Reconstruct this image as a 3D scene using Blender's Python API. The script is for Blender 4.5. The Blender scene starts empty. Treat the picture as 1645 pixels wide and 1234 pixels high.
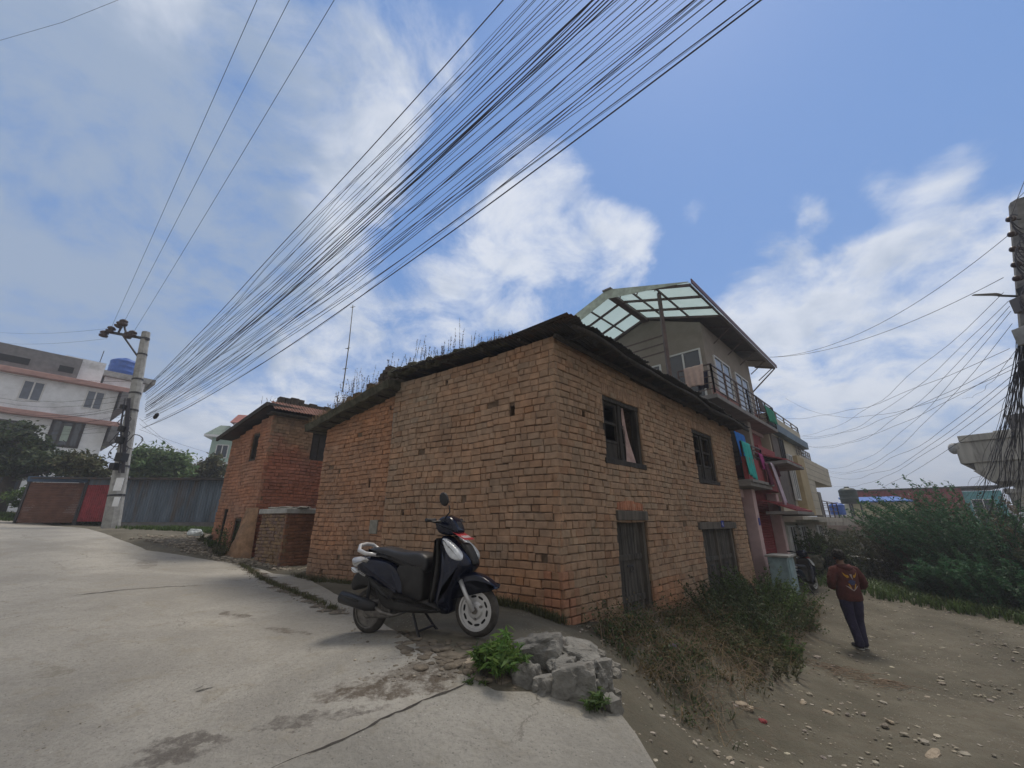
import bpy, bmesh, math, random
import numpy as np
from mathutils import Vector, Matrix, noise
from mathutils.geometry import delaunay_2d_cdt
from mathutils.bvhtree import BVHTree
random.seed(7); rng = np.random.default_rng(7)
R = math.radians
S = bpy.context.scene
COL = S.collection

# ------------------------------------------------------------------ camera
F_PX, CX, CY = 650.0, 822.5, 617.0
PITCH = math.atan(221 / 650)
cam_d = bpy.data.cameras.new('camera'); cam = bpy.data.objects.new('camera', cam_d); COL.objects.link(cam)
cam_d.sensor_fit = 'HORIZONTAL'; cam_d.sensor_width = 36; cam_d.lens = 36 * F_PX / 1645
cam_d.clip_start = 0.05; cam_d.clip_end = 3000
cam.location = (0, 0, 0); cam.rotation_euler = (math.pi / 2 + PITCH, 0, 0)
S.camera = cam
# ------------------------------------------------------------------ light
SUN_EL, SUN_AZ = R(66), R(38)          # azimuth measured from +Y towards +X
sun_d = bpy.data.lights.new('sun', 'SUN'); sun_d.energy = 2.4; sun_d.angle = R(15); sun_d.color = (1, .91, .78)
sun = bpy.data.objects.new('sun', sun_d); COL.objects.link(sun)
sv = Vector((math.sin(SUN_AZ) * math.cos(SUN_EL), math.cos(SUN_AZ) * math.cos(SUN_EL), math.sin(SUN_EL)))
sun.rotation_euler = sv.to_track_quat('Z', 'Y').to_euler(); sun.location = (0, 0, 30)
S.view_settings.view_transform = 'Standard'; S.view_settings.look = 'None'
S.view_settings.exposure = 0.08; S.view_settings.gamma = 1.0


def ray(u, v):
    c, s = math.cos(PITCH), math.sin(PITCH); b = (CY - v) / F_PX
    return Vector(((u - CX) / F_PX, c - b * s, s + b * c))


def P(u, v, Y):
    r = ray(u, v); return r * (Y / r.y)


# ------------------------------------------------------------------ sky
W = bpy.data.worlds.new('World'); S.world = W; W.use_nodes = True
nt = W.node_tree; N = nt.nodes; LK = nt.links; N.clear()


def nd(tree, kind, **kw):
    n = tree.nodes.new(kind)
    for k, v in kw.items():
        if k.startswith('i_'):
            n.inputs[k[2:].replace('_', ' ')].default_value = v
        elif k.startswith('n_'):
            n.inputs[int(k[2:])].default_value = v
        else: setattr(n, k, v)
    return n


def math_n(tree, op, a, b=None, c=None, clamp=False):
    m = tree.nodes.new('ShaderNodeMath'); m.operation = op; m.use_clamp = clamp
    for i, q in enumerate((a, b, c)):
        if q is None: continue
        if isinstance(q, (int, float)): m.inputs[i].default_value = q
        else: tree.links.new(q, m.inputs[i])
    return m.outputs[0]


def mix_n(tree, fac, a, b):
    m = tree.nodes.new('ShaderNodeMix'); m.data_type = 'RGBA'
    for k, q in ((0, fac), (6, a), (7, b)):
        if isinstance(q, (int, float)): m.inputs[k].default_value = q
        elif isinstance(q, tuple): m.inputs[k].default_value = (*q, 1)
        else: tree.links.new(q, m.inputs[k])
    return m.outputs[2]


def maprange(tree, val, a, b, c=0.0, d=1.0, smooth=True):
    m = tree.nodes.new('ShaderNodeMapRange'); m.interpolation_type = 'SMOOTHSTEP' if smooth else 'LINEAR'
    tree.links.new(val, m.inputs[0])
    for i, q in enumerate((a, b, c, d)): m.inputs[i + 1].default_value = q
    return m.outputs[0]


def build_sky():
    tc = nd(nt, 'ShaderNodeTexCoord')
    sky = nd(nt, 'ShaderNodeTexSky', sky_type='NISHITA', sun_disc=False, sun_elevation=SUN_EL, sun_rotation=SUN_AZ,
             altitude=1300, air_density=1.25, dust_density=1.2, ozone_density=2.2)
    sep = nd(nt, 'ShaderNodeSeparateXYZ'); LK.new(tc.outputs['Generated'], sep.inputs[0])
    zz = math_n(nt, 'ADD', math_n(nt, 'MAXIMUM', sep.outputs[2], 0.0), 0.32)
    comb = nd(nt, 'ShaderNodeCombineXYZ')
    LK.new(math_n(nt, 'DIVIDE', sep.outputs[0], zz), comb.inputs[0]); LK.new(math_n(nt, 'DIVIDE', sep.outputs[1], zz), comb.inputs[1])
    n1 = nd(nt, 'ShaderNodeTexNoise', i_Scale=4.2, i_Detail=12.0, i_Roughness=.64, i_Distortion=.30)
    LK.new(comb.outputs[0], n1.inputs['Vector'])
    n2 = nd(nt, 'ShaderNodeTexNoise', i_Scale=1.5, i_Detail=5.0, i_Roughness=.5, i_Distortion=.2)
    LK.new(comb.outputs[0], n2.inputs['Vector'])
    blobs = [  # where the cloud banks stand (u, v, angular radius deg, weight)
        (640, 90, 9, .24), (560, 210, 10, .26), (540, 290, 8, .22), (870, 330, 10, .26), (985, 395, 7, .32), (800, 450, 12, .28),
        (640, 520, 9, .22), (390, 370, 8, .22), (1130, 335, 3.2, .26), (1255, 345, 5.2, .38), (1340, 290, 5, .30), (1470, 262, 5.2, .34),
        (1395, 75, 2.6, .2), (1350, 40, 2, .18), (1210, 470, 7, .2), (1480, 500, 17, .25), (1600, 400, 13, .25), (1400, 640, 20, .25), (1300, 560, 9, .2),
        (100, 100, 26, .28), (60, 330, 24, .30), (300, 200, 20, .22), (200, 480, 22, .26), (400, 560, 18, .20), (60, 620, 20, .3),
        (1250, 180, 17, -.30), (1400, 190, 14, -.22), (1560, 120, 14, -.2), (1080, 150, 12, -.16), (1100, 440, 5, -.1), (720, 250, 4, -.1)]

    def dotm(u, v, rad, w):
        d = ray(u, v).normalized()
        dn = nd(nt, 'ShaderNodeVectorMath', operation='DOT_PRODUCT'); LK.new(tc.outputs['Generated'], dn.inputs[0]); dn.inputs[1].default_value = d
        return maprange(nt, dn.outputs['Value'], math.cos(R(rad * 1.15)), math.cos(R(rad * .1)), 0, w)
    acc = None
    for b in blobs:
        o = dotm(*b); acc = o if acc is None else math_n(nt, 'ADD', acc, o)
    acc = math_n(nt, 'MINIMUM', acc, .33)
    dens = math_n(nt, 'ADD', n1.outputs['Fac'], acc)
    mask = math_n(nt, 'MULTIPLY', maprange(nt, dens, .58, .92), .84)
    # light and grey parts of the cloud
    n3 = nd(nt, 'ShaderNodeTexNoise', i_Scale=4.6, i_Detail=10.0, i_Roughness=.58, i_Distortion=.25)
    LK.new(comb.outputs[0], n3.inputs['Vector'])
    grey = math_n(nt, 'ADD', dotm(130, 120, 30, .34), math_n(nt, 'ADD', dotm(60, 350, 22, .40), dotm(250, 430, 14, .26)))
    lit = maprange(nt, math_n(nt, 'SUBTRACT', math_n(nt, 'ADD', n3.outputs['Fac'], math_n(nt, 'MULTIPLY', n2.outputs['Fac'], .7)), grey), .40, .92)
    cloud = mix_n(nt, lit, (.34, .42, .545), (.79, .82, .875))
    hz = maprange(nt, sep.outputs[2], -.02, .30, .75, 0)
    base = nd(nt, 'ShaderNodeVectorMath', operation='SCALE'); LK.new(sky.outputs[0], base.inputs[0]); base.inputs['Scale'].default_value = .115
    tint = mix_n(nt, .62, base.outputs[0], (.125, .285, .65))
    c1 = mix_n(nt, mask, tint, cloud)
    hcol = mix_n(nt, n2.outputs['Fac'], (.40, .48, .63), (.56, .62, .72))
    c2 = mix_n(nt, hz, c1, hcol)
    # unseen warm cloud cover added behind the camera and overhead to warm the shade
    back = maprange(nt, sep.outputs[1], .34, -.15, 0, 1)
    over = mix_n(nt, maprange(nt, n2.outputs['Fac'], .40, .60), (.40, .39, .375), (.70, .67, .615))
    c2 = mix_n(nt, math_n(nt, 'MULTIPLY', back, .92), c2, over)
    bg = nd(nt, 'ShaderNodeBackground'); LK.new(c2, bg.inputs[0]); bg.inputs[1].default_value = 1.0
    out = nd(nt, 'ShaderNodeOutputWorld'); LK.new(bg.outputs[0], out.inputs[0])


build_sky()

# ------------------------------------------------------------------ helpers
WM = {}        # world matrix of each parent, kept by name


def tag(o, label=None, cat=None, group=None, kind=None):
    if label: o['label'] = label
    if cat: o['category'] = cat
    if group: o['group'] = group
    if kind: o['kind'] = kind
    return o


def thing(name, label, cat, loc=(0, 0, 0), rz=0, group=None, mat4=None):
    o = bpy.data.objects.new(name, None); COL.objects.link(o); o.empty_display_size = .2
    if mat4 is None: mat4 = Matrix.Translation(Vector(loc)) @ Matrix.Rotation(rz, 4, 'Z')
    o.matrix_world = mat4; WM[o.name] = mat4.copy()
    return tag(o, label, cat, group)


class MB:
    def __init__(s): s.v = []; s.f = []; s.c = []

    def add(s, vs, fs, col=(1, 1, 1)):
        b = len(s.v); s.v.extend([tuple(p) for p in vs]); s.f.extend([tuple(i + b for i in f) for f in fs]); s.c.extend([col] * len(vs)); return s

    def hexa(s, p, col=(1, 1, 1)):
        return s.add(p, [(0, 1, 2, 3), (7, 6, 5, 4), (0, 4, 5, 1), (1, 5, 6, 2), (2, 6, 7, 3), (3, 7, 4, 0)], col)

    def box(s, x0, x1, y0, y1, z0, z1, col=(1, 1, 1)):
        return s.hexa([(x0, y0, z0), (x1, y0, z0), (x1, y1, z0), (x0, y1, z0), (x0, y0, z1), (x1, y0, z1), (x1, y1, z1), (x0, y1, z1)], col)

    def fbox(s, fr, s0, s1, o0, o1, z0, z1, col=(1, 1, 1)):
        return s.hexa([fr(s0, o0, z0), fr(s1, o0, z0), fr(s1, o1, z0), fr(s0, o1, z0), fr(s0, o0, z1), fr(s1, o0, z1), fr(s1, o1, z1), fr(s0, o1, z1)], col)

    def bar(s, a, b, w, h=None, up=(0, 0, 1), col=(1, 1, 1)):
        a = Vector(a); b = Vector(b); h = h or w; d = (b - a).normalized(); u = Vector(up)
        if abs(d.dot(u)) > .98: u = Vector((1, 0, 0))
        x = d.cross(u).normalized() * w / 2; y = x.cross(d).normalized() * h / 2
        return s.hexa([a - x - y, a + x - y, a + x + y, a - x + y, b - x - y, b + x - y, b + x + y, b - x + y], col)

    def tube(s, pts, r, n=6, col=(1, 1, 1), flat=1.0):
        pts = [Vector(p) for p in pts]; k = len(pts); rs = r if hasattr(r, '__len__') else [r] * k
        vs = []; up = Vector((0, 0, 1))
        if abs((pts[-1] - pts[0]).normalized().dot(up)) > .9: up = Vector((1, 0, 0))
        for i, p in enumerate(pts):
            t = (pts[min(i + 1, k - 1)] - pts[max(i - 1, 0)])
            t = t.normalized() if t.length > 1e-9 else Vector((0, 0, 1))
            x = t.cross(up)
            if x.length < 1e-4: x = t.cross(Vector((.3, 1, .1)))
            x.normalize(); y = x.cross(t)
            for j in range(n):
                a = 2 * math.pi * j / n; vs.append(p + x * (math.cos(a) * rs[i]) + y * (math.sin(a) * rs[i] * flat))
        fs = [(i * n + j, i * n + (j + 1) % n, (i + 1) * n + (j + 1) % n, (i + 1) * n + j) for i in range(k - 1) for j in range(n)]
        fs += [tuple(range(n)), tuple((k - 1) * n + j for j in reversed(range(n)))]
        return s.add(vs, fs, col)

    def lathe(s, prof, M, n=24, col=(1, 1, 1), cap=True):     # prof [(r, z)] about local Z of M
        vs = [M @ Vector((r * math.cos(2 * math.pi * j / n), r * math.sin(2 * math.pi * j / n), z)) for r, z in prof for j in range(n)]
        k = len(prof)
        fs = [(i * n + j, i * n + (j + 1) % n, (i + 1) * n + (j + 1) % n, (i + 1) * n + j) for i in range(k - 1) for j in range(n)]
        if cap: fs += [tuple(range(n)), tuple((k - 1) * n + j for j in reversed(range(n)))]
        return s.add(vs, fs, col)

    def rock(s, c, r, seed=0, flat=.7, col=(1, 1, 1), rz=0, sub=2):
        bm = bmesh.new(); bmesh.ops.create_icosphere(bm, subdivisions=sub, radius=1)
        TL = Matrix.Rotation(.18 * math.sin(seed * 7.1), 3, 'X') @ Matrix.Rotation(.18 * math.cos(seed * 3.3), 3, 'Y') if sub > 2 else Matrix.Identity(3); cr, sr = math.cos(rz), math.sin(rz); off = Vector((seed * 3.7, seed * 1.3, seed * 2.1)); vs = []
        for v in bm.verts:
            p = v.co; q = p * (1 + .46 * noise.noise(p * 1.1 + off) + .22 * noise.noise(p * 2.6 + off) + (.10 * noise.noise(p * 6 + off) + .05 * noise.noise(p * 13 + off) if sub > 2 else 0))
            q = Vector((max(-.9, min(.88, q.x)), max(-.9, min(.9, q.y)), max(-.8, min(.80 + .1 * q.x, q.z))))
            x, y, z = TL @ Vector((q.x * r[0], q.y * r[1], q.z * r[2] * flat))
            vs.append((c[0] + x * cr - y * sr, c[1] + x * sr + y * cr, c[2] + z))
        fs = [[v.index for v in f.verts] for f in bm.faces]; bm.free()
        return s.add(vs, fs, col)

    def build(s, name, m, parent=None, smooth=False, bev=0, recalc=True, origin=None, kind=None, label=None):
        me = bpy.data.meshes.new(name); me.from_pydata(s.v, [], s.f)
        if any(c != (1, 1, 1) for c in s.c[:200000:7]) or len(set(s.c[:50])) > 1:
            a = me.color_attributes.new('Col', 'FLOAT_COLOR', 'POINT')
            a.data.foreach_set('color', np.array([(c[0], c[1], c[2], 1) for c in s.c], dtype=np.float32).ravel())
        if recalc and len(s.f) < 60000:
            bm = bmesh.new(); bm.from_mesh(me); bmesh.ops.recalc_face_normals(bm, faces=bm.faces); bm.to_mesh(me); bm.free()
        me.materials.append(m)
        o = bpy.data.objects.new(name, me); COL.objects.link(o)
        if parent is not None:
            M = WM[parent.name]; me.transform(M.inverted()); o.parent = parent; WM[o.name] = M
        else:
            if origin is None:
                A = np.array(s.v); origin = ((A[:, 0].min() + A[:, 0].max()) / 2, (A[:, 1].min() + A[:, 1].max()) / 2, A[:, 2].min())
            me.transform(Matrix.Translation(-Vector(origin))); o.location = origin; WM[o.name] = Matrix.Translation(Vector(origin))
        if smooth:
            me.polygons.foreach_set('use_smooth', [True] * len(me.polygons))
        if bev:
            b = o.modifiers.new('bevel', 'BEVEL'); b.width = bev; b.segments = 2; b.limit_method = 'ANGLE'; b.harden_normals = False
        me.update()
        return tag(o, label, kind=kind)


def copy_tree(o, parent=None):
    c = o.copy(); COL.objects.link(c)
    if parent is not None: c.parent = parent
    for ch in [q for q in bpy.data.objects if q.parent == o]: copy_tree(ch, c)
    return c


class Fr:
    def __init__(s, O, d, n): s.O = O; s.d = d; s.n = n

    def __call__(s, t, o, z): return (s.O[0] + s.d[0] * t + s.n[0] * o, s.O[1] + s.d[1] * t + s.n[1] * o, z)


# ------------------------------------------------------------------ materials
MATS = {}


def mat(name, col, rough=.85, var=.25, scale=3.0, bump=.25, bscale=40, metal=0, attr=False, stain=None, sscale=1.2, streak=False, dist=.02, spec=.35, alpha=None, trans=0):
    m = bpy.data.materials.new(name); m.use_nodes = True; t = m.node_tree; b = t.nodes['Principled BSDF']
    tc = nd(t, 'ShaderNodeTexCoord'); v = tc.outputs['Object']
    if streak:
        mp = nd(t, 'ShaderNodeMapping'); mp.inputs['Scale'].default_value = (1, 1, .12); t.links.new(v, mp.inputs[0]); vs = mp.outputs[0]
    else: vs = v
    n = nd(t, 'ShaderNodeTexNoise', i_Scale=scale, i_Detail=8.0, i_Roughness=.62); t.links.new(vs, n.inputs['Vector'])
    f = maprange(t, n.outputs['Fac'], .28, .72)
    c = mix_n(t, f, tuple(x * (1 - var) for x in col), tuple(min(1, x * (1 + var)) for x in col))
    if stain:
        n2 = nd(t, 'ShaderNodeTexNoise', i_Scale=sscale, i_Detail=9.0, i_Roughness=.68, i_Distortion=.3); t.links.new(vs, n2.inputs['Vector'])
        c = mix_n(t, maprange(t, n2.outputs['Fac'], .48, .68, 0, .8), c, stain)
    if attr:
        at = nd(t, 'ShaderNodeAttribute', attribute_name='Col')
        mm = nd(t, 'ShaderNodeMix', data_type='RGBA', blend_type='MULTIPLY'); mm.inputs[0].default_value = 1
        t.links.new(c, mm.inputs[6]); t.links.new(at.outputs['Color'], mm.inputs[7]); c = mm.outputs[2]
    t.links.new(c, b.inputs['Base Color'])
    b.inputs['Roughness'].default_value = rough; b.inputs['Metallic'].default_value = metal
    b.inputs['Specular IOR Level'].default_value = spec
    if trans: b.inputs['Transmission Weight'].default_value = trans
    if bump:
        n3 = nd(t, 'ShaderNodeTexNoise', i_Scale=bscale, i_Detail=6.0, i_Roughness=.6); t.links.new(v, n3.inputs['Vector'])
        bp = nd(t, 'ShaderNodeBump', i_Strength=bump, i_Distance=dist); t.links.new(n3.outputs['Fac'], bp.inputs['Height'])
        t.links.new(bp.outputs[0], b.inputs['Normal'])
    MATS[name] = m; return m


def leafmat(name, col, rough=.55, tl=.35):
    m = bpy.data.materials.new(name); m.use_nodes = True; t = m.node_tree; b = t.nodes['Principled BSDF']
    at = nd(t, 'ShaderNodeAttribute', attribute_name='Col')
    mm = nd(t, 'ShaderNodeMix', data_type='RGBA', blend_type='MULTIPLY'); mm.inputs[0].default_value = 1
    mm.inputs[6].default_value = (*col, 1); t.links.new(at.outputs['Color'], mm.inputs[7])
    t.links.new(mm.outputs[2], b.inputs['Base Color']); b.inputs['Roughness'].default_value = rough; b.inputs['Specular IOR Level'].default_value = .25
    tr = nd(t, 'ShaderNodeBsdfTranslucent'); t.links.new(mm.outputs[2], tr.inputs[0])
    ms = nd(t, 'ShaderNodeMixShader'); ms.inputs[0].default_value = tl
    t.links.new(b.outputs[0], ms.inputs[1]); t.links.new(tr.outputs[0], ms.inputs[2]); t.links.new(ms.outputs[0], t.nodes['Material Output'].inputs[0])
    return m


M_brick = mat('brick_clay', (.325, .220, .150), .95, .22, 7, .9, 60, attr=True, dist=.014)
M_mortar = mat('mud_mortar', (.15, .105, .072), 1, .3, 12, .8, 50)
M_wood = mat('old_wood', (.040, .035, .031), .85, .45, 14, .5, 60, streak=True)
M_wood2 = mat('weathered_wood', (.10, .088, .075), .9, .4, 10, .5, 50, streak=True)
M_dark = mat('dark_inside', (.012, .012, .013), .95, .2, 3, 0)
M_sheet = mat('dark_roof_sheet', (.05, .05, .052), .6, .35, 4, .2, 30, metal=.3, stain=(.10, .05, .03))
M_rust = mat('rusty_roof_sheet', (.16, .075, .055), .75, .35, 5, .2, 30, stain=(.12, .06, .045), sscale=3)
M_moss = mat('mossy_earth', (.075, .072, .05), 1, .45, 7, .9, 30, dist=.05)
M_conc = mat('pole_concrete', (.33, .33, .32), .9, .2, 6, .3, 60, stain=(.18, .18, .17), sscale=2)
M_plasterw = mat('white_plaster', (.76, .78, .81), .9, .08, 2, .1, 40, stain=(.45, .46, .46), sscale=.5)
M_pinkband = mat('pink_band', (.42, .25, .22), .9, .15, 2, .1, 40)
M_greywall = mat('grey_wall', (.17, .165, .17), .9, .2, 3, .3, 20)
M_shedgrey = mat('grey_sheet', (.14, .18, .23), .6, .35, 5, .3, 6, metal=.2, streak=True, stain=(.13, .10, .085), sscale=2.5)
M_shedred = mat('red_sheet', (.26, .035, .045), .6, .3, 4, .15, 20)
M_shutter = mat('brown_shutter', (.15, .075, .055), .7, .2, 4, .1, 30)
M_glass = mat('window_glass', (.03, .04, .055), .12, .2, 2, 0, spec=.7)
M_frame = mat('white_frame', (.62, .62, .62), .5, .08, 4, 0)
M_darkframe = mat('dark_frame', (.035, .03, .03), .6, .3, 6, .1, 30)
M_blue = mat('blue_tank', (.03, .10, .38), .5, .15, 4, .05, 20)
M_black = mat('black_plastic', (.016, .016, .018), .5, .25, 8, .05, 60)
M_beigetop = mat('taupe_plaster', (.26, .225, .195), .9, .1, 2, .15, 40, stain=(.20, .175, .15), sscale=.8)
M_slab = mat('slab_concrete', (.22, .21, .205), .9, .2, 3, .25, 30)
M_redbrick = mat('dark_red_paint', (.25, .05, .055), .8, .2, 6, .3, 30)
M_pink = mat('pink_pillar', (.50, .36, .36), .85, .12, 3, .15, 30)
M_steel = mat('brown_steel', (.09, .06, .055), .5, .3, 8, .1, 40)
M_wire = mat('cable_rubber', (.045, .043, .055), .6, .2, 3, 0)
M_iron = mat('dark_iron', (.045, .045, .05), .6, .3, 8, .1, 40)
M_beige = mat('beige_stone_cladding', (.50, .45, .36), .85, .1, 2, .15, 20)
M_ochre = mat('ochre_paint', (.42, .33, .20), .85, .1, 3, .15, 20)
M_bluefascia = mat('blue_grey_fascia', (.12, .17, .22), .6, .2, 3, .05, 20)
M_stone = mat('grey_stone', (.20, .195, .18), .95, .35, 5, .9, 22, stain=(.14, .12, .10), sscale=4, dist=.03)
M_stonetan = mat('tan_stone', (.36, .30, .23), .95, .3, 6, .8, 25, dist=.03)
M_bark = mat('bark', (.06, .05, .04), .95, .3, 8, .6, 40)
M_straw = leafmat('dry_grass', (.19, .145, .095), .9, .15)
L_green = leafmat('leaf_green', (.070, .115, .036))
L_pale = leafmat('leaf_pale', (.12, .19, .085))
L_bright = leafmat('leaf_bright', (.11, .20, .05))
L_dark = leafmat('leaf_dark', (.055, .080, .038))
L_blue = leafmat('leaf_blue_green', (.045, .125, .058))
L_olive = leafmat('leaf_olive', (.095, .102, .055))
L_brown = leafmat('leaf_withered', (.15, .13, .085))


def clear_sheet_mat():
    m = bpy.data.materials.new('clear_plastic_sheet'); m.use_nodes = True; t = m.node_tree; b = t.nodes['Principled BSDF']
    tc = nd(t, 'ShaderNodeTexCoord'); n = nd(t, 'ShaderNodeTexNoise', i_Scale=3.0, i_Detail=6.0); t.links.new(tc.outputs['Object'], n.inputs['Vector'])
    c = mix_n(t, n.outputs['Fac'], (.62, .72, .68), (.80, .86, .84)); t.links.new(c, b.inputs['Base Color']); b.inputs['Roughness'].default_value = .4
    tr = nd(t, 'ShaderNodeBsdfTranslucent'); t.links.new(c, tr.inputs[0])
    tp = nd(t, 'ShaderNodeBsdfTransparent'); tp.inputs[0].default_value = (.8, .88, .86, 1)
    a = nd(t, 'ShaderNodeMixShader'); a.inputs[0].default_value = .7; t.links.new(b.outputs[0], a.inputs[1]); t.links.new(tr.outputs[0], a.inputs[2])
    a2 = nd(t, 'ShaderNodeMixShader'); a2.inputs[0].default_value = .35; t.links.new(a.outputs[0], a2.inputs[1]); t.links.new(tp.outputs[0], a2.inputs[2])
    t.links.new(a2.outputs[0], t.nodes['Material Output'].inputs[0]); return m


M_clear = clear_sheet_mat()

# ------------------------------------------------------------------ terrain
hc_pts = [(0, 0, -1.42), (-2.85, 2.8, -1.25), (-14, 15, -.2), (-24, 20, .17), (-4.4, 9.4, -1.09), (-5.34, 10.1, -.98), (-6.85, 11.3, -.87), (-8.95, 12.85, -.50),
          (-.34, 4.35, -1.03), (-1.53, 4.85, -1.10), (-.4, 3.5, -1.15), (.7, 3.5, -1.30), (.86, 3.0, -1.37), (-10, 8, -.78), (-20, 8, -.1), (-10, 0, -.95), (0, -8, -1.7),
          (-30, 24, .4), (-18, 18, -.18), (.3, 5.5, -1.15), (-2.5, 7.6, -1.10), (-30, 0, .2), (-6, 5.5, -1.03), (2.5, 0, -1.5), (-12.5, 18, -.25)]
ht_pts = [(.95, 2.9, -1.62), (1.6, 1, -1.75), (1.2, 3.9, -1.55), (1.71, 4.9, -1.93), (2.7, 3.6, -2.0), (3.4, 6.2, -2.0), (4.25, 7.5, -2.02), (6.3, 8.4, -2.17), (4.6, 4.6, -2.1), (11.4, 10.3, -2.2),
          (13.3, 19.9, -2.3), (9.5, 15, -1.88), (7.6, 12.6, -1.78), (6.2, 11.3, -1.72), (.64, 5.5, -1.17), (1.7, 6.6, -1.36), (3.5, 8.45, -1.52), (6.4, 10.2, -1.98), (.9, 4.6, -1.27),
          (2.0, 5.8, -1.6), (3.2, 7.2, -1.72),
          (-14, 15, -.22), (-4.4, 9.4, -1.07), (-5.34, 10.1, -.98), (-6.85, 11.3, -.87), (-8.95, 12.85, -.50), (-.3, 4.6, -1.03), (-1.5, 5.6, -1.08), (0, 4.3, -1.045), (-.34, 4.35, -1.022), (-.5, 4.2, -1.03), (.3, 3.9, -1.15), (-2.5, 7.6, -1.08),
          (-18, 18, -.15), (-12.5, 18, -.3), (-24, 21, .17), (-30, 26, .4), (-20, 8, -.1), (-10, 0, -.95), (0, -8, -1.9), (6, -4, -2.0), (12, 3, -2.4), (18, 10, -3.2), (18, 20, -3.3), (25, 30, -4.5),
          (-10, 25, -.6), (3, 25, -1.5), (-33, 32, .6), (-30, 0, .2), (-3.0, 2.8, -1.25), (-6, 6, -1.0), (17.5, 16, -2.9), (0, 14, -1.2)]


class TPS:
    def __init__(s, pts, lam=.02):
        p = np.array(pts, float); s.x = p[:, :2]; n = len(p)
        K = s.k(np.linalg.norm(s.x[:, None] - s.x[None], axis=2)) + np.eye(n) * lam
        Q = np.hstack([np.ones((n, 1)), s.x]); A = np.block([[K, Q], [Q.T, np.zeros((3, 3))]])
        s.w = np.linalg.solve(A, np.concatenate([p[:, 2], np.zeros(3)]))

    @staticmethod
    def k(r): return np.where(r > 1e-9, r * r * np.log(r + 1e-12), 0)

    def __call__(s, X, Y):
        X = np.asarray(X, float); Y = np.asarray(Y, float); q = np.stack([X.ravel(), Y.ravel()], 1); out = np.empty(len(q))
        for i in range(0, len(q), 4000):
            c = q[i:i + 4000]; K = s.k(np.linalg.norm(c[:, None] - s.x[None], axis=2))
            out[i:i + 4000] = K @ s.w[:-3] + s.w[-3] + c @ s.w[-2:]
        return out.reshape(X.shape)


HC = TPS(hc_pts); HT = TPS(ht_pts)


def hcs(x, y): return float(HC(np.array([x]), np.array([y]))[0])


def G(u, v, h=hcs, t0=1.5, t1=60):
    r = ray(u, v); t = t0
    while t < t1:
        p = r * t
        if p.z < h(p.x, p.y): break
        t += .05 + t * .01
    a, b = t - (.05 + t * .011), t
    for _ in range(14):
        m = (a + b) / 2; p = r * m
        if p.z < h(p.x, p.y): b = m
        else: a = m
    return r * b


edge_px = [(1075, 1290), (1055, 1234), (1020, 1180), (1000, 1150), (965, 1118), (880, 1114), (800, 1110), (745, 1085), (715, 1058), (670, 1038), (640, 1018), (615, 1000), (560, 968), (492, 926),
           (440, 921), (410, 912), (380, 905), (300, 893), (235, 884), (190, 866), (150, 852), (60, 838)]
conc_poly = [tuple(G(u, v)[:2]) for u, v in edge_px]
conc_poly += [(-23.5, 19.6), (-33, 22), (-34, 0), (-20, -9), (0, -9), (1.6, -3), (1.15, 1.0)]


def densify(poly, step=.18, amp=.035):
    out = []
    for i in range(len(poly)):
        a = Vector(poly[i]); b = Vector(poly[(i + 1) % len(poly)]); n = max(1, int((b - a).length / step))
        if (b - a).length > 8: n = 12
        for k in range(n):
            p = a.lerp(b, k / n); d = (b - a).normalized(); q = noise.noise(Vector((p.x * 2.3, p.y * 2.3, 1))) + .6 * noise.noise(Vector((p.x * 7, p.y * 7, 4)))
            out.append((p.x - d.y * q * amp, p.y + d.x * q * amp))
    return out


conc_b = densify(conc_poly); CB = np.array(conc_b)


def inside(X, Y, B):
    X = np.asarray(X); Y = np.asarray(Y); c = np.zeros(X.shape, bool); n = len(B); j = n - 1
    for i in range(n):
        xi, yi = B[i]; xj, yj = B[j]
        cond = ((yi > Y) != (yj > Y)) & (X < (xj - xi) * (Y - yi) / (yj - yi + 1e-12) + xi); c ^= cond; j = i
    return c


def dist_poly(X, Y, B):
    q = np.stack([np.asarray(X).ravel(), np.asarray(Y).ravel()], 1); best = np.full(len(q), 1e9); B = np.asarray(B)
    for i in range(len(B)):
        a = B[i]; b = B[(i + 1) % len(B)]; ab = b - a; t = np.clip(((q - a) @ ab) / (ab @ ab + 1e-12), 0, 1)
        best = np.minimum(best, np.linalg.norm(q - (a + t[:, None] * ab), axis=1))
    return best.reshape(np.asarray(X).shape)


def ground_z(X, Y):
    X = np.asarray(X, float); Y = np.asarray(Y, float)
    rr = np.hypot(X, Y - 8); w = np.clip((rr - 32) / 26, 0, 1); w = w * w * (3 - 2 * w)
    xc = np.clip(X, -36, 36); yc = np.clip(Y, -14, 44)
    h = HT(xc, yc); far = np.where(X > 0, -4.5 - .02 * np.abs(X), np.maximum(-1, -4 - X * .13).clip(-4.5, 1.0))
    far = np.clip(far, -14, 1.0); h = h * (1 - w) + far * w
    ins = inside(X, Y, CB); ds = dist_poly(X, Y, CB); wb = np.where(ins, 1, np.clip(1 - ds / .28, 0, 1)); wb = wb * wb * (3 - 2 * wb)
    hc = HC(xc, yc)
    low = hc - .05 - .05 * np.where(ins, np.clip(ds / .3, 0, 1), 0)
    return h * (1 - wb) + np.where(ins, low, np.maximum(np.minimum(h, hc - .008), hc - .05)) * wb


def gz(x, y): return float(ground_z(np.array([x]), np.array([y]))[0])


def GG(u, v): return G(u, v, gz)


def spaced(lo, hi, c, n, k):
    u = np.linspace(-1, 1, n); s = np.sinh(k * u) / math.sinh(k)
    return np.where(s < 0, c + s * (c - lo), c + s * (hi - c))


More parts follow.
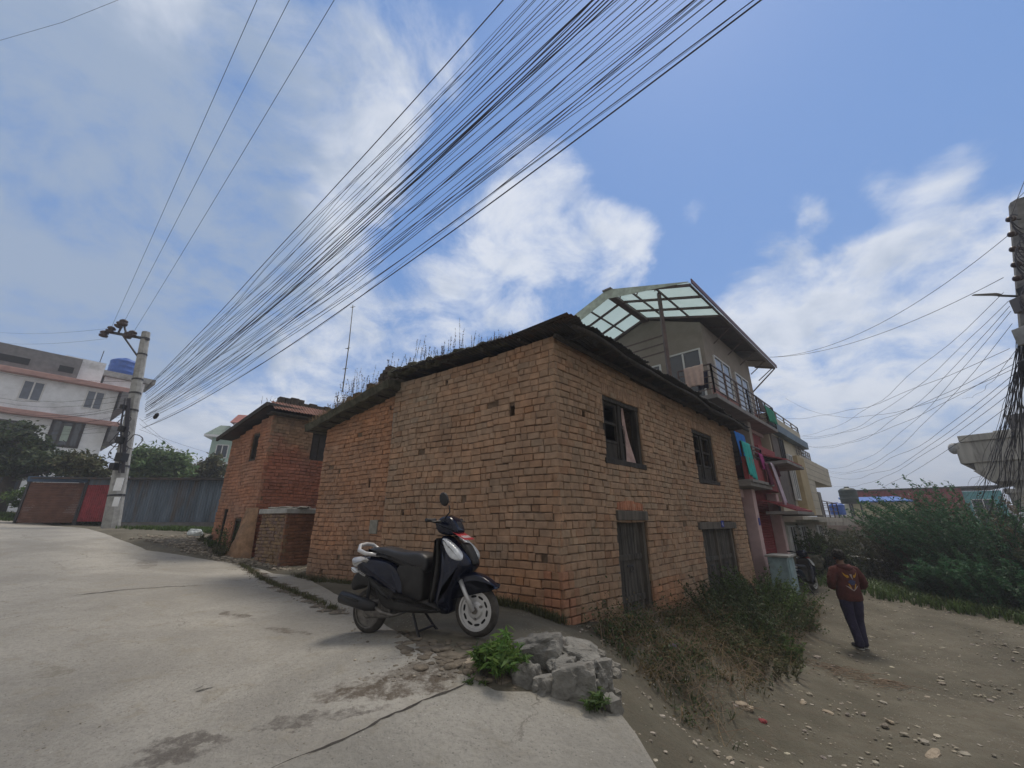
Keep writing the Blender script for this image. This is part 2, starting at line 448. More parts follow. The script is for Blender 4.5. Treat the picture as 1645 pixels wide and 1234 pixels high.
def ground_mat():
    m = bpy.data.materials.new('dirt_ground'); m.use_nodes = True; t = m.node_tree; b = t.nodes['Principled BSDF']
    tc = nd(t, 'ShaderNodeTexCoord'); v = tc.outputs['Object']
    n = nd(t, 'ShaderNodeTexNoise', i_Scale=.8, i_Detail=9.0, i_Roughness=.65); t.links.new(v, n.inputs['Vector'])
    n2 = nd(t, 'ShaderNodeTexNoise', i_Scale=6.0, i_Detail=9.0, i_Roughness=.7, i_Distortion=.4); t.links.new(v, n2.inputs['Vector'])
    c = mix_n(t, maprange(t, n.outputs['Fac'], .35, .65), (.112, .104, .080), (.182, .168, .132))
    c = mix_n(t, maprange(t, n2.outputs['Fac'], .42, .66, 0, .6), c, (.135, .115, .088))
    vo = nd(t, 'ShaderNodeTexVoronoi', i_Scale=26.0, i_Randomness=1.0); t.links.new(v, vo.inputs['Vector'])
    n4 = nd(t, 'ShaderNodeTexNoise', i_Scale=1.3, i_Detail=4.0); t.links.new(v, n4.inputs['Vector'])
    peb = math_n(t, 'MULTIPLY', maprange(t, vo.outputs['Distance'], .30, .20), maprange(t, n4.outputs['Fac'], .48, .62))
    sepc = nd(t, 'ShaderNodeSeparateColor'); t.links.new(vo.outputs['Color'], sepc.inputs[0])
    peb = math_n(t, 'MULTIPLY', peb, maprange(t, sepc.outputs[0], .45, .6))
    c = mix_n(t, math_n(t, 'MULTIPLY', peb, .7), c, (.42, .39, .34))
    t.links.new(c, b.inputs['Base Color']); b.inputs['Roughness'].default_value = .95; b.inputs['Specular IOR Level'].default_value = .2
    n3 = nd(t, 'ShaderNodeTexNoise', i_Scale=22.0, i_Detail=9.0, i_Roughness=.7); t.links.new(v, n3.inputs['Vector'])
    hgt = math_n(t, 'ADD', n3.outputs['Fac'], math_n(t, 'ADD', math_n(t, 'MULTIPLY', peb, .5), math_n(t, 'MULTIPLY', n2.outputs['Fac'], 1.2)))
    bp = nd(t, 'ShaderNodeBump', i_Strength=.9, i_Distance=.04); t.links.new(hgt, bp.inputs['Height']); t.links.new(bp.outputs[0], b.inputs['Normal'])
    return m


def make_ground():
    xs = spaced(-400, 400, 2.5, 300, 6.6); ys = spaced(-90, 600, 6.5, 300, 6.6)
    X, Y = np.meshgrid(xs, ys); Z = ground_z(X, Y)
    nz = np.array([noise.fractal(Vector((x * 1.1, y * 1.1, 0)), 1.0, 2.0, 4) if abs(x) < 25 and abs(y - 8) < 22 else 0 for x, y in zip(X.ravel(), Y.ravel())]).reshape(X.shape)
    ins = inside(X, Y, CB); Z = Z + np.where(ins, 0, nz * .03)
    n, k = X.shape; idx = np.arange(n * k).reshape(n, k)
    q = np.stack([idx[:-1, :-1], idx[:-1, 1:], idx[1:, 1:], idx[1:, :-1]], -1).reshape(-1, 4)
    me = bpy.data.meshes.new('ground'); me.from_pydata(np.stack([X, Y, Z], -1).reshape(-1, 3).tolist(), [], q.tolist())
    me.polygons.foreach_set('use_smooth', [True] * len(me.polygons)); me.materials.append(ground_mat())
    o = bpy.data.objects.new('ground', me); COL.objects.link(o); tag(o, kind='structure')


make_ground()


def conc_mat(name, tone, stains, speck=.3, rough_b=.5):
    m = bpy.data.materials.new(name); m.use_nodes = True; t = m.node_tree; b = t.nodes['Principled BSDF']
    tc = nd(t, 'ShaderNodeTexCoord'); v = tc.outputs['Object']
    n = nd(t, 'ShaderNodeTexNoise', i_Scale=.55, i_Detail=10.0, i_Roughness=.62, i_Distortion=.5); t.links.new(v, n.inputs['Vector'])
    n2 = nd(t, 'ShaderNodeTexNoise', i_Scale=3.5, i_Detail=10.0, i_Roughness=.7, i_Distortion=.3); t.links.new(v, n2.inputs['Vector'])
    c = mix_n(t, maprange(t, n.outputs['Fac'], .34, .66), tuple(x * .80 for x in tone), tuple(x * 1.10 for x in tone))
    c = mix_n(t, maprange(t, n2.outputs['Fac'], .50, .70, 0, .55), c, (tone[0] * .74, tone[1] * .69, tone[2] * .58))
    vo = nd(t, 'ShaderNodeTexVoronoi', i_Scale=42.0); t.links.new(v, vo.inputs['Vector'])
    sepc = nd(t, 'ShaderNodeSeparateColor'); t.links.new(vo.outputs['Color'], sepc.inputs[0])
    sp = math_n(t, 'MULTIPLY', maprange(t, vo.outputs['Distance'], .32, .18), maprange(t, sepc.outputs[0], .72, .80))
    c = mix_n(t, math_n(t, 'MULTIPLY', sp, speck), c, (.12, .12, .115))
    sp2 = math_n(t, 'MULTIPLY', maprange(t, vo.outputs['Distance'], .26, .15), maprange(t, sepc.outputs[1], .93, .96))
    c = mix_n(t, math_n(t, 'MULTIPLY', sp2, speck), c, (.62, .60, .56))
    nf = nd(t, 'ShaderNodeTexNoise', i_Scale=24.0, i_Detail=8.0, i_Roughness=.75); t.links.new(v, nf.inputs['Vector'])
    c = mix_n(t, maprange(t, nf.outputs['Fac'], .45, .70, 0, .6), c, tuple(x * .60 for x in tone)); c = mix_n(t, maprange(t, nf.outputs['Fac'], .45, .28, 0, .35), c, tuple(x * 1.3 for x in tone))
    ve = nd(t, 'ShaderNodeTexVoronoi', feature='DISTANCE_TO_EDGE', i_Scale=.55); dv = nd(t, 'ShaderNodeVectorMath', operation='MULTIPLY_ADD'); t.links.new(n2.outputs['Color'], dv.inputs[0]); dv.inputs[1].default_value = (.5, .5, 0); t.links.new(v, dv.inputs[2]); t.links.new(dv.outputs[0], ve.inputs['Vector'])
    c = mix_n(t, math_n(t, 'MULTIPLY', maprange(t, ve.outputs['Distance'], .006, .002), maprange(t, n.outputs['Fac'], .46, .58, 0, .7)), c, (.11, .10, .085))
    dsp = nd(t, 'ShaderNodeTexNoise', i_Scale=5.0, i_Detail=6.0, i_Roughness=.65); t.links.new(v, dsp.inputs['Vector'])
    dc = nd(t, 'ShaderNodeVectorMath', operation='SUBTRACT'); t.links.new(dsp.outputs['Color'], dc.inputs[0]); dc.inputs[1].default_value = (.5, .5, .5)
    for (cx, cy, rx, ry, rot, scol, amt, amp) in stains:
        sc = nd(t, 'ShaderNodeVectorMath', operation='SCALE'); t.links.new(dc.outputs[0], sc.inputs[0]); sc.inputs['Scale'].default_value = amp
        ad = nd(t, 'ShaderNodeVectorMath', operation='ADD'); t.links.new(v, ad.inputs[0]); t.links.new(sc.outputs[0], ad.inputs[1])
        mp = nd(t, 'ShaderNodeMapping', vector_type='TEXTURE'); t.links.new(ad.outputs[0], mp.inputs[0])
        mp.inputs['Location'].default_value = (cx, cy, 0); mp.inputs['Rotation'].default_value = (0, 0, rot); mp.inputs['Scale'].default_value = (rx, ry, 1e3)
        ln = nd(t, 'ShaderNodeVectorMath', operation='LENGTH'); t.links.new(mp.outputs[0], ln.inputs[0])
        fac = math_n(t, 'MULTIPLY', maprange(t, ln.outputs['Value'], 1.0, .72), amt)
        fac = math_n(t, 'MULTIPLY', fac, maprange(t, n2.outputs['Fac'], .40, .54, .12, 1)); fac = math_n(t, 'MULTIPLY', fac, maprange(t, nf.outputs['Fac'], .34, .56, .45, 1))
        c = mix_n(t, fac, c, scol)
    t.links.new(c, b.inputs['Base Color']); b.inputs['Roughness'].default_value = .88; b.inputs['Specular IOR Level'].default_value = .25
    n3 = nd(t, 'ShaderNodeTexNoise', i_Scale=35.0, i_Detail=9.0, i_Roughness=.72); t.links.new(v, n3.inputs['Vector'])
    hgt = math_n(t, 'ADD', n3.outputs['Fac'], math_n(t, 'MULTIPLY', n2.outputs['Fac'], 1.5))
    bp = nd(t, 'ShaderNodeBump', i_Strength=rough_b, i_Distance=.035); t.links.new(hgt, bp.inputs['Height']); t.links.new(bp.outputs[0], b.inputs['Normal'])
    return m


def sheet(name, B, m, zoff, skirt, step_near=.22, amp=0.0):
    B = [tuple(b) for b in B]; A = np.array(B); pts = []
    xs = spaced(A[:, 0].min(), A[:, 0].max(), min(0, A[:, 0].max() - .1), 90, 3.2); ys = spaced(A[:, 1].min(), A[:, 1].max(), min(4, A[:, 1].max() - .1), 90, 2.6)
    X, Y = np.meshgrid(xs, ys); ok = inside(X, Y, A) & (dist_poly(X, Y, A) > .05)
    pts = list(zip(X[ok].tolist(), Y[ok].tolist()))
    vs = [Vector(p) for p in B + pts]; ed = [(i, (i + 1) % len(B)) for i in range(len(B))]
    r = delaunay_2d_cdt(vs, ed, [], 1, 1e-5); V2 = r[0]; Fs = r[2]
    xy = np.array([(v.x, v.y) for v in V2]); z = HC(np.clip(xy[:, 0], -36, 36), np.clip(xy[:, 1], -14, 44)) + zoff
    z += np.array([noise.noise(Vector((a * 1.3, b * 1.3, 3))) for a, b in xy]) * .008
    V3 = [(a, b, c) for (a, b), c in zip(xy.tolist(), z.tolist())]; nb = len(V3)
    # skirt
    look = {(round(a, 4), round(b, 4)): i for i, (a, b) in enumerate(xy.tolist())}
    ids = [look.get((round(b[0], 4), round(b[1], 4))) for b in B]; fs = [tuple(f) for f in Fs]
    if skirt:
        for i in ids:
            a = V3[i] if i is not None else (0, 0, 0); V3.append((a[0], a[1], a[2] - skirt))
        for k in range(len(ids)):
            k2 = (k + 1) % len(ids)
            if ids[k] is None or ids[k2] is None: continue
            fs.append((ids[k], ids[k2], nb + k2, nb + k))
    me = bpy.data.meshes.new(name); me.from_pydata(V3, [], fs)
    bm = bmesh.new(); bm.from_mesh(me); bmesh.ops.recalc_face_normals(bm, faces=bm.faces); bm.to_mesh(me); bm.free()
    me.materials.append(m); o = bpy.data.objects.new(name, me); COL.objects.link(o); tag(o, kind='structure'); return o


def gp(u, v): p = G(u, v); return p.x, p.y


brown = (.115, .092, .07); dk = (.15, .135, .12)
st = []
for (u, v, rx, ry, rot, c, a, am) in [(1460 / 2.35, 820 + 670 / 2.35, .55, .16, .25, brown, .9, .5), (590, 1100, .28, .10, .2, brown, .8, .4), (460, 1163, .22, .10, -.1, dk, .9, .5), (310, 1195, .30, .14, .1, dk, .9, .6),
                                      (250, 1225, .2, .08, .3, dk, .9, .4), (380, 989, .42, .10, -.5, brown, .75, .4), (462, 1014, .36, .10, -.5, brown, .75, .4), (80, 1080, .2, .14, .4, (.2, .18, .13), .6, .3),
                                      (545, 1148, .3, .07, .2, dk, .8, .4), (650, 1080, .5, .14, .5, brown, .7, .5), (235, 905, .8, .2, -.8, brown, .4, .5), (330, 1107, .07, .03, .5, (.03, .03, .03), .9, .12), (700, 1085, .3, .15, .4, brown, .8, .4)]:
    x, y = gp(u, v); st.append((x, y, rx, ry, rot, c, a, am))
sheet('concrete_road', conc_b, conc_mat('road_concrete', (.40, .38, .34), st, .5, .9), 0, .14)
# the newer, coarser slab at the lower right, laid thinly over the road
sl = [gp(u, v) for u, v in [(455, 1232), (520, 1205), (600, 1165), (680, 1128), (742, 1101), (800, 1113), (880, 1117), (962, 1121), (998, 1153), (1016, 1182), (1050, 1234)]] + [(.90, 2.0), (1.0, .6), (-.5, .5), (-1.2, 2.0)]
slab_b = densify(sl, .1, .02)
sheet('concrete_slab', slab_b, conc_mat('slab_rough', (.36, .345, .31), [], .55, .9), .010, .03)


def ribbon(name, pxs, w, m, zo, seed=0, amp=.4):
    pts = [Vector(gp(u, v)) for u, v in pxs]; out = []
    for i in range(len(pts) - 1):
        n = max(2, int((pts[i + 1] - pts[i]).length / .05))
        out += [pts[i].lerp(pts[i + 1], k / n) for k in range(n)]
    mb = MB(); vs = []; k = len(out)
    for i, p in enumerate(out):
        d = (out[min(i + 1, k - 1)] - out[max(0, i - 1)]).normalized(); n = Vector((-d.y, d.x))
        wob = noise.noise(Vector((p.x * 5, p.y * 5, seed))) * w * 1.5 + noise.noise(Vector((p.x * 17, p.y * 17, seed))) * w * 1.3; ww = w * max(.0, .55 + amp + 1.9 * amp * noise.noise(Vector((p.x * 11, p.y * 11, seed + 5))) + amp * noise.noise(Vector((p.x * 40, p.y * 40, seed)))) * min(1, (i + 1) / 6, (k - i) / 6)
        for s in (-1, 1):
            q = p + n * (wob + s * ww / 2); vs.append((q.x, q.y, hcs(q.x, q.y) + zo))
    mb.add(vs, [(2 * i, 2 * i + 1, 2 * i + 3, 2 * i + 2) for i in range(k - 1)])
    o = mb.build(name, m, recalc=False); tag(o, kind='structure'); return o


M_crack = mat('dirt_crack', (.05, .045, .04), 1, .4, 12, .6, 40)
M_dirt = mat('loose_dirt', (.16, .135, .105), 1, .4, 9, .8, 40)
ribbon('road_crack', [(430, 1240), (520, 1205), (600, 1167), (680, 1130), (742, 1103), (770, 1085)], .012, M_crack, .0125, 0, .9)
ribbon('road_crack', [(110, 958), (200, 948), (270, 943), (330, 941)], .03, M_crack, .006, 3)
ribbon('road_seam', [(385, 908), (430, 930), (475, 955), (520, 975), (552, 990)], .13, M_dirt, .008, 7, .6)
ribbon('road_crack', [(305, 1112), (330, 1105), (337, 1100)], .03, M_crack, .006, 9)


# ------------------------------------------------------------------ brick masonry
def hsh(*a): return noise.noise(Vector((a[0] * 1.37 + 3.1, a[1] * 2.11 + 7.7, (a[2] if len(a) > 2 else 0) * 3.3 + .5)))


def brick_wall(fr, s0, s1, zb, zt, openings, holes, colfn, seed=1, ch=.104, bl=.215, lean=0.0, miss=.004, rough=1.0):
    rd = random.Random(seed); br = MB(); mo = MB(); dkm = MB()
    fzb = zb if callable(zb) else (lambda s: zb); fzt = zt if callable(zt) else (lambda s: zt)
    ops = list(openings) + [(s - w / 2, s + w / 2, z - h / 2, z + h / 2) for s, z, w, h in holes]
    zmin = min(fzb(s0), fzb(s1)) - .15; zmax = max(fzt(s0), fzt(s1)); k = 0; z = math.floor(zmin / ch) * ch

    def off(zz): return -lean * (zz - zmin)
    while z < zmax:
        iv = [(s0, s1)]
        for a, b, c, d in ops:
            if z + ch * .55 > c and z + ch * .45 < d:
                nv = []
                for p, q in iv:
                    if b <= p or a >= q: nv.append((p, q)); continue
                    if a > p: nv.append((p, a))
                    if b < q: nv.append((b, q))
                iv = nv
        for p, q in iv:
            s = p; first = True
            while s < q - .01:
                L = (bl if rd.random() < .52 else bl * rd.choice([.48, .52, .62, .75])) * rd.uniform(.86, 1.14)
                if first and k % 2 == 0: L *= .5
                first = False
                if q - s - L < .06: L = q - s
                e = min(q, s + L); sm = (s + e) / 2
                ztp = fzt(sm)
                if z + ch * .4 > ztp or z + ch < fzb(sm) - .12: s = e; continue
                if rd.random() < miss: s = e; continue
                g = .0016 + rd.random() * .0032; wz = .034 * noise.noise(Vector((sm * .8, z * .6, 0))) + .010 * noise.noise(Vector((sm * 4, z * 3, 2))) + .003 * rd.uniform(-1, 1)
                a, b = s + (g * rd.uniform(.3, 1.3) if s > s0 + 1e-6 else -.003), e - g * rd.uniform(.3, 1.3); c = z + g + wz + rd.uniform(-.002, .003); d = z + ch - g + wz + rd.uniform(-.003, .002)
                dep = (rd.uniform(-.008, .009) + .015 * noise.noise(Vector((sm * .7, z * .7, seed + 9)))) * rough + off(z)
                ch1 = rd.uniform(.007, .015); ti = [rd.uniform(-.004, .004) * rough for _ in range(4)]
                col = colfn(sm, z, rd); vs = []
                for (x, y, t_) in ((a, c, 0), (b, c, 1), (b, d, 2), (a, d, 3)): vs.append(fr(x, dep - .09, y))
                for (x, y, t_) in ((a, c, 0), (b, c, 1), (b, d, 2), (a, d, 3)): vs.append(fr(x + ti[t_] * .6, dep - ch1, y + ti[(t_ + 1) % 4] * .6))
                i1 = ch1 * rd.uniform(.8, 1.3)
                for (x, y, t_, sx, sy) in ((a, c, 0, 1, 1), (b, c, 1, -1, 1), (b, d, 2, -1, -1), (a, d, 3, 1, -1)):
                    vs.append(fr(x + sx * i1, dep + ti[t_], y + sy * i1 * .8))
                fs = [(8, 9, 10, 11)]
                for r0 in (0, 4):
                    for j in range(4): fs.append((r0 + j, r0 + (j + 1) % 4, r0 + 4 + (j + 1) % 4, r0 + 4 + j))
                br.add(vs, fs, col); s = e
        z += ch; k += 1
    # mud core behind the bricks, pierced by the openings
    cuts = sorted(set([s0, s1] + [x for o in ops for x in (o[0], o[1]) if s0 < x < s1]))
    cz = 0 - 0.0
    for a, b in zip(cuts[:-1], cuts[1:]):
        m_ = (a + b) / 2; os_ = sorted([(o[2], o[3]) for o in ops if o[0] < m_ < o[1]]); lo = None; segs = []; cur = ('b', None)
        prev = 'bot'
        zl = None
        for c, d in os_ + [(None, None)]:
            A = (lambda s: fzb(s) - .3) if zl is None else (lambda s, q=zl: q)
            B = (lambda s: fzt(s)) if c is None else (lambda s, q=c: q)
            segs.append((A, B)); zl = d
        for A, B in segs:
            o1 = -.032 + off(A(m_)); o2 = -.032 + off(B(m_))
            mo.hexa([fr(a, o1, A(a)), fr(b, o1, A(b)), fr(b, -.34, A(b)), fr(a, -.34, A(a)), fr(a, o2, B(a)), fr(b, o2, B(b)), fr(b, -.34, B(b)), fr(a, -.34, B(a))])
    for s, z_, w, h in holes: dkm.fbox(fr, s - w, s + w, -.40, -.345, z_ - h, z_ + h)
    return br, mo, dkm


def V2(a): return Vector((a[0], a[1]))


Cc = (.64, 5.7); dR = (.6996, .7145); nR = (.7145, -.6996); dL = (-.805, .593); nL = (-.593, -.805)
WR = Fr(Cc, dR, nR); WL = Fr(Cc, dL, nL)


def col_main_right(s, z, rd):
    v = 1 + .20 * hsh(s * .5, z * .5) + rd.uniform(-.08, .08); r = 1 + .10 * hsh(s * 2, z * 2, 1) + rd.uniform(-.03, .05)
    if rd.random() < .05: v *= .82; r *= 1.10
    if z < -.95 and 1.9 < s < 3.6: r *= 1.18; v *= .95
    return (v * r, v, v * (.98 - .5 * (r - 1)))


def col_main_left(s, z, rd):
    v = 1.0 + .18 * hsh(s * .6, z * .6, 2) + rd.uniform(-.08, .08); r = 1.03 + .12 * hsh(s * 1.7, z * 1.7, 5) + rd.uniform(-.03, .05)
    if z < -.5: r += .16 * min(1, (-.5 - z) / .3); v *= .96
    if s > 2.2 and z > 1.2: k = min(1, (s - 2.2) / .8) * min(1, (z - 1.2) / .6); v *= 1 - .02 * k; r -= .10 * k
    if rd.random() < .05: v *= .84; r *= 1.1
    return (v * r, v, v * (1 - .7 * (r - 1)))


def col_mid(s, z, rd):
    v = .92 + .2 * hsh(s * .7, z * .7, 8) + rd.uniform(-.12, .12); r = 1.12 + .14 * hsh(s, z, 3) + rd.uniform(-.03, .05)
    if z > 1.6: r += .10
    if z < -.6: v *= .86; r -= .08
    return (v * r, v * .97, v * (1 - .7 * (r - 1)))


def col_lh(s, z, rd):
    v = .86 + .2 * hsh(s, z, 8) + rd.uniform(-.12, .12); r = 1.22 + .16 * hsh(s, z, 3) + rd.uniform(-.03, .05)
    return (v * r, v * .92, v * (1 - .6 * (r - 1)))


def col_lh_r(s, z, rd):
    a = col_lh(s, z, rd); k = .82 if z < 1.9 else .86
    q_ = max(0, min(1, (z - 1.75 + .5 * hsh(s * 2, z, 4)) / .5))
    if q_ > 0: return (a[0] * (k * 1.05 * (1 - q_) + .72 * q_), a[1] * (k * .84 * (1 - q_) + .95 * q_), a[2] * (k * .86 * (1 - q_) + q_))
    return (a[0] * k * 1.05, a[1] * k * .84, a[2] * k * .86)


def timber_window(fr, a, b, c, d, par, panes=2, o=-.10, name='window', label=None, broken=False):
    f = MB(); w = .085
    f.fbox(fr, a - .02, b + .02, o - .06, o + .075, d - w, d + .01); f.fbox(fr, a - .05, b + .05, o - .06, o + .115, c - .02, c + w * .8)
    f.fbox(fr, a - .01, a + w, o - .06, o + .06, c + w * .8, d - w); f.fbox(fr, b - w, b + .01, o - .06, o + .06, c + w * .8, d - w)
    m = (a + b) / 2 - .04; f.fbox(fr, m - .045, m + .045, o - .05, o + .05, c + w * .8, d - w)
    wo = f.build(name, M_wood, par, bev=.006, label=label)
    for (p, q) in ((a + w, m - .045), (m + .045, b - w)):
        s = MB(); t = .045
        if broken and p > m: q = p + .16
        s.fbox(fr, p, p + t, o - .03, o + .02, c + .07, d - w); s.fbox(fr, q - t, q, o - .03, o + .02, c + .07, d - w)
        H = d - w - (c + .07)
        for fz in (0, .30, .64, 1): zz = c + .07 + fz * (H - t); s.fbox(fr, p + t, q - t, o - .028, o + .018, zz, zz + t)
        s.fbox(fr, p + t, q - t, o - .012, o + .002, c + .07 + t, c + .07 + .29 * H)
        s.build('shutter', M_wood, wo, bev=.003)
    return wo


def plank_door(fr, a, b, c, d, par, o=-.12, leaves=1, lint=(0, 0), label=None):
    f = MB(); w = .09
    f.fbox(fr, a - lint[0], b + lint[1], o - .08, o + .16, d, d + .15)
    f.fbox(fr, a, a + w, o - .06, o + .07, c, d); f.fbox(fr, b - w, b, o - .06, o + .07, c, d)
    if leaves == 2: f.fbox(fr, (a + b) / 2 - .04, (a + b) / 2 + .04, o - .01, o + .055, c, d)
    fo = f.build('door_frame', M_wood2, par, bev=.008, label=label); x = a + w
    n = leaves
    for i in range(n):
        p = a + w + (b - a - 2 * w) * i / n + .006; q = a + w + (b - a - 2 * w) * (i + 1) / n - .006; s = MB(); k = 4 if n == 1 else 3
        for j in range(k):
            s.fbox(fr, p + (q - p) * j / k + .003, p + (q - p) * (j + 1) / k - .003, o - .03 - .004 * (j % 2), o + .002 + .004 * (j % 2), c, d - .01)
        for zz in (.25, .62): s.fbox(fr, p + .01, q - .01, o + .006, o + .03, c + (d - c) * zz, c + (d - c) * zz + .09)
        dr = s.build('door', MATS.get('door_wood') or mat('door_wood', (.075, .068, .060), .9, .6, 16, .8, 70, streak=True, stain=(.03, .028, .026), sscale=5), fo, bev=.004)
        h = MB(); mid_ = (p + q) / 2; zz = c + (d - c) * .56; h.fbox(fr, mid_ - .10, mid_ + .10, o + .012, o + .020, zz, zz + .03); h.tube([fr(mid_ + .05 * math.cos(a), o + .035, zz - .03 + .05 * math.sin(a)) for a in np.linspace(0, 6.283, 13)], .006, 5); h.build('door_ring', M_iron, dr)
    return fo


def corrug(fr, s0, s1, t0, t1, zf, per=.076, amp=.011, n_t=8, seed=0, jag=.0, thick=.004, along='t'):
    """corrugated sheet: waves run across s, sheet length along t; zf(s,t) gives height"""
    mb = MB(); k = int((s1 - s0) / per * 6); vs = []
    for j in range(n_t + 1):
        for i in range(k + 1):
            s = s0 + (s1 - s0) * i / k; t = t0 + (t1 - t0) * j / n_t
            if jag and j == 0: t += jag * noise.noise(Vector((s * 4, seed, 0))) * (t1 - t0) / abs(t1 - t0)
            vs.append(fr(s, t, zf(s, t) + amp * math.cos(2 * math.pi * (s - s0) / per)))
    n = len(vs); vs += [(x, y, z - thick) for x, y, z in vs]; fs = []; K = k + 1
    for j in range(n_t):
        for i in range(k):
            a = j * K + i; q = (a, a + 1, a + K + 1, a + K); fs.append(q); fs.append(tuple(n + x for x in reversed(q)))
    for i in range(k): fs.append((i, n + i, n + i + 1, i + 1)); a = n_t * K + i; fs.append((a, a + 1, n + a + 1, n + a))
    for j in range(n_t): fs.append((j * K, (j + 1) * K, n + (j + 1) * K, n + j * K)); a = j * K + k; fs.append((a, n + a, n + a + K, a + K))
    mb.add(vs, fs); return mb


# ---------------------------------------------------------------- main old brick house
def main_house():
    H = thing('brick_house', 'tan brick house with dark timber windows and black sheet roof behind the scooter', 'house', (Cc[0], Cc[1], -1.2))
    w1 = (1.30, 2.58, .92, 2.08); w2 = (5.15, 6.42, .86, 2.08); d1 = (1.44, 2.44, -1.60, .02); d2 = (4.90, 6.95, -1.9, 0.0)
    gb = lambda s: gz(*WR(s, .1, 0)[:2])
    br, mo, dk_ = brick_wall(WR, 0, 8.02, lambda s: -1.22 - .075 * s, lambda s: 2.68 - .016 * s, [w1, w2, (d1[0], d1[1], d1[2], d1[3] - .02), (d2[0], d2[1], d2[2], d2[3])],
                             [(.73, 1.62, .09, .10), (4.05, 1.57, .09, .11), (3.35, .22, .11, .10), (6.2, .2, .08, .08), (4.6, 1.60, .05, .05)], col_main_right, 3)
    br2, mo2, dk2 = brick_wall(WL, 0, 3.78, lambda s: -1.20 + .03 * s, 2.68, [], [(.80, 1.66, .10, .17), (3.24, .11, .07, .10), (.27, -.50, .10, .12), (2.3, 2.45, .05, .04)], col_main_left, 11, miss=.003)
    w = MB()
    for q in (br, br2): w.add(q.v, q.f); w.c[-len(q.v):] = q.c
    wall = w.build('wall', M_brick, H, recalc=False)
    m = MB()
    for q in (mo, mo2): m.add(q.v, q.f)
    # rear and end walls, roof void
    m.fbox(WR, 8.0, 8.02, -3.6, -.34, -2.2, 2.55); m.hexa([WR(.6, -3.9, -1.6), WR(8.0, -3.9, -2), WR(8.0, -3.6, -2), WR(.6, -3.6, -1.6), WR(.6, -3.9, 2.6), WR(8, -3.9, 2.5), WR(8, -3.6, 2.5), WR(.6, -3.6, 2.6)])
    m.build('mud_core', M_mortar, H)
    d_ = MB()
    for q in (dk_, dk2): d_.add(q.v, q.f)
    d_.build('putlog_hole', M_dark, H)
    # uneven buttress of loose brick at the foot of the corner
    rd = random.Random(5); b = MB()
    for k in range(6):
        for i in range(5):
            s = -.02 + i * .12 + rd.uniform(-.02, .02); z = -1.24 + k * .105
            if i > 4 - k * .55: continue
            b.add(*rbox(WR, s - .0, s + .115, -.1, .035 + rd.uniform(0, .02), z + .005, z + .098), (1.0 * rd.uniform(.85, 1.1), .80, .72))
    for k in range(6):
        for i in range(3):
            s = i * .12; z = -1.24 + k * .105
            if i > 3 - k * .4: continue
            b.add(*rbox(WL, s + .02, s + .135, -.1, .035 + rd.uniform(0, .02), z + .005, z + .098), (1.08 * rd.uniform(.85, 1.1), .82, .7))
    b.build('wall_repair', M_brick, H)
    # soldier course arches over openings
    for (p, q, zt_) in ((1.28, 2.62, 2.09), (5.12, 6.46, 2.09)):
        a = MB()
        n = int((q - p) / .062)
        for i in range(n):
            s = p + (q - p) * i / n; v = random.uniform(.82, 1.1); a.add(*rbox(WR, s + .004, s + .058, -.08, random.uniform(.006, .016), zt_ + .005, zt_ + .19), (v * 1.02, v, v))
        a.build('arch', M_brick, H)
    n = 12; a = MB()
    for i in range(n):
        s = 1.50 + .85 * i / n; v = random.uniform(.8, 1.05); a.add(*rbox(WR, s + .004, s + .066, -.08, random.uniform(.004, .016), .175, .175 + .11 + .05 * math.sin(math.pi * (i + .5) / n)), (v * 1.3, v * .85, v * .75))
    a.build('arch', M_brick, H)
    timber_window(WR, *w1, H, label='nearer timber window with a torn cloth behind its right half', broken=True)
    c = MB(); vs = []
    for j in range(13):
        z = .98 + 1.0 * j / 12; wd = .30 * (1 - j / 12) ** 1.1 + .03
        for i in range(5): vs.append(WR(2.06 + wd * i / 4 - .02 * (j / 12), -.075 + .015 * math.sin(i * 2 + j * .5), z))
    c.add(vs, [(j * 5 + i, j * 5 + i + 1, j * 5 + i + 6, j * 5 + i + 5) for j in range(12) for i in range(4)])
    c.build('torn_curtain', mat('faded_cloth', (.42, .30, .28), .9, .25, 6, .1, 30), H)
    timber_window(WR, *w2, H, label='farther timber window, shutters closed')
    plank_door(WR, *d1, H, lint=(.0, .0), label='narrow nearer timber door')
    do = plank_door(WR, d2[0] + .02, d2[1] - .02, d2[2], d2[3] - .16, H, leaves=2, lint=(.22, .14), label='wide double timber door with a blue number plate')
    p = MB(); p.fbox(WR, 5.98, 6.15, .045, .052, -.12, .02); pl = p.build('number_plate', mat('blue_plate', (.02, .04, .28), .4, .1, 3, 0), H)
    t = MB(); txt_mesh(t, '42', .10, lambda x, y: WR(6.005 + x, .055, -.09 + y)); t.build('number', M_frame, pl, recalc=False)
    # near-black sheet added inside; its colour stands for the shade in the openings
    i_ = MB(); i_.fbox(WR, .5, 7.9, -1.6, -1.55, -2.2, 2.6); i_.build('dark_backing', M_dark, H)
    # roof: sheets falling a little towards the right tip
    zf = lambda s, t: 2.80 - .034 * s - .02 * (t - .5)
    rf = MB(); s = -.32; k = 0
    while s < 8.2:
        e = min(s + .80, 8.26); dz = random.uniform(-.012, .012); jj = random.uniform(-.05, .05)
        q = corrug(WR, s, e + .04, .52 + jj, -3.7, lambda a, b_, dz=dz, s=s: zf(a, b_) + dz + .012 * (a - s), seed=k, jag=.07)
        rf.add(q.v, q.f); s = e; k += 1
        if s >= 8.2: break
    # left verge sheets along the left wall
    q = corrug(WL, -.36, 3.62, .30, -.9, lambda a, b_: 2.785 + .016 * a + .02 * noise.noise(Vector((a * 1.5, 0, 2))), seed=40, jag=.05, n_t=5); rf.add(q.v, q.f)
    roof = rf.build('roof', M_sheet, H)
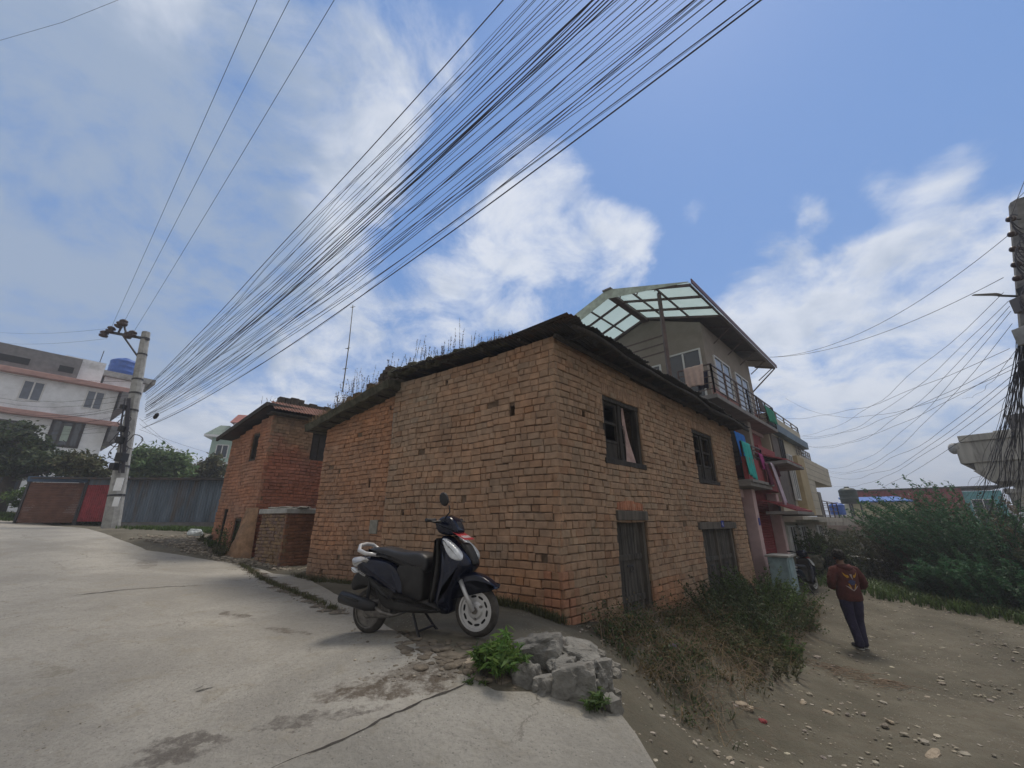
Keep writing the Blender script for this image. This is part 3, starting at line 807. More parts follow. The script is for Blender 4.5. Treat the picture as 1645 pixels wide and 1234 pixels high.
    for s in np.linspace(.3, 7.9, 11):
        r = MB(); r.bar(WR(s, .40, zf(s, .4) - .055), WR(s, -3.5, zf(s, -3) - .05), .06, .07); r.build('rafter', M_wood, roof)
    for s in (.5, 1.25, 2.1, 2.9, 3.5):
        r = MB(); r.bar(WL(s, .22, 2.715 + .012 * s), WL(s, -.8, 2.725 + .012 * s), .05, .05); r.build('rafter', M_wood, roof)
    r = MB(); pts = [WR(s, .44 + .03 * math.sin(s * 2), zf(s, .4) - .09 + .02 * math.sin(s * 3.1)) for s in np.linspace(-.1, 8.25, 18)]; r.tube(pts, [.036 + .010 * math.sin(i * 1.7) for i in range(18)], 8); r.build('eaves_log', M_wood, roof, smooth=True)
    r = MB(); pts = [WR(s, .10, 2.66 - .02 * s) for s in (-.1, 4, 8.1)]; r.tube(pts, .04, 6); r.build('wall_plate', M_wood, roof)
    # eave soil and turf that carries the weeds
    e = MB()
    for i in range(40):
        s = .9 + 2.9 * i / 39; e.rock(WL(s, .12 + random.uniform(-.06, .04), 2.83 + .016 * s), (.12, .10, .07 + .03 * (s > 2.5)), i, 1, rz=i)
    e.build('roof_turf', M_moss, roof, smooth=True)
    return H


def rbox(fr, s0, s1, o0, o1, z0, z1, c=.01):
    vs = []
    for (x, y) in ((s0, z0), (s1, z0), (s1, z1), (s0, z1)): vs.append(fr(x, o0, y))
    for (x, y) in ((s0, z0), (s1, z0), (s1, z1), (s0, z1)): vs.append(fr(x, o1 - c, y))
    for (x, y) in ((s0 + c, z0 + c), (s1 - c, z0 + c), (s1 - c, z1 - c), (s0 + c, z1 - c)): vs.append(fr(x, o1, y))
    fs = [(8, 9, 10, 11)]
    for r0 in (0, 4):
        for j in range(4): fs.append((r0 + j, r0 + (j + 1) % 4, r0 + 4 + (j + 1) % 4, r0 + 4 + j))
    return vs, fs


def txt_mesh(mb, text, size, f, shear=0.0):
    cu = bpy.data.curves.new('lettering', 'FONT'); cu.body = text; cu.size = size; cu.shear = shear; cu.resolution_u = 3
    o = bpy.data.objects.new('lettering', cu); COL.objects.link(o); dg = bpy.context.evaluated_depsgraph_get(); dg.update()
    me = bpy.data.meshes.new_from_object(o.evaluated_get(dg)); mb.add([f(v.co.x, v.co.y) for v in me.vertices], [tuple(p.vertices) for p in me.polygons])
    bpy.data.objects.remove(o); bpy.data.curves.remove(cu)


main_house()


# ---------------------------------------------------------------- lower brick house in the middle
def mid_house():
    fr = Fr((Cc[0] + nL[0] * -.07, Cc[1] + nL[1] * -.07), dL, nL)
    H = thing('brick_house', 'low reddish brick house with mossy roof, joined to the tan house', 'house', fr(3.8, 0, -1.08))
    br, mo, dk_ = brick_wall(fr, 3.80, 6.33, -1.22, lambda s: 2.50 - (s - 3.8) * .155, [], [(4.43, .72, .09, .15), (4.0, 2.22, .06, .08)], col_mid, 21, ch=.092, bl=.20, miss=.002)
    br.build('wall', M_brick, H, recalc=False)
    # return end going away behind
    fr2 = Fr(fr(6.33, 0, 0)[:2], dR, (-nR[0], -nR[1])); b2, m2, _ = brick_wall(fr2, .12, 3.0, -1.2, 2.1, [], [], col_mid, 22, ch=.092, bl=.2)
    mo.add(m2.v, m2.f); mo.build('mud_core', M_mortar, H); b2.build('end_wall', M_brick, H, recalc=False)
    dk_.build('putlog_hole', M_dark, H)
    p = MB(); p.add(*rbox(fr, 4.02, 4.26, -.05, .012, -.22, .03, .006)); p.build('cement_patch', mat('cement_patch', (.24, .23, .20), .95, .2, 10, .6, 40), H)
    j = MB(); j.tube([fr(3.80, .012 + .01 * math.sin(z * 4), z) for z in np.linspace(-.2, 2.4, 14)], .022, 6); j.build('joint_strip', M_stone, H, smooth=True)
    # roof: thick old planks and earth, sagging to the left
    ze = lambda s: 2.62 - (s - 3.7) * .17 + .03 * noise.noise(Vector((s * 2, 3, 1)))
    r = MB(); n = 26; vs = []; rows = [(.36, -.10), (.40, .045), (.12, .10), (-.5, .17), (-2.8, .2)]
    for i in range(n + 1):
        s = 3.62 + (6.66 - 3.62) * i / n
        for k, (o, dz) in enumerate(rows): vs.append(fr(s, o + (.05 * noise.noise(Vector((s * 3, k, 2)))), ze(s) + dz + .03 * noise.noise(Vector((s * 4, k, 9)))))
        vs.append(fr(s, -2.8, ze(s) - .02)); vs.append(fr(s, 0, ze(s) - .10))
    K = 7; fs = [(i * K + k, (i + 1) * K + k, (i + 1) * K + (k + 1) % K, i * K + (k + 1) % K) for i in range(n) for k in range(K)] + [tuple(range(K)), tuple(n * K + k for k in reversed(range(K)))]
    r.add(vs, fs); roof = r.build('roof', M_moss, H)
    for i in range(9):
        s = 3.72 + 2.8 * i / 8; b = MB(); b.bar(fr(s, .30, ze(s) - .10), fr(s, -.6, ze(s) - .07), .05, .05); b.build('rafter', M_wood, roof)
    b = MB()
    for i in range(34):
        s = 3.75 + random.random() * 2.9; b.rock(fr(s, .3 - random.random() * .3, ze(s) + .07 + random.random() * .04), (.07, .05, .05), i, .9, rz=i)
    b.build('rubble_edge', M_moss, roof)
    # broken parapet of loose bricks on top
    b = MB(); rd = random.Random(8)
    top = lambda s: 2.97 - max(0, s - 4.0) * .20 + (.20 if 3.98 < s < 4.4 else 0) + (.10 if 4.9 < s < 5.2 else 0) - (.12 if s < 3.95 else 0)
    s = 3.78
    while s < 6.4:
        L = rd.uniform(.16, .26); zt_ = top(s) + rd.uniform(-.12, .08); z = ze(s) + .05
        while z < zt_:
            b.add(*rbox(fr, s, s + L - .01, -.5, .02 + rd.uniform(-.05, .05), z, z + .085, .014)); z += .09
        s += L
    b.build('broken_parapet', mat('blackened_brick', (.085, .07, .06), .95, .4, 8, .8, 40), H)
    return H


mid_house()


# ---------------------------------------------------------------- left brick house
def left_house():
    O = (-6.85, 11.3); A = Fr(O, dL, nL); B = Fr(O, dR, nR)
    H = thing('brick_house', 'red brick house with a small rusty roof strip at the left end of the row', 'house', (O[0], O[1], -.87))
    wl = (.66, 1.12, 1.66, 2.46); dA = (1.80, 2.06, -.72, .40); dB = (.75, 1.18, -.86, .07)
    b1, m1, k1 = brick_wall(A, 0, 2.62, lambda s: -.95 + .12 * s, lambda s: 2.95 - .20 * s, [wl, dA, dB], [(.45, .9 + .25, .07, .09), (.32, 1.98, .07, .07), (1.5, 1.95, .08, .08), (2.0, 1.75, .07, .07), (2.15, .95, .07, .10), (1.3, 1.05, .07, .07)], col_lh, 31, ch=.092, bl=.2)
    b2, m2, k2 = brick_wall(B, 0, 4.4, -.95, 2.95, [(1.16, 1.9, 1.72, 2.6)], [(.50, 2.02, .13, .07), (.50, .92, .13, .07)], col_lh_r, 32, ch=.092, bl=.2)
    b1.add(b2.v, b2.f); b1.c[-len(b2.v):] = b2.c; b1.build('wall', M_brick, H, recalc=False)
    m1.add(m2.v, m2.f)
    F = Fr(A(2.62, 0, 0)[:2], dR, (-nR[0], -nR[1])); m1.fbox(F, .14, 4.2, -.3, -.02, -.7, 2.4); m1.fbox(F, 4.2, 4.4, -3, -.02, -.9, 2.4)
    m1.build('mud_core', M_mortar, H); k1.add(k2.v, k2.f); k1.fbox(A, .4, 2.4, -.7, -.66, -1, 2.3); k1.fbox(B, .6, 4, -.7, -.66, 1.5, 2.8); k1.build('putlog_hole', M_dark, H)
    for (a, b, c, d, fr, nm) in ((*wl, A, 'window'), (1.16, 1.9, 1.72, 2.6, B, 'window')):
        f = MB(); f.fbox(fr, a, b, -.16, -.04, d - .06, d); f.fbox(fr, a, b, -.16, -.02, c, c + .06); f.fbox(fr, a, a + .06, -.16, -.05, c, d); f.fbox(fr, b - .06, b, -.16, -.05, c, d)
        for x in (.35, .65): f.fbox(fr, a + (b - a) * x - .015, a + (b - a) * x + .015, -.13, -.09, c, d)
        wo = f.build(nm, M_wood, H, bev=.005); p = MB(); p.fbox(fr, a + .03, b - .03, -.145, -.135, c + .03, d - .03); p.build('pane', M_darkframe, wo)
    for (a, b, c, d) in (dA, dB):
        f = MB(); f.fbox(A, a, b, -.14, -.03, d - .06, d); f.fbox(A, a, a + .05, -.14, -.03, c, d - .06); f.fbox(A, b - .05, b, -.14, -.03, c, d - .06); q = f.build('door_frame', M_wood, H)
        p = MB(); p.fbox(A, a + .05, b - .05, -.13, -.09, c, d - .06); p.build('door', M_wood2 if a > 1.5 else M_moss, q)
    # roof edge: dark verge board on the left, rusty strip over the right face
    zt = lambda s: 3.10 - .20 * s
    r = MB(); r.hexa([A(.25, -.4, 3.12), A(.3, -.4, 3.12), A(.3, -3.2, 3.12), A(.25, -3.2, 3.12), A(.25, -.4, 3.5), A(.3, -.4, 3.5), A(.3, -3.2, 3.5), A(.25, -3.2, 3.5)]); r.hexa([A(-.22, .30, zt(-.2) - .03), A(2.92, .30, zt(2.9) - .03), A(2.92, -3.4, zt(2.9) - .03), A(-.22, -3.4, zt(-.2) - .03), A(-.22, .30, zt(-.2) + .045), A(2.92, .30, zt(2.9) + .045), A(2.92, -3.4, zt(2.9) + .045), A(-.22, -3.4, zt(-.2) + .045)])
    roof = r.build('roof', M_sheet, H)
    f = MB(); f.bar(A(-.25, .32, zt(-.25) - .03), A(2.95, .32, zt(2.95) - .03), .05, .12); f.build('verge_board', M_wood, roof)
    q = corrug(B, -.12, 4.2, .38, -.15, lambda s, t: 3.34 - .62 * (t + .15), per=.085, amp=.014, seed=3, jag=.03, n_t=4); q.build('rusty_strip', M_rust, roof)
    u = MB(); u.fbox(B, -.15, 4.1, -.2, .30, 2.90, 2.94); u.build('soffit', M_wood, roof)
    b = MB(); rd = random.Random(4); s = .15
    while s < 2.0:
        L = rd.uniform(.14, .24); h = 3.52 + (.05 if s < .8 else -.03) + rd.uniform(-.02, .03); b.add(*rbox(B, s, s + L - .008, -.55, -.28 + rd.uniform(-.02, .02), 3.12, h)); s += L
    b.build('broken_parapet', MATS['blackened_brick'], H)
    # crumbling mud buttress at the corner
    mb = MB(); vs = []; n = 12
    for i in range(n + 1):
        z = -1.0 + 1.35 * i / n; k = (1 - i / n)
        for j in range(9):
            a = math.pi * j / 8; wd = .34 + .12 * k; dp = (.10 + .34 * k ** 1.5) * (1 + .3 * noise.noise(Vector((j * .9, i * .5, 2))))
            vs.append(A(.18 + wd * math.cos(a) * -1, dp * math.sin(a) - .01, z))
    mb.add(vs, [(i * 9 + j, i * 9 + j + 1, (i + 1) * 9 + j + 1, (i + 1) * 9 + j) for i in range(n) for j in range(8)] + [tuple((n) * 9 + j for j in range(9))])
    mb.build('mud_buttress', mat('mud_render', (.27, .165, .10), .95, .3, 5, .8, 30, stain=(.16, .11, .08), sscale=3), H, smooth=True)
    return H


left_house()


def brick_block():
    O = (-5.34, 10.1); A = Fr(O, dL, nL); B = Fr(O, dR, nR)
    H = thing('brick_block', 'square brick block with a concrete cap between the two red brick houses', 'brick block', (O[0], O[1], -.97))
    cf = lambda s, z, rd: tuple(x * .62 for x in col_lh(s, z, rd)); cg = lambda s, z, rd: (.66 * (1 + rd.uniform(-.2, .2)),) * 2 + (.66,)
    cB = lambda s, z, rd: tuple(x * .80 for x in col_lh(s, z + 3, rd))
    b1, m1, _ = brick_wall(A, 0, 1.3, -1.05, .18, [], [], cg, 41, ch=.075, bl=.19, rough=1.6)
    b2, m2, _ = brick_wall(B, 0, 1.4, -1.05, .18, [], [], cf, 42, ch=.075, bl=.19)
    b1.add(b2.v, b2.f); b1.c[-len(b2.v):] = b2.c; b1.build('wall', M_brick, H, recalc=False); m1.add(m2.v, m2.f); m1.build('mud_core', M_mortar, H)
    c = MB(); c.hexa([A(-.08, .07, .185), A(1.35, .07, .185), B(1.5, -1.2, .185), B(1.4, .07, .185), A(-.08, .07, .30), A(1.35, .07, .30), B(1.5, -1.2, .30), B(1.4, .07, .30)])
    c.build('cap', M_conc, H, bev=.012)
    for i, (s, o, rz) in enumerate([(.35, -.15, .3), (.7, -.25, 1.2), (1.0, -.2, .1), (-.1, -.3, 2.0), (.2, -.45, .7)]):
        x, y, z = A(s, o, .33); k = MB(); k.rock((x, y, z), (.22, .15, .06), i + 3, .5, rz=rz); tag(k.build('slate_piece', M_stone), 'loose flat grey slate lying on the cap of the low brick block', 'slate', 'slates on the brick block')
    return H


brick_block()


# ---------------------------------------------------------------- windows for plastered houses
def win(fr, a, b, c, d, o, par, mf=None, mp=None, n=2, w=.05, name='window', curtain=None, label=None):
    mf = mf or M_frame; mp = mp or M_glass; f = MB()
    f.fbox(fr, a, b, o - .05, o + .035, c, c + w); f.fbox(fr, a, b, o - .05, o + .035, d - w, d); f.fbox(fr, a, a + w, o - .05, o + .035, c + w, d - w); f.fbox(fr, b - w, b, o - .05, o + .035, c + w, d - w)
    for i in range(1, n): x = a + (b - a) * i / n; f.fbox(fr, x - w * .5, x + w * .5, o - .05, o + .03, c + w, d - w)
    wo = f.build(name, mf, par, label=label); p = MB(); p.fbox(fr, a + w * .5, b - w * .5, o - .02, o + .006, c + w * .5, d - w * .5); p.build('pane', mp, wo)
    if curtain: q = MB(); q.fbox(fr, a + w * 1.4, a + (b - a) * .45, o + .008, o + .012, c + w, d - w); q.build('curtain', curtain, wo)
    return wo


def cloth(fr, s0, s1, ztop, length, o, m, name, label, cat, amp=.03, waves=3, grp=None, lean=0.0, par=None):
    mb = MB(); n = 14; k = 12; vs = []
    for j in range(k + 1):
        f = j / k
        for i in range(n + 1):
            g = i / n; vs.append(fr(s0 + (s1 - s0) * (g * (1 - .12 * f) + .06 * f) + lean * f, o + .03 * math.sqrt(f) + amp * (.3 + f) * math.sin(g * waves * 6.28 + f * 1.4), ztop - length * f * (1 - .06 * math.sin(g * 3.0 + s0)) + .012 * math.sin(math.pi * min(1, f * 4))))
    nv = len(vs); mb.add(vs, [(j * (n + 1) + i, j * (n + 1) + i + 1, (j + 1) * (n + 1) + i + 1, (j + 1) * (n + 1) + i) for j in range(k) for i in range(n)])
    ob = mb.build(name, m, smooth=True); sm = ob.modifiers.new('solid', 'SOLIDIFY'); sm.thickness = .006
    return tag(ob, label, cat, grp)


def clothm(name, c): return mat(name, c, .9, .12, 8, .15, 60)


def railing(fr, pts, ztop, zbot, par, bars=4, m=None, r=.018, post=1.6):
    """pts: list of (s, o) along the rail"""
    m = m or M_steel; g = MB()
    for a, b in zip(pts[:-1], pts[1:]):
        for i in range(bars + 1):
            z = zbot + .12 + (ztop - zbot - .12) * i / bars; g.bar(fr(a[0], a[1], z), fr(b[0], b[1], z), .035 if i == bars else .022)
        L = math.hypot(b[0] - a[0], b[1] - a[1]); n = max(1, round(L / post))
        for i in range(n + 1):
            f = i / n; s = a[0] + (b[0] - a[0]) * f; o = a[1] + (b[1] - a[1]) * f; g.bar(fr(s, o, zbot), fr(s, o, ztop), .04)
    return g.build('railing', m, par)


def pink_house():
    H = thing('plastered_house', 'pink and taupe house with translucent canopy roof behind the tan brick house', 'house', WR(9, 0, -1.6))
    # lower two storeys
    b = MB(); b.fbox(WR, 8.03, 12.9, -5.2, -.36, -2.2, 3.18); b.build('body', M_redbrick, H)
    # courses on the red wall
    c = MB()
    for k in range(34):
        z = -1.55 + k * .075; c.fbox(WR, 8.04, 9.05, -.36, -.348 + .004 * (k % 2), z, z + .062)
    c.build('wall_cladding', M_redbrick, H)
    c = MB(); c.fbox(WR, 8.04, 9.2, -.36, -.20, .66, .90); c.build('beam', M_pink, H, bev=.01)
    f = MB(); f.fbox(WR, 9.22, 9.26, -.36, -.28, -1.35, .40); f.fbox(WR, 8.3, 9.26, -.36, -.28, .36, .40); fw = f.build('window', M_frame, H, label='tall white edged window in the red wall')
    p = MB(); p.fbox(WR, 8.3, 9.22, -.36, -.34, -1.35, .36); p.build('pane', M_glass, fw)
    sh = MB()
    for k in range(28): z = -1.5 + k * .078; sh.add(*rbox(WR, 9.5, 11.9, -.36, -.30, z, z + .072, .02))
    sh.build('roller_shutter', M_redbrick, H)
    for i, (s0, s1, o) in enumerate(((9.02, 9.34, .02), (9.42, 9.62, -.10), (11.95, 12.25, -.02))):
        c = MB(); c.fbox(WR, s0, s1, o - .30, o, -2.0, .90); q = c.build('pillar', M_pink, H, bev=.015)
        if i == 0: c = MB(); c.fbox(WR, s0 + .10, s0 + .24, o + .003, o + .012, -.10, .10); c.build('number_plate', MATS['blue_plate'], q)
    s = MB(); s.fbox(WR, 8.8, 12.6, -.36, .45, -2.3, -1.62); s.build('plinth', M_slab, H, bev=.02)
    # first-floor balcony: red brick parapet
    s = MB(); s.fbox(WR, 8.02, 10.2, -.36, .30, .92, 1.02); s.fbox(WR, 8.02, 10.25, -.36, .36, 1.02, 1.10); s.build('balcony_slab', M_slab, H, bev=.01)
    s = MB(); s.fbox(WR, 8.05, 10.1, .16, .27, 1.10, 1.72); s.fbox(WR, 10.0, 10.1, -.36, .16, 1.10, 1.72); s.build('parapet', M_redbrick, H)
    for k in range(7):
        pass
    railing(WR, [(8.1, .2), (10.05, .2), (10.05, -.3)], 2.15, 1.72, H, bars=2, r=.02, post=.9)
    win(WR, 8.35, 9.9, 1.25, 2.75, -.355, H, M_darkframe, M_glass, 2, label='dark window behind the first-floor balcony')
    for q_ in ((8.05, 8.25, -.2), (10.05, 10.35, .0)): c = MB(); c.fbox(WR, q_[0], q_[1], -.36, q_[2], 1.1, 3.1); c.build('upper_pillar', M_beigetop, H, bev=.01)
    # projecting brick bay and tiled awnings further along
    s = MB(); s.fbox(WR, 10.35, 12.4, -.36, .10, .95, 2.35); s.build('brick_bay', M_redbrick, H)
    for (a, b_, z0, z1) in ((10.2, 12.6, .30, .62), (10.2, 12.6, 1.78, 2.06)):
        aw = MB()
        for k in range(5):
            aw.hexa([WR(a, .78 - k * .16, z0 + k * (z1 - z0) / 5), WR(b_, .78 - k * .16, z0 + k * (z1 - z0) / 5), WR(b_, .78 - k * .16 - .17, z0 + (k + 1) * (z1 - z0) / 5), WR(a, .78 - k * .16 - .17, z0 + (k + 1) * (z1 - z0) / 5),
                     WR(a, .80 - k * .16, z0 + .05 + k * (z1 - z0) / 5), WR(b_, .80 - k * .16, z0 + .05 + k * (z1 - z0) / 5), WR(b_, .78 - k * .16 - .17, z0 + .03 + (k + 1) * (z1 - z0) / 5), WR(a, .78 - k * .16 - .17, z0 + .03 + (k + 1) * (z1 - z0) / 5)])
        o = aw.build('awning', MATS.get('awning_tile') or mat('awning_tile', (.30, .07, .08), .7, .2, 5, .2, 30), H); t = MB(); t.fbox(WR, a - .03, b_ + .03, -.0, .83, z0 - .09, z0 - .005); t.build('awning_slab', M_slab, o)
    # second floor: cantilevered balcony and terrace slab
    s = MB(); s.fbox(WR, 6.70, 13.1, -.30, .22, 3.14, 3.26); s.fbox(WR, 6.70, 8.16, -4.6, -.30, 3.14, 3.26); s.build('terrace_slab', M_slab, H, bev=.012)
    s = MB(); s.fbox(WR, 8.2, 13.1, -.36, -.301, 3.02, 3.14); s.build('slab_beam', M_pink, H)
    # top storey: gable wall outline follows the roof
    zr = lambda o: 6.03 if o > -.1 else (6.05 + (6.92 - 6.10) * ((-.36 - o) / 1.8) if o > -2.16 else 6.87 - (o + 2.16) * -.62)
    prof = [(-.36, 3.26), (-.36, 6.12), (-2.16, 6.84), (-4.6, 6.03), (-4.6, 3.26)]
    m = MB(); vs = [WR(8.16, o, z) for o, z in prof] + [WR(13.25, o, z) for o, z in prof]; n = len(prof)
    m.add(vs, [tuple(range(n)), tuple(reversed(range(n, 2 * n)))] + [(i, (i + 1) % n, n + (i + 1) % n, n + i) for i in range(n)]); m.build('top_storey', M_beigetop, H)
    m = MB(); m.fbox(WR, 8.3, 13.2, -.359, -.345, 3.26, 4.0); m.build('painted_dado', mat('faded_pink_paint', (.33, .17, .16), .9, .15, 4, .1, 30), H)
    win(WR, 8.85, 10.4, 3.9, 5.18, -.345, H, label='nearer white window over the balcony'); win(WR, 10.95, 12.5, 3.6, 5.15, -.345, H, label='farther white window over the balcony')
    Gf = Fr(WR(8.16, -.36, 0)[:2], (-nR[0], -nR[1]), (-dR[0], -dR[1]))       # gable wall frame: s runs left, o towards us
    win(Gf, .12, 1.25, 3.5, 5.25, .01, H, label='white door-height window in the gable wall'); win(Gf, 1.45, 3.2, 4.15, 5.05, .01, H, label='wide low white window in the gable wall')
    # canopy: clear sheets on a steel frame, ridge along the house
    e0, r0, l0 = (.335, 6.10), (-2.15, 6.93), (-4.75, 6.10); sA, sB, sC = 5.65, 8.16, 14.6
    roof = MB()
    ft = lambda o: r0[1] + (e0[1] - r0[1]) * (o - r0[0]) / (e0[0] - r0[0]) if o > r0[0] else r0[1] + (l0[1] - r0[1]) * (o - r0[0]) / (l0[0] - r0[0])
    q = corrug(WR, sA, sB + .1, .335, -2.15, lambda s, t: ft(t) + .03, per=.09, amp=.010, n_t=10); roof.add(q.v, q.f)
    q = corrug(WR, sA, sB + .1, -2.151, -4.75, lambda s, t: ft(t) + .03, per=.09, amp=.010, n_t=10); roof.add(q.v, q.f)
    cr = roof.build('canopy_sheet', M_clear, H, smooth=True)
    q = MB(); s2 = corrug(WR, sB + .1, sC, .335, -2.15, lambda s, t: ft(t) + .03, per=.09, amp=.012, n_t=6); q.add(s2.v, s2.f); s2 = corrug(WR, sB + .1, sC, -2.151, -4.75, lambda s, t: ft(t) + .03, per=.09, amp=.012, n_t=6); q.add(s2.v, s2.f)
    q.build('roof', mat('brown_roof_sheet', (.10, .085, .08), .6, .2, 4, .1, 20, metal=.2), H)
    fr_ = MB()
    for s in (sA + .03, 6.5, 7.35, sB - .05):
        w = .05 if s != 7.35 else .05
        fr_.bar(WR(s, .33, ft(.33) - .03), WR(s, -2.15, ft(-2.15) - .03), w, .07); fr_.bar(WR(s, -2.15, ft(-2.15) - .03), WR(s, -4.7, ft(-4.7) - .03), w, .07)
    for o in (.30, -.65, -1.45, -3.0, -3.9, -4.7): fr_.bar(WR(sA, o, ft(o) - .02), WR(sC - .05 if o > .2 else sB, o, ft(o) - .02), .045, .05)
    fr_.bar(WR(sA + .05, -2.15, ft(-2.15) - .10), WR(sB, -2.15, ft(-2.15) - .10), .22, .10)
    for s in (9.2, 10.6, 12, 13.4, 14.5): fr_.bar(WR(s, .33, ft(.33) - .03), WR(s, -.4, ft(-.4) - .03), .04, .05); fr_.bar(WR(s, .2, ft(.2) - .05), WR(s, -.35, ft(.2) - .45), .03, .03)
    fr_.bar(WR(14.5, .3, ft(.3) - .05), WR(13.2, -.36, 4.9), .04, .04)
    fr_.build('canopy_frame', M_steel, H)
    fas = MB(); fas.hexa([WR(sA - .02, .36, e0[1] + .0), WR(sC, .36, e0[1]), WR(sC, .39, e0[1]), WR(sA - .02, .39, e0[1]), WR(sA - .02, .36, e0[1] + .13), WR(sC, .36, e0[1] + .13), WR(sC, .39, e0[1] + .13), WR(sA - .02, .39, e0[1] + .13)])
    fas.build('gutter', mat('maroon_paint', (.13, .05, .05), .5, .2, 5, 0), H)
    # translucent gable fascia that hangs deeper towards the left
    g = MB(); top = [(.30, .05), (-.7, .05), (-1.5, .05), (-2.15, .05), (-3.0, .05), (-4.7, .05)]; dep = [.02, .14, .25, .33, .36, .38]
    vs = []
    for (o, dz), dp in zip(top, dep): vs += [WR(sA - .04, o, ft(o) + dz), WR(sA - .04, o, ft(o) + dz - dp), WR(sA - .05, o, ft(o) + dz), WR(sA - .05, o, ft(o) + dz - dp)]
    fs = []
    for i in range(5): a = i * 4; b_ = a + 4; fs += [(a, a + 1, b_ + 1, b_), (a + 2, a + 3, b_ + 3, b_ + 2), (a, a + 2, b_ + 2, b_), (a + 1, a + 3, b_ + 3, b_ + 1)]
    g.add(vs, fs); g.build('gable_fascia', mat('greenish_sheet', (.42, .50, .42), .6, .25, 5, .1, 20, stain=(.30, .34, .28)), H)
    rb = MB()
    for o in np.linspace(.0, -4.4, 9): rb.bar(WR(sA - .03, o, ft(o) + .03), WR(sA - .03, o - .1, ft(o) - .30 * min(1, (.3 - o) / 2.2)), .025)
    rb.build('fascia_rib', M_steel, H)
    rd = MB(); rd.fbox(WR, sA - .1, sA + .5, -2.30, -2.0, 6.94, 6.99); rd.build('ridge_cap', M_slab, H)
    p = MB(); p.bar(WR(6.02, -.70, 3.2), WR(6.02, -.70, ft(-.7) - .03), .09, .09); p.bar(WR(6.02, -3.9, 3.2), WR(6.02, -3.9, ft(-3.9) - .03), .07, .07); p.fbox(WR, 5.9, 6.75, -4.4, -.4, 3.14, 3.25); p.build('canopy_post', M_steel, H)
    g = MB()
    for z in (4.55, 4.8, 5.05): g.bar(WR(6.02, -.7, z), WR(6.02, -3.9, z), .03)
    g.build('cross_rail', M_steel, H)
    railing(WR, [(6.62, -.7), (6.62, .2), (9.8, .2), (12.98, .2), (12.98, -.35)], 4.08, 3.26, H, bars=4, post=1.25)
    return H


pink_house()
cloth(WR, 7.95, 8.75, 2.15, .98, .25, clothm('turquoise_cloth', (.03, .38, .36)), 'hanging_cloth', 'turquoise towel hung over the red first-floor balcony rail', 'towel')
cloth(WR, 8.75, 9.75, 2.60, .95, -.10, clothm('blue_tarp', (.02, .16, .55)), 'tarpaulin', 'bright blue tarpaulin hung in the first-floor balcony opening', 'tarpaulin')
cloth(WR, 9.30, 9.75, 1.95, .45, .30, clothm('magenta_cloth', (.30, .04, .18)), 'hanging_cloth', 'magenta cloth on the balcony rail right of the turquoise towel', 'cloth')
cloth(WR, 9.95, 10.35, 1.72, 1.18, .42, clothm('white_lilac_cloth', (.58, .50, .62)), 'bed_sheet', 'long pale lilac sheet hanging down the front of the pink house', 'sheet', lean=.5)
cloth(WR, 9.55, 9.95, 1.68, .62, .36, clothm('maroon_cloth', (.10, .02, .05)), 'hanging_cloth', 'dark maroon shawl hanging to the left of the pale lilac sheet', 'shawl')
cloth(WR, 10.55, 10.95, 1.75, .40, .38, clothm('plum_cloth', (.08, .02, .04)), 'hanging_cloth', 'small dark plum garment hanging to the right of the pale lilac sheet', 'garment')
cloth(Fr(WR(6.62, 0, 0)[:2], (-nR[0], -nR[1]), (-dR[0], -dR[1])), -.02, .52, 4.12, .62, .02, clothm('striped_towel', (.50, .38, .33)), 'hanging_cloth', 'pale striped towel on the top terrace rail beside the canopy post', 'towel')
cloth(Fr(WR(6.9, 0, 0)[:2], (-nR[0], -nR[1]), (-dR[0], -dR[1])), -.02, .30, 4.02, .55, .0, clothm('navy_cloth', (.02, .02, .05)), 'hanging_cloth', 'dark navy garment hung on the top-floor terrace rail', 'garment')
cloth(WR, 11.6, 12.9, 3.92, .55, .24, clothm('green_net', (.03, .22, .15)), 'net', 'green net tied along the far end of the top balcony rail', 'net')
cloth(WR, 10.8, 11.5, 4.08, .5, .22, clothm('grey_cloth', (.10, .09, .10)), 'hanging_cloth', 'dark grey shirt drying on the top balcony rail beside the green net', 'shirt')


def potted(s, o, z, lab, pot=(.30, .12, .07)):
    x, y, _ = WR(s, o, 0); t = thing('potted_plant', lab, 'plant', (x, y, z)); m = MB()
    m.lathe([(.08, 0), (.12, .18), (.135, .18), (.135, .21), (.11, .21), (.10, .17)], Matrix.Translation((x, y, z)), 16); m.build('pot', mat('pot', pot, .9, .2, 5, .1, 20), t, smooth=False)
    leaves_obj('foliage', t, [((x, y, z + .36), (.16, .16, .18))], 160, .06, .3, L_green)


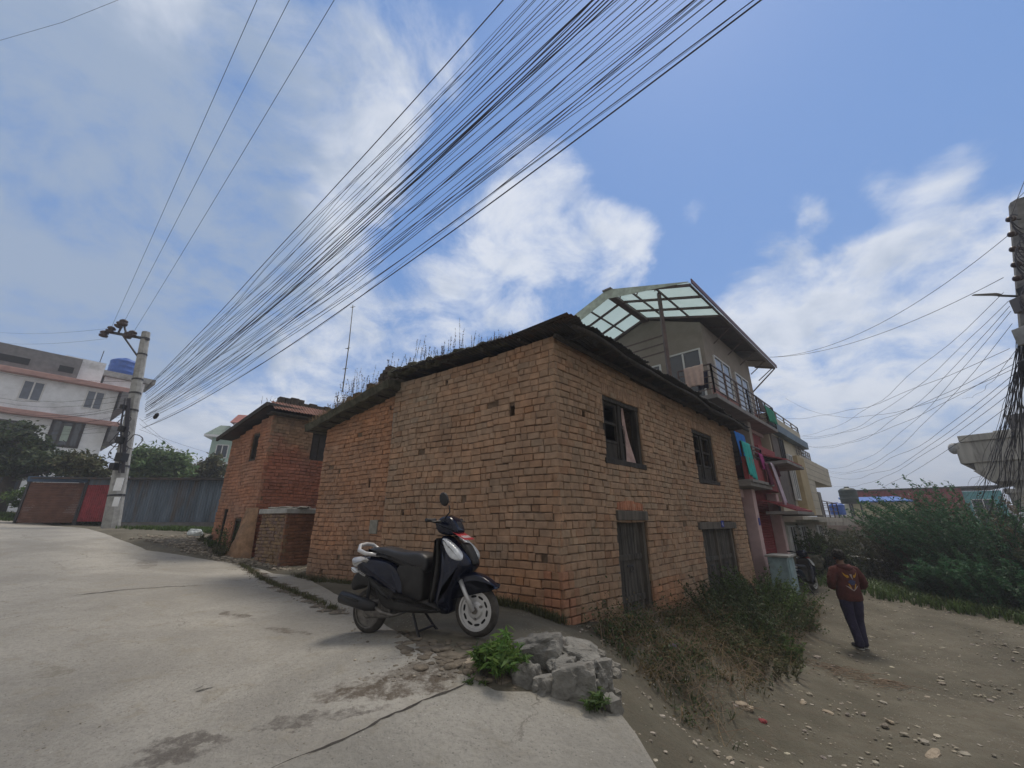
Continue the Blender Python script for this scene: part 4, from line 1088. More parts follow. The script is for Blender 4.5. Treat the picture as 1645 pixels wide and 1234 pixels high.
def beige_house():
    H = thing('plastered_house', 'beige clad house with roof railings and an ochre column', 'house', WR(18, 0, -2.1))
    b = MB(); b.fbox(WR, 13.3, 24.0, -6, -.5, -2.6, .05); b.build('ground_floor', mat('cream_plaster', (.50, .46, .40), .9, .12, 2, .1, 30, stain=(.36, .33, .29)), H)
    b = MB(); b.fbox(WR, 13.3, 19.3, -6, -.15, .25, 3.3); b.build('upper_storey', M_beige, H)
    d_ = MB(); d_.fbox(WR, 13.4, 15.2, -.15, -.10, .5, 3.2); d_.build('grey_panel', mat('grey_brown_panel', (.14, .12, .115), .9, .2, 4, .2, 20), H)
    for z in np.arange(.6, 3.2, .28): g = MB()
    p = MB(); p.fbox(WR, 13.2, 19.5, -6, .12, 3.30, 3.62); p.build('roof_fascia', M_bluefascia, H, bev=.01)
    p = MB(); p.fbox(WR, 13.2, 18.9, -6, -.02, 3.62, 4.0); p.build('roof_parapet', M_beige, H)
    railing(WR, [(13.3, -.05), (18.8, -.05), (18.8, -4)], 4.28, 4.0, H, bars=1, m=M_slab, post=1.3)
    # projecting cladded block with grooves
    b = MB(); b.fbox(WR, 17.4, 24.8, -4.5, .02, 1.84, 2.82); b.build('upper_block', M_beige, H)
    b = MB(); b.fbox(WR, 17.35, 19.8, -4.5, .0, .28, 1.84); b.build('side_block', M_beige, H)
    g = MB()
    for z in (2.05, 2.35, 2.60): g.fbox(WR, 17.4, 24.81, -4.4, .026, z, z + .012)
    for z in (.55, .9, 1.25, 1.6): g.fbox(WR, 17.36, 19.81, -4.4, .006, z, z + .012)
    g.build('cladding_joint', M_slab, H)
    c = MB(); c.fbox(WR, 15.9, 17.3, -.3, .16, .26, 2.62); c.build('ochre_column', M_ochre, H, bev=.01)
    b = MB(); b.fbox(WR, 19.8, 24.0, -4.5, -1.1, .28, 1.84); b.build('recessed_wall', M_beige, H)
    win(WR, 20.1, 22.0, .75, 1.75, -1.05, H, M_darkframe, label='window in the recess under the beige block')
    b = MB(); b.fbox(WR, 13.4, 25.0, -4, .10, -.02, .18); b.fbox(WR, 13.4, 18, .1, .35, .06, .18); b.build('balcony_slab', mat('pale_slab', (.46, .42, .36), .9, .15, 3, .1, 20), H, bev=.01)
    railing(WR, [(20.4, .0), (24.9, .0), (24.9, -3)], .95, .18, H, bars=3, m=M_steel, post=1.5)
    b = MB(); b.fbox(WR, 20.0, 20.7, -.25, .0, .18, 1.35); b.build('rail_pier', M_slab, H)
    win(WR, 15.0, 15.7, .8, 2.6, .0, H, label='narrow window beside the ochre column'); win(WR, 14.4, 15.1, 2.2, 3.2, -.09, H, M_darkframe, label='dark upper window near the blue-grey fascia')
    for s in (14.6, 16.6, 20.5): win(WR, s, s + 1.3, -1.6, -.15, -.46, H, M_frame, M_glass, 3, curtain=M_frame, label='barred ground-floor window')
    # outside stair on the roof
    st_ = MB()
    for k in range(7): st_.fbox(WR, 17.6 + k * .32, 17.95 + k * .32, -.9, -.1, 3.65 - k * .13 - .05, 3.65 - k * .13)
    st_.build('roof_stair', M_slab, H)
    railing(WR, [(17.6, -.08), (20.6, -.08)], 3.25, 2.82, H, bars=2, m=M_slab, post=.5)
    return H


beige_house()

# ---------------------------------------------------------------- foliage helpers


def leaf_arrays(C, size, up=.3, aspect=.42, cols=None, dirs=None, droop=0.0):
    C = np.asarray(C, float); n = len(C); sz = np.asarray(size, float) * rng.uniform(.65, 1.3, n)
    nrm = rng.normal(size=(n, 3)); nrm[:, 2] = np.abs(nrm[:, 2]) + up; nrm /= np.linalg.norm(nrm, axis=1)[:, None]
    d = rng.normal(size=(n, 3)) if dirs is None else np.asarray(dirs, float) + rng.normal(size=(n, 3)) * .25
    d[:, 2] -= droop; d -= (d * nrm).sum(1)[:, None] * nrm; d /= np.linalg.norm(d, axis=1)[:, None] + 1e-9
    w = np.cross(nrm, d); a = C - d * sz[:, None] * .5; b = C + w * (sz * aspect * .5)[:, None] + nrm * (sz * .06)[:, None]; c = C + d * sz[:, None] * .5; e = C - w * (sz * aspect * .5)[:, None] + nrm * (sz * .06)[:, None]
    V = np.stack([a, b, c, e], 1).reshape(-1, 3)
    if cols is None: k = rng.uniform(.6, 1.45, n); cols = np.stack([k * rng.uniform(.85, 1.25, n), k, k * rng.uniform(.8, 1.1, n)], 1)
    return V, np.repeat(cols, 4, 0)


def leaf_mesh(name, V, Cc_, m, parent=None, origin=None):
    if parent is not None: Mi = np.array(WM[parent.name].inverted()); V = V @ Mi[:3, :3].T + Mi[:3, 3]
    else:
        if origin is None: origin = (V[:, 0].mean(), V[:, 1].mean(), V[:, 2].min())
        V = V - np.array(origin)
    n = len(V) // 4; me = bpy.data.meshes.new(name); me.vertices.add(len(V)); me.vertices.foreach_set('co', V.astype(np.float32).ravel())
    me.loops.add(n * 4); me.loops.foreach_set('vertex_index', np.arange(n * 4, dtype=np.int32)); me.polygons.add(n); me.polygons.foreach_set('loop_start', np.arange(0, n * 4, 4, dtype=np.int32)); me.polygons.foreach_set('loop_total', np.full(n, 4, dtype=np.int32))
    a = me.color_attributes.new('Col', 'FLOAT_COLOR', 'POINT'); a.data.foreach_set('color', np.hstack([Cc_, np.ones((len(Cc_), 1))]).astype(np.float32).ravel())
    me.update(calc_edges=True); me.materials.append(m); o = bpy.data.objects.new(name, me); COL.objects.link(o)
    if parent is not None: o.parent = parent; WM[o.name] = WM[parent.name]
    else: o.location = origin
    return o


def clump_points(blobs, n, clumps=14, spread=.30):
    out = []; cols = []; tot = sum(b[1][0] * b[1][1] * b[1][2] for b in blobs)
    for c, r in blobs:
        m = max(8, int(n * r[0] * r[1] * r[2] / tot)); r = np.array(r)
        k = clumps; d = rng.normal(size=(k, 3)); d /= np.linalg.norm(d, axis=1)[:, None]; q = d * (rng.uniform(.35, 1, (k, 1)) ** .6) * r
        idx = rng.integers(0, k, m); sp = rng.uniform(.6, 1.3, k)[idx][:, None]; pts = q[idx] + rng.normal(size=(m, 3)) * r * spread * sp
        out.append(pts + np.array(c)); t = rng.uniform(.65, 1.35, k)[idx] * rng.uniform(.75, 1.25, m); cols.append(np.stack([t * rng.uniform(.85, 1.2, m), t, t * .95], 1))
    return np.concatenate(out), np.concatenate(cols)


def leaves_obj(name, parent, blobs, n, size, up, m, clumps=14, spread=.3, aspect=.45, droop=0.0):
    C, cols = clump_points(blobs, n, clumps, spread); V, CC = leaf_arrays(C, size, up, aspect, cols, droop=droop); return leaf_mesh(name, V, CC, m, parent)


def branchy_tree(name, label, base, trunk_top, blobs, n, size, m, tr=.12, clumps=16, spread=.26, group=None, droop=0.0):
    t = thing(name, label, 'tree', base, group=group); b = MB(); base = Vector(base); tt = Vector(trunk_top)
    mid = base.lerp(tt, .5) + Vector((.1, .05, 0)); b.tube([base - Vector((0, 0, .2)), base.lerp(mid, .5), mid, tt], [tr * 1.25, tr, tr * .8, tr * .55], 8)
    for i, (c, r) in enumerate(blobs):
        for k in range(2):
            e = Vector(c) + Vector((random.uniform(-.5, .5) * r[0], random.uniform(-.5, .5) * r[1], random.uniform(-.1, .4) * r[2])); s = mid.lerp(tt, random.random()); md = s.lerp(e, .5) + Vector((0, 0, .1 * r[2])); b.tube([s, md, e], [tr * .4, tr * .25, tr * .08], 5)
    b.build('trunk', M_bark, t, smooth=True); leaves_obj('crown', t, blobs, n, size, .3, m, clumps, spread, droop=droop); return t


def stem_bush(name, label, cat, base, ns, height, radius, lean, leaf, m_leaf, m_stem, per=26, group=None, curve=.5, zfun=None, start=.15, aspect=.35, sr=.006, spread_out=.6, droop=.0, hvar=.35, ell=(1, 1)):
    t = thing(name, label, cat, base, group=group); st_ = MB(); C = []; D = []; cols = []
    for i in range(ns):
        a = random.uniform(0, 6.283); rr = math.sqrt(random.random()) * radius; x = base[0] + math.cos(a) * rr * ell[0]; y = base[1] + math.sin(a) * rr * ell[1]; z = zfun(x, y) if zfun else base[2]
        H = height * random.uniform(1 - hvar, 1 + hvar * .5) * (1 - .35 * (rr / radius)); out = Vector((math.cos(a), math.sin(a), 0)) * spread_out * random.uniform(.3, 1) * (rr / radius + .3); ln = Vector(lean) + Vector((random.uniform(-.2, .2), random.uniform(-.2, .2), 0))
        pts = []; K = 6
        for k in range(K + 1):
            f = k / K; pts.append(Vector((x, y, z - .03)) + Vector((0, 0, 1)) * H * (f - curve * .35 * f * f) + (out + ln) * H * (f ** 1.8) * .6)
        st_.tube(pts, [sr * (1 - .8 * k / K) for k in range(K + 1)], 4); tone = random.uniform(.7, 1.3)
        for j in range(per):
            f = start + (1 - start) * random.random(); k = min(K - 1, int(f * K)); p = pts[k].lerp(pts[k + 1], f * K - k); d = (pts[k + 1] - pts[k]).normalized(); az = random.uniform(0, 6.283)
            side = Vector((math.cos(az), math.sin(az), random.uniform(-.1, .5))); dd = (d * .6 + side).normalized(); q = p + dd * leaf * .5
            C.append(q); D.append((dd.x, dd.y, dd.z - droop)); v = tone * random.uniform(.75, 1.25); cols.append((v * random.uniform(.85, 1.2), v, v * .95))
    st_.build('stem', m_stem, t); V, CC = leaf_arrays(np.array(C), leaf, .3, aspect, np.array(cols), np.array(D)); leaf_mesh('foliage', V, CC, m_leaf, t); return t


def grass(name, label, pts, h, m, n_per=1, w=.006, lean=.5, kind='stuff', cat=None, parent=None):
    V = []; Cq = []
    for (x, y, z, s) in pts:
        for _ in range(n_per):
            a = random.uniform(0, 6.283); hh = h * s * random.uniform(.5, 1.3); l = lean * hh * random.uniform(.3, 1.4); dx, dy = math.cos(a), math.sin(a); px, py = -dy * w, dx * w
            x0 = x + random.gauss(0, .02); y0 = y + random.gauss(0, .02); b = (x0, y0, z - .01); m1 = (x0 + dx * l * .35, y0 + dy * l * .35, z + hh * .6); tp = (x0 + dx * l, y0 + dy * l, z + hh * random.uniform(.55, .95))
            v = random.uniform(.6, 1.4); c = (v * random.uniform(.9, 1.15), v, v * .9)
            V += [(b[0] - px, b[1] - py, b[2]), (b[0] + px, b[1] + py, b[2]), (m1[0] + px * .8, m1[1] + py * .8, m1[2]), (m1[0] - px * .8, m1[1] - py * .8, m1[2])]
            V += [(m1[0] - px * .8, m1[1] - py * .8, m1[2]), (m1[0] + px * .8, m1[1] + py * .8, m1[2]), (tp[0] + px * .1, tp[1], tp[2]), (tp[0] - px * .1, tp[1], tp[2])]; Cq += [c] * 8
    o = leaf_mesh(name, np.array(V), np.array(Cq), m, parent)
    if parent is None: tag(o, label, cat, kind=kind)
    return o


def hit(u, v, fr, o=0.0):
    r = ray(u, v); px = fr.O[0] + fr.n[0] * o; py = fr.O[1] + fr.n[1] * o
    det = r.x * -fr.d[1] + fr.d[0] * r.y; k = (px * -fr.d[1] + fr.d[0] * py) / det; q = (r.x * py - r.y * px) / det
    return ((r.x * k - px) / fr.d[0] if abs(fr.d[0]) > .3 else (r.y * k - py) / fr.d[1]), k * r.z


def tank(x, y, z, r, h, name, label, m, legs=True):
    t = thing(name, label, 'water tank', (x, y, z)); b = MB(); M = Matrix.Translation((x, y, z))
    b.lathe([(r * .96, 0), (r, .05 * h), (r, .22 * h), (r * 1.03, .25 * h), (r, .28 * h), (r, .48 * h), (r * 1.03, .51 * h), (r, .54 * h), (r, .74 * h), (r * 1.03, .77 * h), (r * .98, .82 * h), (r * .7, .93 * h), (r * .28, .97 * h)], M, 24); b.build('body', m, t, smooth=True)
    c = MB(); c.lathe([(r * .3, .96 * h), (r * .3, 1.02 * h), (r * .2, 1.05 * h)], M, 16); c.build('lid', m, t); return t


# ---------------------------------------------------------------- white building on the left
def white_building():
    fr = Fr((-32.6, 32.0), (-.6222, -.7828), (.7828, -.6222)); rt = Fr((-32.6, 32.0), (-.7828, .6222), (.6222, .7828))
    H = thing('white_building', 'long white building with pink cornice bands, far left beyond the road', 'building', (-34, 30, .8))
    m = MB(); m.fbox(fr, 0, 16, -8, 0, .0, 10.2); m.build('wall', M_plasterw, H)
    for z0, z1, o in ((7.25, 7.62, .55), (10.15, 10.52, .55)):
        b = MB(); b.fbox(fr, -.6, 16.2, -8.5, o, z0, z1); b.build('cornice', M_pinkband, H, bev=.03)
    b = MB(); b.fbox(fr, -.7, -.15, -6, .6, 6.0, 7.24); b.fbox(fr, -.7, -.15, -6, .6, 8.7, 10.14); b.build('side_panel', M_greywall, H)
    b = MB(); b.fbox(fr, 2.6, 16, -7.5, -.2, 10.52, 12.3); b.build('roof_parapet', M_greywall, H)
    b = MB(); b.fbox(fr, 1.2, 3.6, -6, -.7, 10.52, 12.5); b.build('stair_head', M_plasterw, H)
    b = MB(); b.fbox(fr, -2.4, 1.5, -6, -2.2, 11.9, 12.35); b.build('stair_roof', M_conc, H)
    b = MB(); b.fbox(fr, -1.8, .9, -6, -2.6, 10.5, 11.88); b.build('stair_wall', M_plasterw, H)
    for (u0, v0, u1, v1) in ((36, 616, 66, 640), (139, 631, 163, 655)):
        a = hit(u0, v0, fr); c = hit(u1, v1, fr); s0, s1 = sorted((a[0], c[0])); win(fr, s0, s1, (a[1] + c[1]) / 2 - .75, (a[1] + c[1]) / 2 + .75, .01, H, M_frame, mat('grey_glass', (.12, .14, .18), .25, .2, 3, 0), 2, .09)
    a = hit(82, 682, fr); c = hit(128, 710, fr); s0, s1 = sorted((a[0], c[0])); zc = (a[1] + c[1]) / 2
    win(fr, s0, s1, zc - 1.05, zc + 1.0, .02, H, M_darkframe, M_glass, 3, .18, label='wide dark-framed window with a pale curtain'); q = MB(); q.fbox(fr, s0 + (s1 - s0) * .34, s0 + (s1 - s0) * .64, .035, .045, zc - .6, zc + .55); q.build('curtain', mat('mint_curtain', (.36, .44, .38), .9, .1, 3, 0), H)
    a = hit(20, 680, fr); win(fr, a[0] - .5, a[0] + 3.5, a[1] - 1.5, a[1] + .2, .02, H, M_darkframe, M_glass, 3, .15)
    for s in (3.4, 8.5, 12.5): win(fr, s, s + 2.0, 1.2, 3.4, .01, H, M_darkframe, M_glass, 2, .12)
    b = MB(); b.fbox(fr, 2.5, 16, -.1, .5, 3.9, 4.2); b.build('ledge', M_pinkband, H)
    for (s, w) in ((2.9, .8), (5.2, 1.6)): b = MB(); b.fbox(fr, s, s + w, -.21, -.18, 11.0, 11.5); b.build('parapet_opening', M_dark, H)
    a = fr(-.2, -3.8, 12.35); tank(a[0], a[1], a[2], 1.0, 1.75, 'water_tank', 'bright blue plastic water tank on the white building roof', M_blue)
    for (s, hgt) in ((1.4, 2.2), (-.9, 3.0)):
        x, y, z = fr(s, -4.2, 12.35); b = MB(); b.tube([(x, y, z), (x + .05, y, z + hgt)], .03, 5); tag(b.build('antenna_rod', M_iron), 'thin upright iron rod on the white building roof', 'rod', 'iron rods beside the blue water tank')
    # roof clutter: bent frames
    t = thing('metal_frame', 'bent triangular metal frame on the white building roof', 'frame', fr(11.6, -.8, 12.3)); b = MB()
    p = [fr(9.6, -.8, 12.3), fr(10.5, -.8, 13.9), fr(11.9, -.8, 12.3)]
    for i in range(3): b.bar(p[i], p[(i + 1) % 3], .07)
    for k in range(1, 5): q = k / 5; b.bar(Vector(p[0]).lerp(Vector(p[1]), q), Vector(p[0]).lerp(Vector(p[2]), q), .045)
    b.build('bars', M_iron, t)
    t = thing('metal_frame', 'metal rack draped with brown matting on the white building roof', 'frame', fr(14.5, -.8, 12.3)); b = MB()
    p = [fr(12.9, -.8, 12.3), fr(12.7, -.8, 14.0), fr(14.9, -.8, 14.6), fr(15.2, -.8, 12.3)]
    for i in range(3): b.bar(p[i], p[i + 1], .07)
    b.build('bars', M_iron, t); b = MB(); b.tube([fr(15.0, -.75, 14.9), fr(14.4, -.75, 13.8), fr(13.9, -.75, 13.0), fr(13.7, -.75, 12.4)], [.15, .28, .35, .2], 8, flat=.5); b.build('matting', M_wood2, t, smooth=True)
    return H


white_building()


def green_house():
    O = P(350, 745, 48); fr = Fr((O.x - 2.3, O.y), (.95, .31), (.31, -.95)); z0 = -1
    H = thing('green_house', 'tall pale green house with a red roof turret, far behind the left brick house', 'house', (O.x, O.y, z0))
    b = MB(); b.fbox(fr, .8, 8, -6, 0, -1, 9.6); b.build('wall', mat('pale_green_plaster', (.33, .46, .40), .9, .12, 2, .1, 20), H)
    b = MB(); b.fbox(fr, .2, 8.4, -6.4, .6, 6.3, 6.65); b.build('ledge', M_plasterw, H); b = MB(); b.fbox(fr, .1, 8.4, -6.4, .7, 9.6, 9.85); b.build('eaves', M_plasterw, H)
    b = MB(); b.hexa([fr(.1, .7, 9.85), fr(2.6, .7, 9.85), fr(2.6, -3, 9.85), fr(.1, -3, 9.85), fr(1.2, -.4, 11.2), fr(2.2, -.4, 11.2), fr(2.2, -2, 11.2), fr(1.2, -2, 11.2)]); b.build('side_roof', mat('sage_roof', (.22, .28, .25), .8, .2, 3, .1, 10), H)
    b = MB(); b.fbox(fr, 2.6, 6, -3.5, -.4, 9.85, 11.6); b.build('turret', M_plasterw, H)
    b = MB(); b.hexa([fr(2.2, 0, 11.6), fr(6.4, 0, 11.6), fr(6.4, -4, 11.6), fr(2.2, -4, 11.6), fr(2.4, -1.8, 13.0), fr(6.1, -1.8, 13.0), fr(6.1, -2.2, 13.0), fr(2.4, -2.2, 13.0)]); b.build('roof', mat('tile_red', (.30, .11, .09), .8, .2, 4, .1, 10), H)
    for s, z in ((1.4, 7.2), (3.8, 7.2), (1.4, 3.8), (3.8, 3.8), (5.8, 7.2)): win(fr, s, s + 1.3, z, z + 1.6, .02, H, M_frame, M_glass, 2, .1)


green_house()


def shed():
    fr = Fr((-16.9, 18.0), (1, .0), (0, -1)); H = thing('shed', 'low grey corrugated shed with brown roller shutter and red panel', 'shed', (-15, 18, -.25))
    zb = lambda s: gz(*fr(s, 0, 0)[:2])
    q = corrugwall(fr, .15, 5.4, -.02, 1.72, .11, .018); q.build('grey_sheet_wall', M_shedgrey, H)
    q = corrugwall(fr, -1.45, .10, .0, 1.50, .09, .010); q.build('red_sheet_wall', M_shedred, H)
    s2 = Fr(fr(-1.5, 0, 0)[:2], (-.97, -.24), (.24, -.97)); m = MB()
    for k in range(24): z = -.05 + k * .068; m.add(*rbox(s2, .08, 2.0, -.1, .0, z, z + .062, .015))
    m.build('roller_shutter', M_shutter, H)
    for q_ in ((s2, .02, .08), (s2, 2.0, 2.08), (fr, -1.5, -1.44), (fr, .09, .15)): m = MB(); m.fbox(*q_, -.1, .03, -.15, 1.78); m.build('post', M_iron, H)
    m = MB(); m.fbox(s2, .0, 2.1, -.12, .06, 1.60, 1.82); m.build('blue_fascia', mat('blue_fascia', (.05, .09, .16), .6, .2, 4, .1, 20), H)
    m = MB(); m.fbox(fr, -1.45, .15, -.02, .0, 1.5, 1.74); m.build('header_panel', M_shedgrey, H)
    m = MB(); m.hexa([fr(-3.7, .55, 1.72), fr(5.8, .30, 1.66), fr(5.8, -4, 1.9), fr(-3.7, -4, 1.9), fr(-3.7, .55, 1.78), fr(5.8, .30, 1.78), fr(5.8, -4, 1.98), fr(-3.7, -4, 1.98)]); m.build('roof', M_sheet, H)
    m = MB(); m.fbox(fr, -1.4, 5.4, -4, -3.9, -.5, 1.8); m.fbox(fr, 5.35, 5.4, -3.9, -.1, -.5, 1.8); m.fbox(s2, .1, 2.0, -4, -3.9, -.3, 1.8); m.build('rear_wall', M_shedgrey, H)
    b = MB(); b.fbox(fr, .15, 5.4, -.1, .05, -.55, -.03); b.build('footing', M_greywall, H)


def corrugwall(fr, s0, s1, z0, z1, per, amp):
    mb = MB(); k = int((s1 - s0) / per * 8); vs = []
    for z in (z0, z1):
        for i in range(k + 1): s = s0 + (s1 - s0) * i / k; vs.append(fr(s, amp * math.sin(2 * math.pi * i / 8), z))
    n = len(vs)
    for z in (z0, z1):
        for i in range(k + 1): s = s0 + (s1 - s0) * i / k; vs.append(fr(s, amp * math.sin(2 * math.pi * i / 8) - .006, z))
    K = k + 1; fs = [(i, i + 1, K + i + 1, K + i) for i in range(k)] + [(n + i + 1, n + i, n + K + i, n + K + i + 1) for i in range(k)]
    mb.add(vs, fs); return mb


shed()

# ---------------------------------------------------------------- left pole
M_insul = mat('brown_insulator', (.05, .03, .028), .35, .2, 5, 0)
pA0 = P(178, 850, 15.0); pA0.z -= .15; pA1 = P(235, 534, 14.8)


def left_pole():
    t = thing('utility_pole', 'leaning concrete pole with cross arm of brown insulators at the left road edge', 'utility pole', pA0)
    m = MB(); d = (pA1 - pA0); n = 10; m.tube([pA0 + d * (i / n) for i in range(n + 1)], [.255 - .12 * (i / n) ** .9 for i in range(n + 1)], 8); m.build('shaft', M_conc, t)
    at = lambda u, v, Y=14.75: P(u, v, Y)
    a = MB(); a.bar(at(172, 533), at(238, 545), .10, .09); a.bar(at(196, 537), at(222, 574), .05, .05); a.bar(at(190, 535), at(199, 518), .05); a.bar(at(203, 537), at(198, 518), .05); a.tube([at(222, 574), at(231, 575, 14.9)], .04, 6); a.build('cross_arm', M_iron, t)
    for (u, v) in ((167, 536), (177, 529), (190, 521), (199, 518), (205, 538), (213, 536)):
        p = at(u, v, 14.65); i_ = MB(); M = Matrix.Translation(p - Vector((0, 0, .16))) @ Matrix.Rotation(random.uniform(-.5, .5), 4, 'Y')
        i_.lathe([(.03, 0), (.13, .03), (.15, .10), (.08, .13), (.14, .17), (.13, .23), (.06, .28)], M, 12); i_.build('insulator', M_insul, t, smooth=True)
    for v in (546, 574, 617, 640, 668, 755, 797): b = MB(); f = (850 - v) / 316; c = pA0 + d * f; b.tube([c - d.normalized() * .03, c + d.normalized() * .03], (.255 - .12 * f ** .9) + .015, 10); b.build('clamp_band', M_iron, t)
    # boxes and coils on the shaft
    for (u, v, s) in ((201, 690, .10), (198, 708, .12), (199, 735, .15), (188, 750, .12), (203, 655, .08)):
        p = at(u, v, 14.6); b = MB(); b.box(p.x - s, p.x + s * .6, p.y - .2, p.y + .1, p.z - s, p.z + s); b.build('junction_box', M_black, t, bev=.02)
    for (u, v, r) in ((190, 725, .30), (216, 710, .26), (200, 676, .2), (196, 700, .24), (188, 708, .22)):
        p = at(u, v, 14.6); k = MB(); k.tube([p + Vector((math.cos(a) * r, .05 * math.sin(a * 3), math.sin(a) * r)) for a in np.linspace(0, 12.4, 40)], .014, 5); k.build('cable_coil', M_wire, t)
    b = MB()
    for i in range(9):
        x = random.uniform(-4, 6); b.tube([at(204 + x, 640, 14.6), at(200 + x * 1.5 + random.uniform(-3, 3), 680, 14.55), at(197 + x, 720, 14.6), at(194 + x, 760, 14.6)], .016, 5)
    b.build('cable_loop', M_wire, t)
    for (u, v, w, h) in ((191, 778, .13, .22), (187, 806, .10, .16)):
        p = at(u, v, 14.6); k = MB(); k.box(p.x - w, p.x + w, p.y - .02, p.y, p.z - h, p.z + h); k.build('notice', M_plasterw, t)


left_pole()


def cable(pts, r, label, cat='cable', group=None, name='cable', n=5):
    r = r * .58; m = MB(); m.tube(pts, r, n); o = m.build(name, M_wire, recalc=False, smooth=True); return tag(o, label, cat, group)


def sagline(a, b, sag, n=24, wob=0.0, sd=0):
    a = Vector(a); b = Vector(b); out = []
    for i in range(n + 1):
        t = i / n; p = a.lerp(b, t); p.z -= 4 * sag * t * (1 - t)
        if wob: p += Vector((noise.noise(Vector((t * 6, sd, 0))), noise.noise(Vector((t * 6, sd, 5))), noise.noise(Vector((t * 7, sd, 9))))) * wob * math.sin(math.pi * t)
        out.append(p)
    return out


def through(a, u, v, zq, ext, sag, n=40, wob=0.0, sd=0):
    """cable from a, passing pixel ray (u,v) at height zq, running on past it by ext of its length"""
    a = Vector(a); r = ray(u, v); q = r * (zq / r.z); T = 1 / (1 + ext); h = (q - a) * (1 + ext); b = a + h
    # height at parameter T must be zq: lerp - 4 sag T(1-T)
    zb = (zq + 4 * sag * T * (1 - T) - a.z * (1 - T)) / T; b.z = zb; return sagline(a, b, sag, n, wob, sd)


def overhead():
    rd = random.Random(12)
    g = 'thin black cables strung over the street from the left pole'
    exits = [840, 855, 895, 928, 950, 992, 1004, 1024, 1034, 1066, 1082, 1122, 1136, 1175, 848, 862, 870, 884, 905, 912, 921, 936, 944, 1000, 1012, 1042, 1058, 1072, 1088, 1096, 1108, 1118, 1128, 1143, 1158, 1205]
    for i, u in enumerate(exits):
        f = max(0, (u - 848) / 360); a = P(234 + rd.uniform(-2, 2), 622 + 62 * min(1, f * 1.1) + rd.uniform(-8, 8), 14.85)
        cable(through(a, u, 0, 6.0 - 1.7 * f + rd.uniform(-.3, .3), .5, .45 + .55 * f + rd.uniform(-.15, .22), wob=.16, sd=i), rd.choice([.004, .006, .008, .009]), 'thin black cable in the fan strung overhead from the left pole', group=g)
    for i, u in enumerate((954, 962, 969, 978, 986)):
        a = P(233, 650 + i * 3, 14.8); cable(through(a, u, 0, 5.3 + .05 * i, .5, .68, wob=.06, sd=50 + i), .013, 'thick black cable in the tight bundle amid the overhead fan', group='thick cables bundled over the street')
    cable(through(P(240, 617, 14.9), 808, 0, 6.3, .5, .42, wob=.03, sd=70), .013, 'twisted black cable standing apart at the upper left of the overhead fan')
    cable(through(P(228, 688, 14.8), 1222, 0, 4.1, .5, 1.15, wob=.02, sd=71), .014, 'thick black cable along the lower right edge of the overhead fan')
    cable(through(P(228, 676, 14.8), 1212, 0, 4.15, .5, 1.02, wob=.04, sd=72), .009, 'thin black cable just above the lowest thick cable of the overhead fan')
    for i, (a, u, z) in enumerate(((P(179, 526, 14.65), 413, 7.9), (P(201, 514, 14.65), 465, 7.9), (P(215, 533, 14.65), 537, 7.7))):
        cable(through(a, u, 0, z, .6, .25), .008, ('leftmost', 'middle', 'rightmost')[i] + ' of three bare power lines rising steeply from the left pole insulators', 'power line', 'three bare power lines over the road', 'power_line')
    cable([P(-40, 80, 9), P(0, 65, 8.8), P(100, 36, 8.5), P(190, 0, 8.2), P(260, -30, 8)], .008, 'single black cable crossing the sky in the top left corner')
    for (v0, v1) in ((524, 528), (540, 545)):
        cable(sagline(P(172, v0 + 4, 14.7), P(-30, v1 + 2, 24), .25), .008, 'bare power line running level left from the cross arm', 'power line', 'power lines leaving the left pole to the left', 'power_line')
    for i in range(11):
        v0 = [612, 634, 642, 650, 654, 658, 664, 668, 674, 680, 690][i]; v1 = [596, 645, 652, 658, 664, 668, 672, 678, 676, 690, 684][i]
        cable(sagline(P(212 - i, v0, 14.8), P(-30, v1 - 10 + rd.uniform(-6, 6), 20), .25 + rd.random() * .35, wob=.05, sd=i), .011 if i < 5 else .008, 'black cable sagging across the front of the white building', group='cables in front of the white building')
    # cables from the left pole towards the houses behind
    for i, (u, v, Y) in enumerate(((330, 745, 40), (345, 752, 44), (420, 742, 40), (300, 770, 30))):
        cable(sagline(P(224, 672 + i * 9, 14.9), P(u, v, Y), .3), .008, 'thin cable dropping from the left pole towards trees behind the shed', group='cables behind the shed')
    o = MB(); p = P(251, 668, 12.8); o.lathe([(.01, -.12), (.055, -.08), (.06, .05), (.02, .10)], Matrix.Translation(p) @ Matrix.Rotation(.4, 4, 'Y'), 10); tag(o.build('cable_joint', M_black, smooth=True), 'small dark splice box hanging under the cable fan near the left pole', 'splice box')


overhead()

# ---------------------------------------------------------------- right pole
pB1 = P(1641, 326, 6.2); pB0 = P(1708, 905, 6.3); pB0 = pB1 + (pB0 - pB1) * ((pB1.z + 2.4) / (pB1.z - pB0.z))


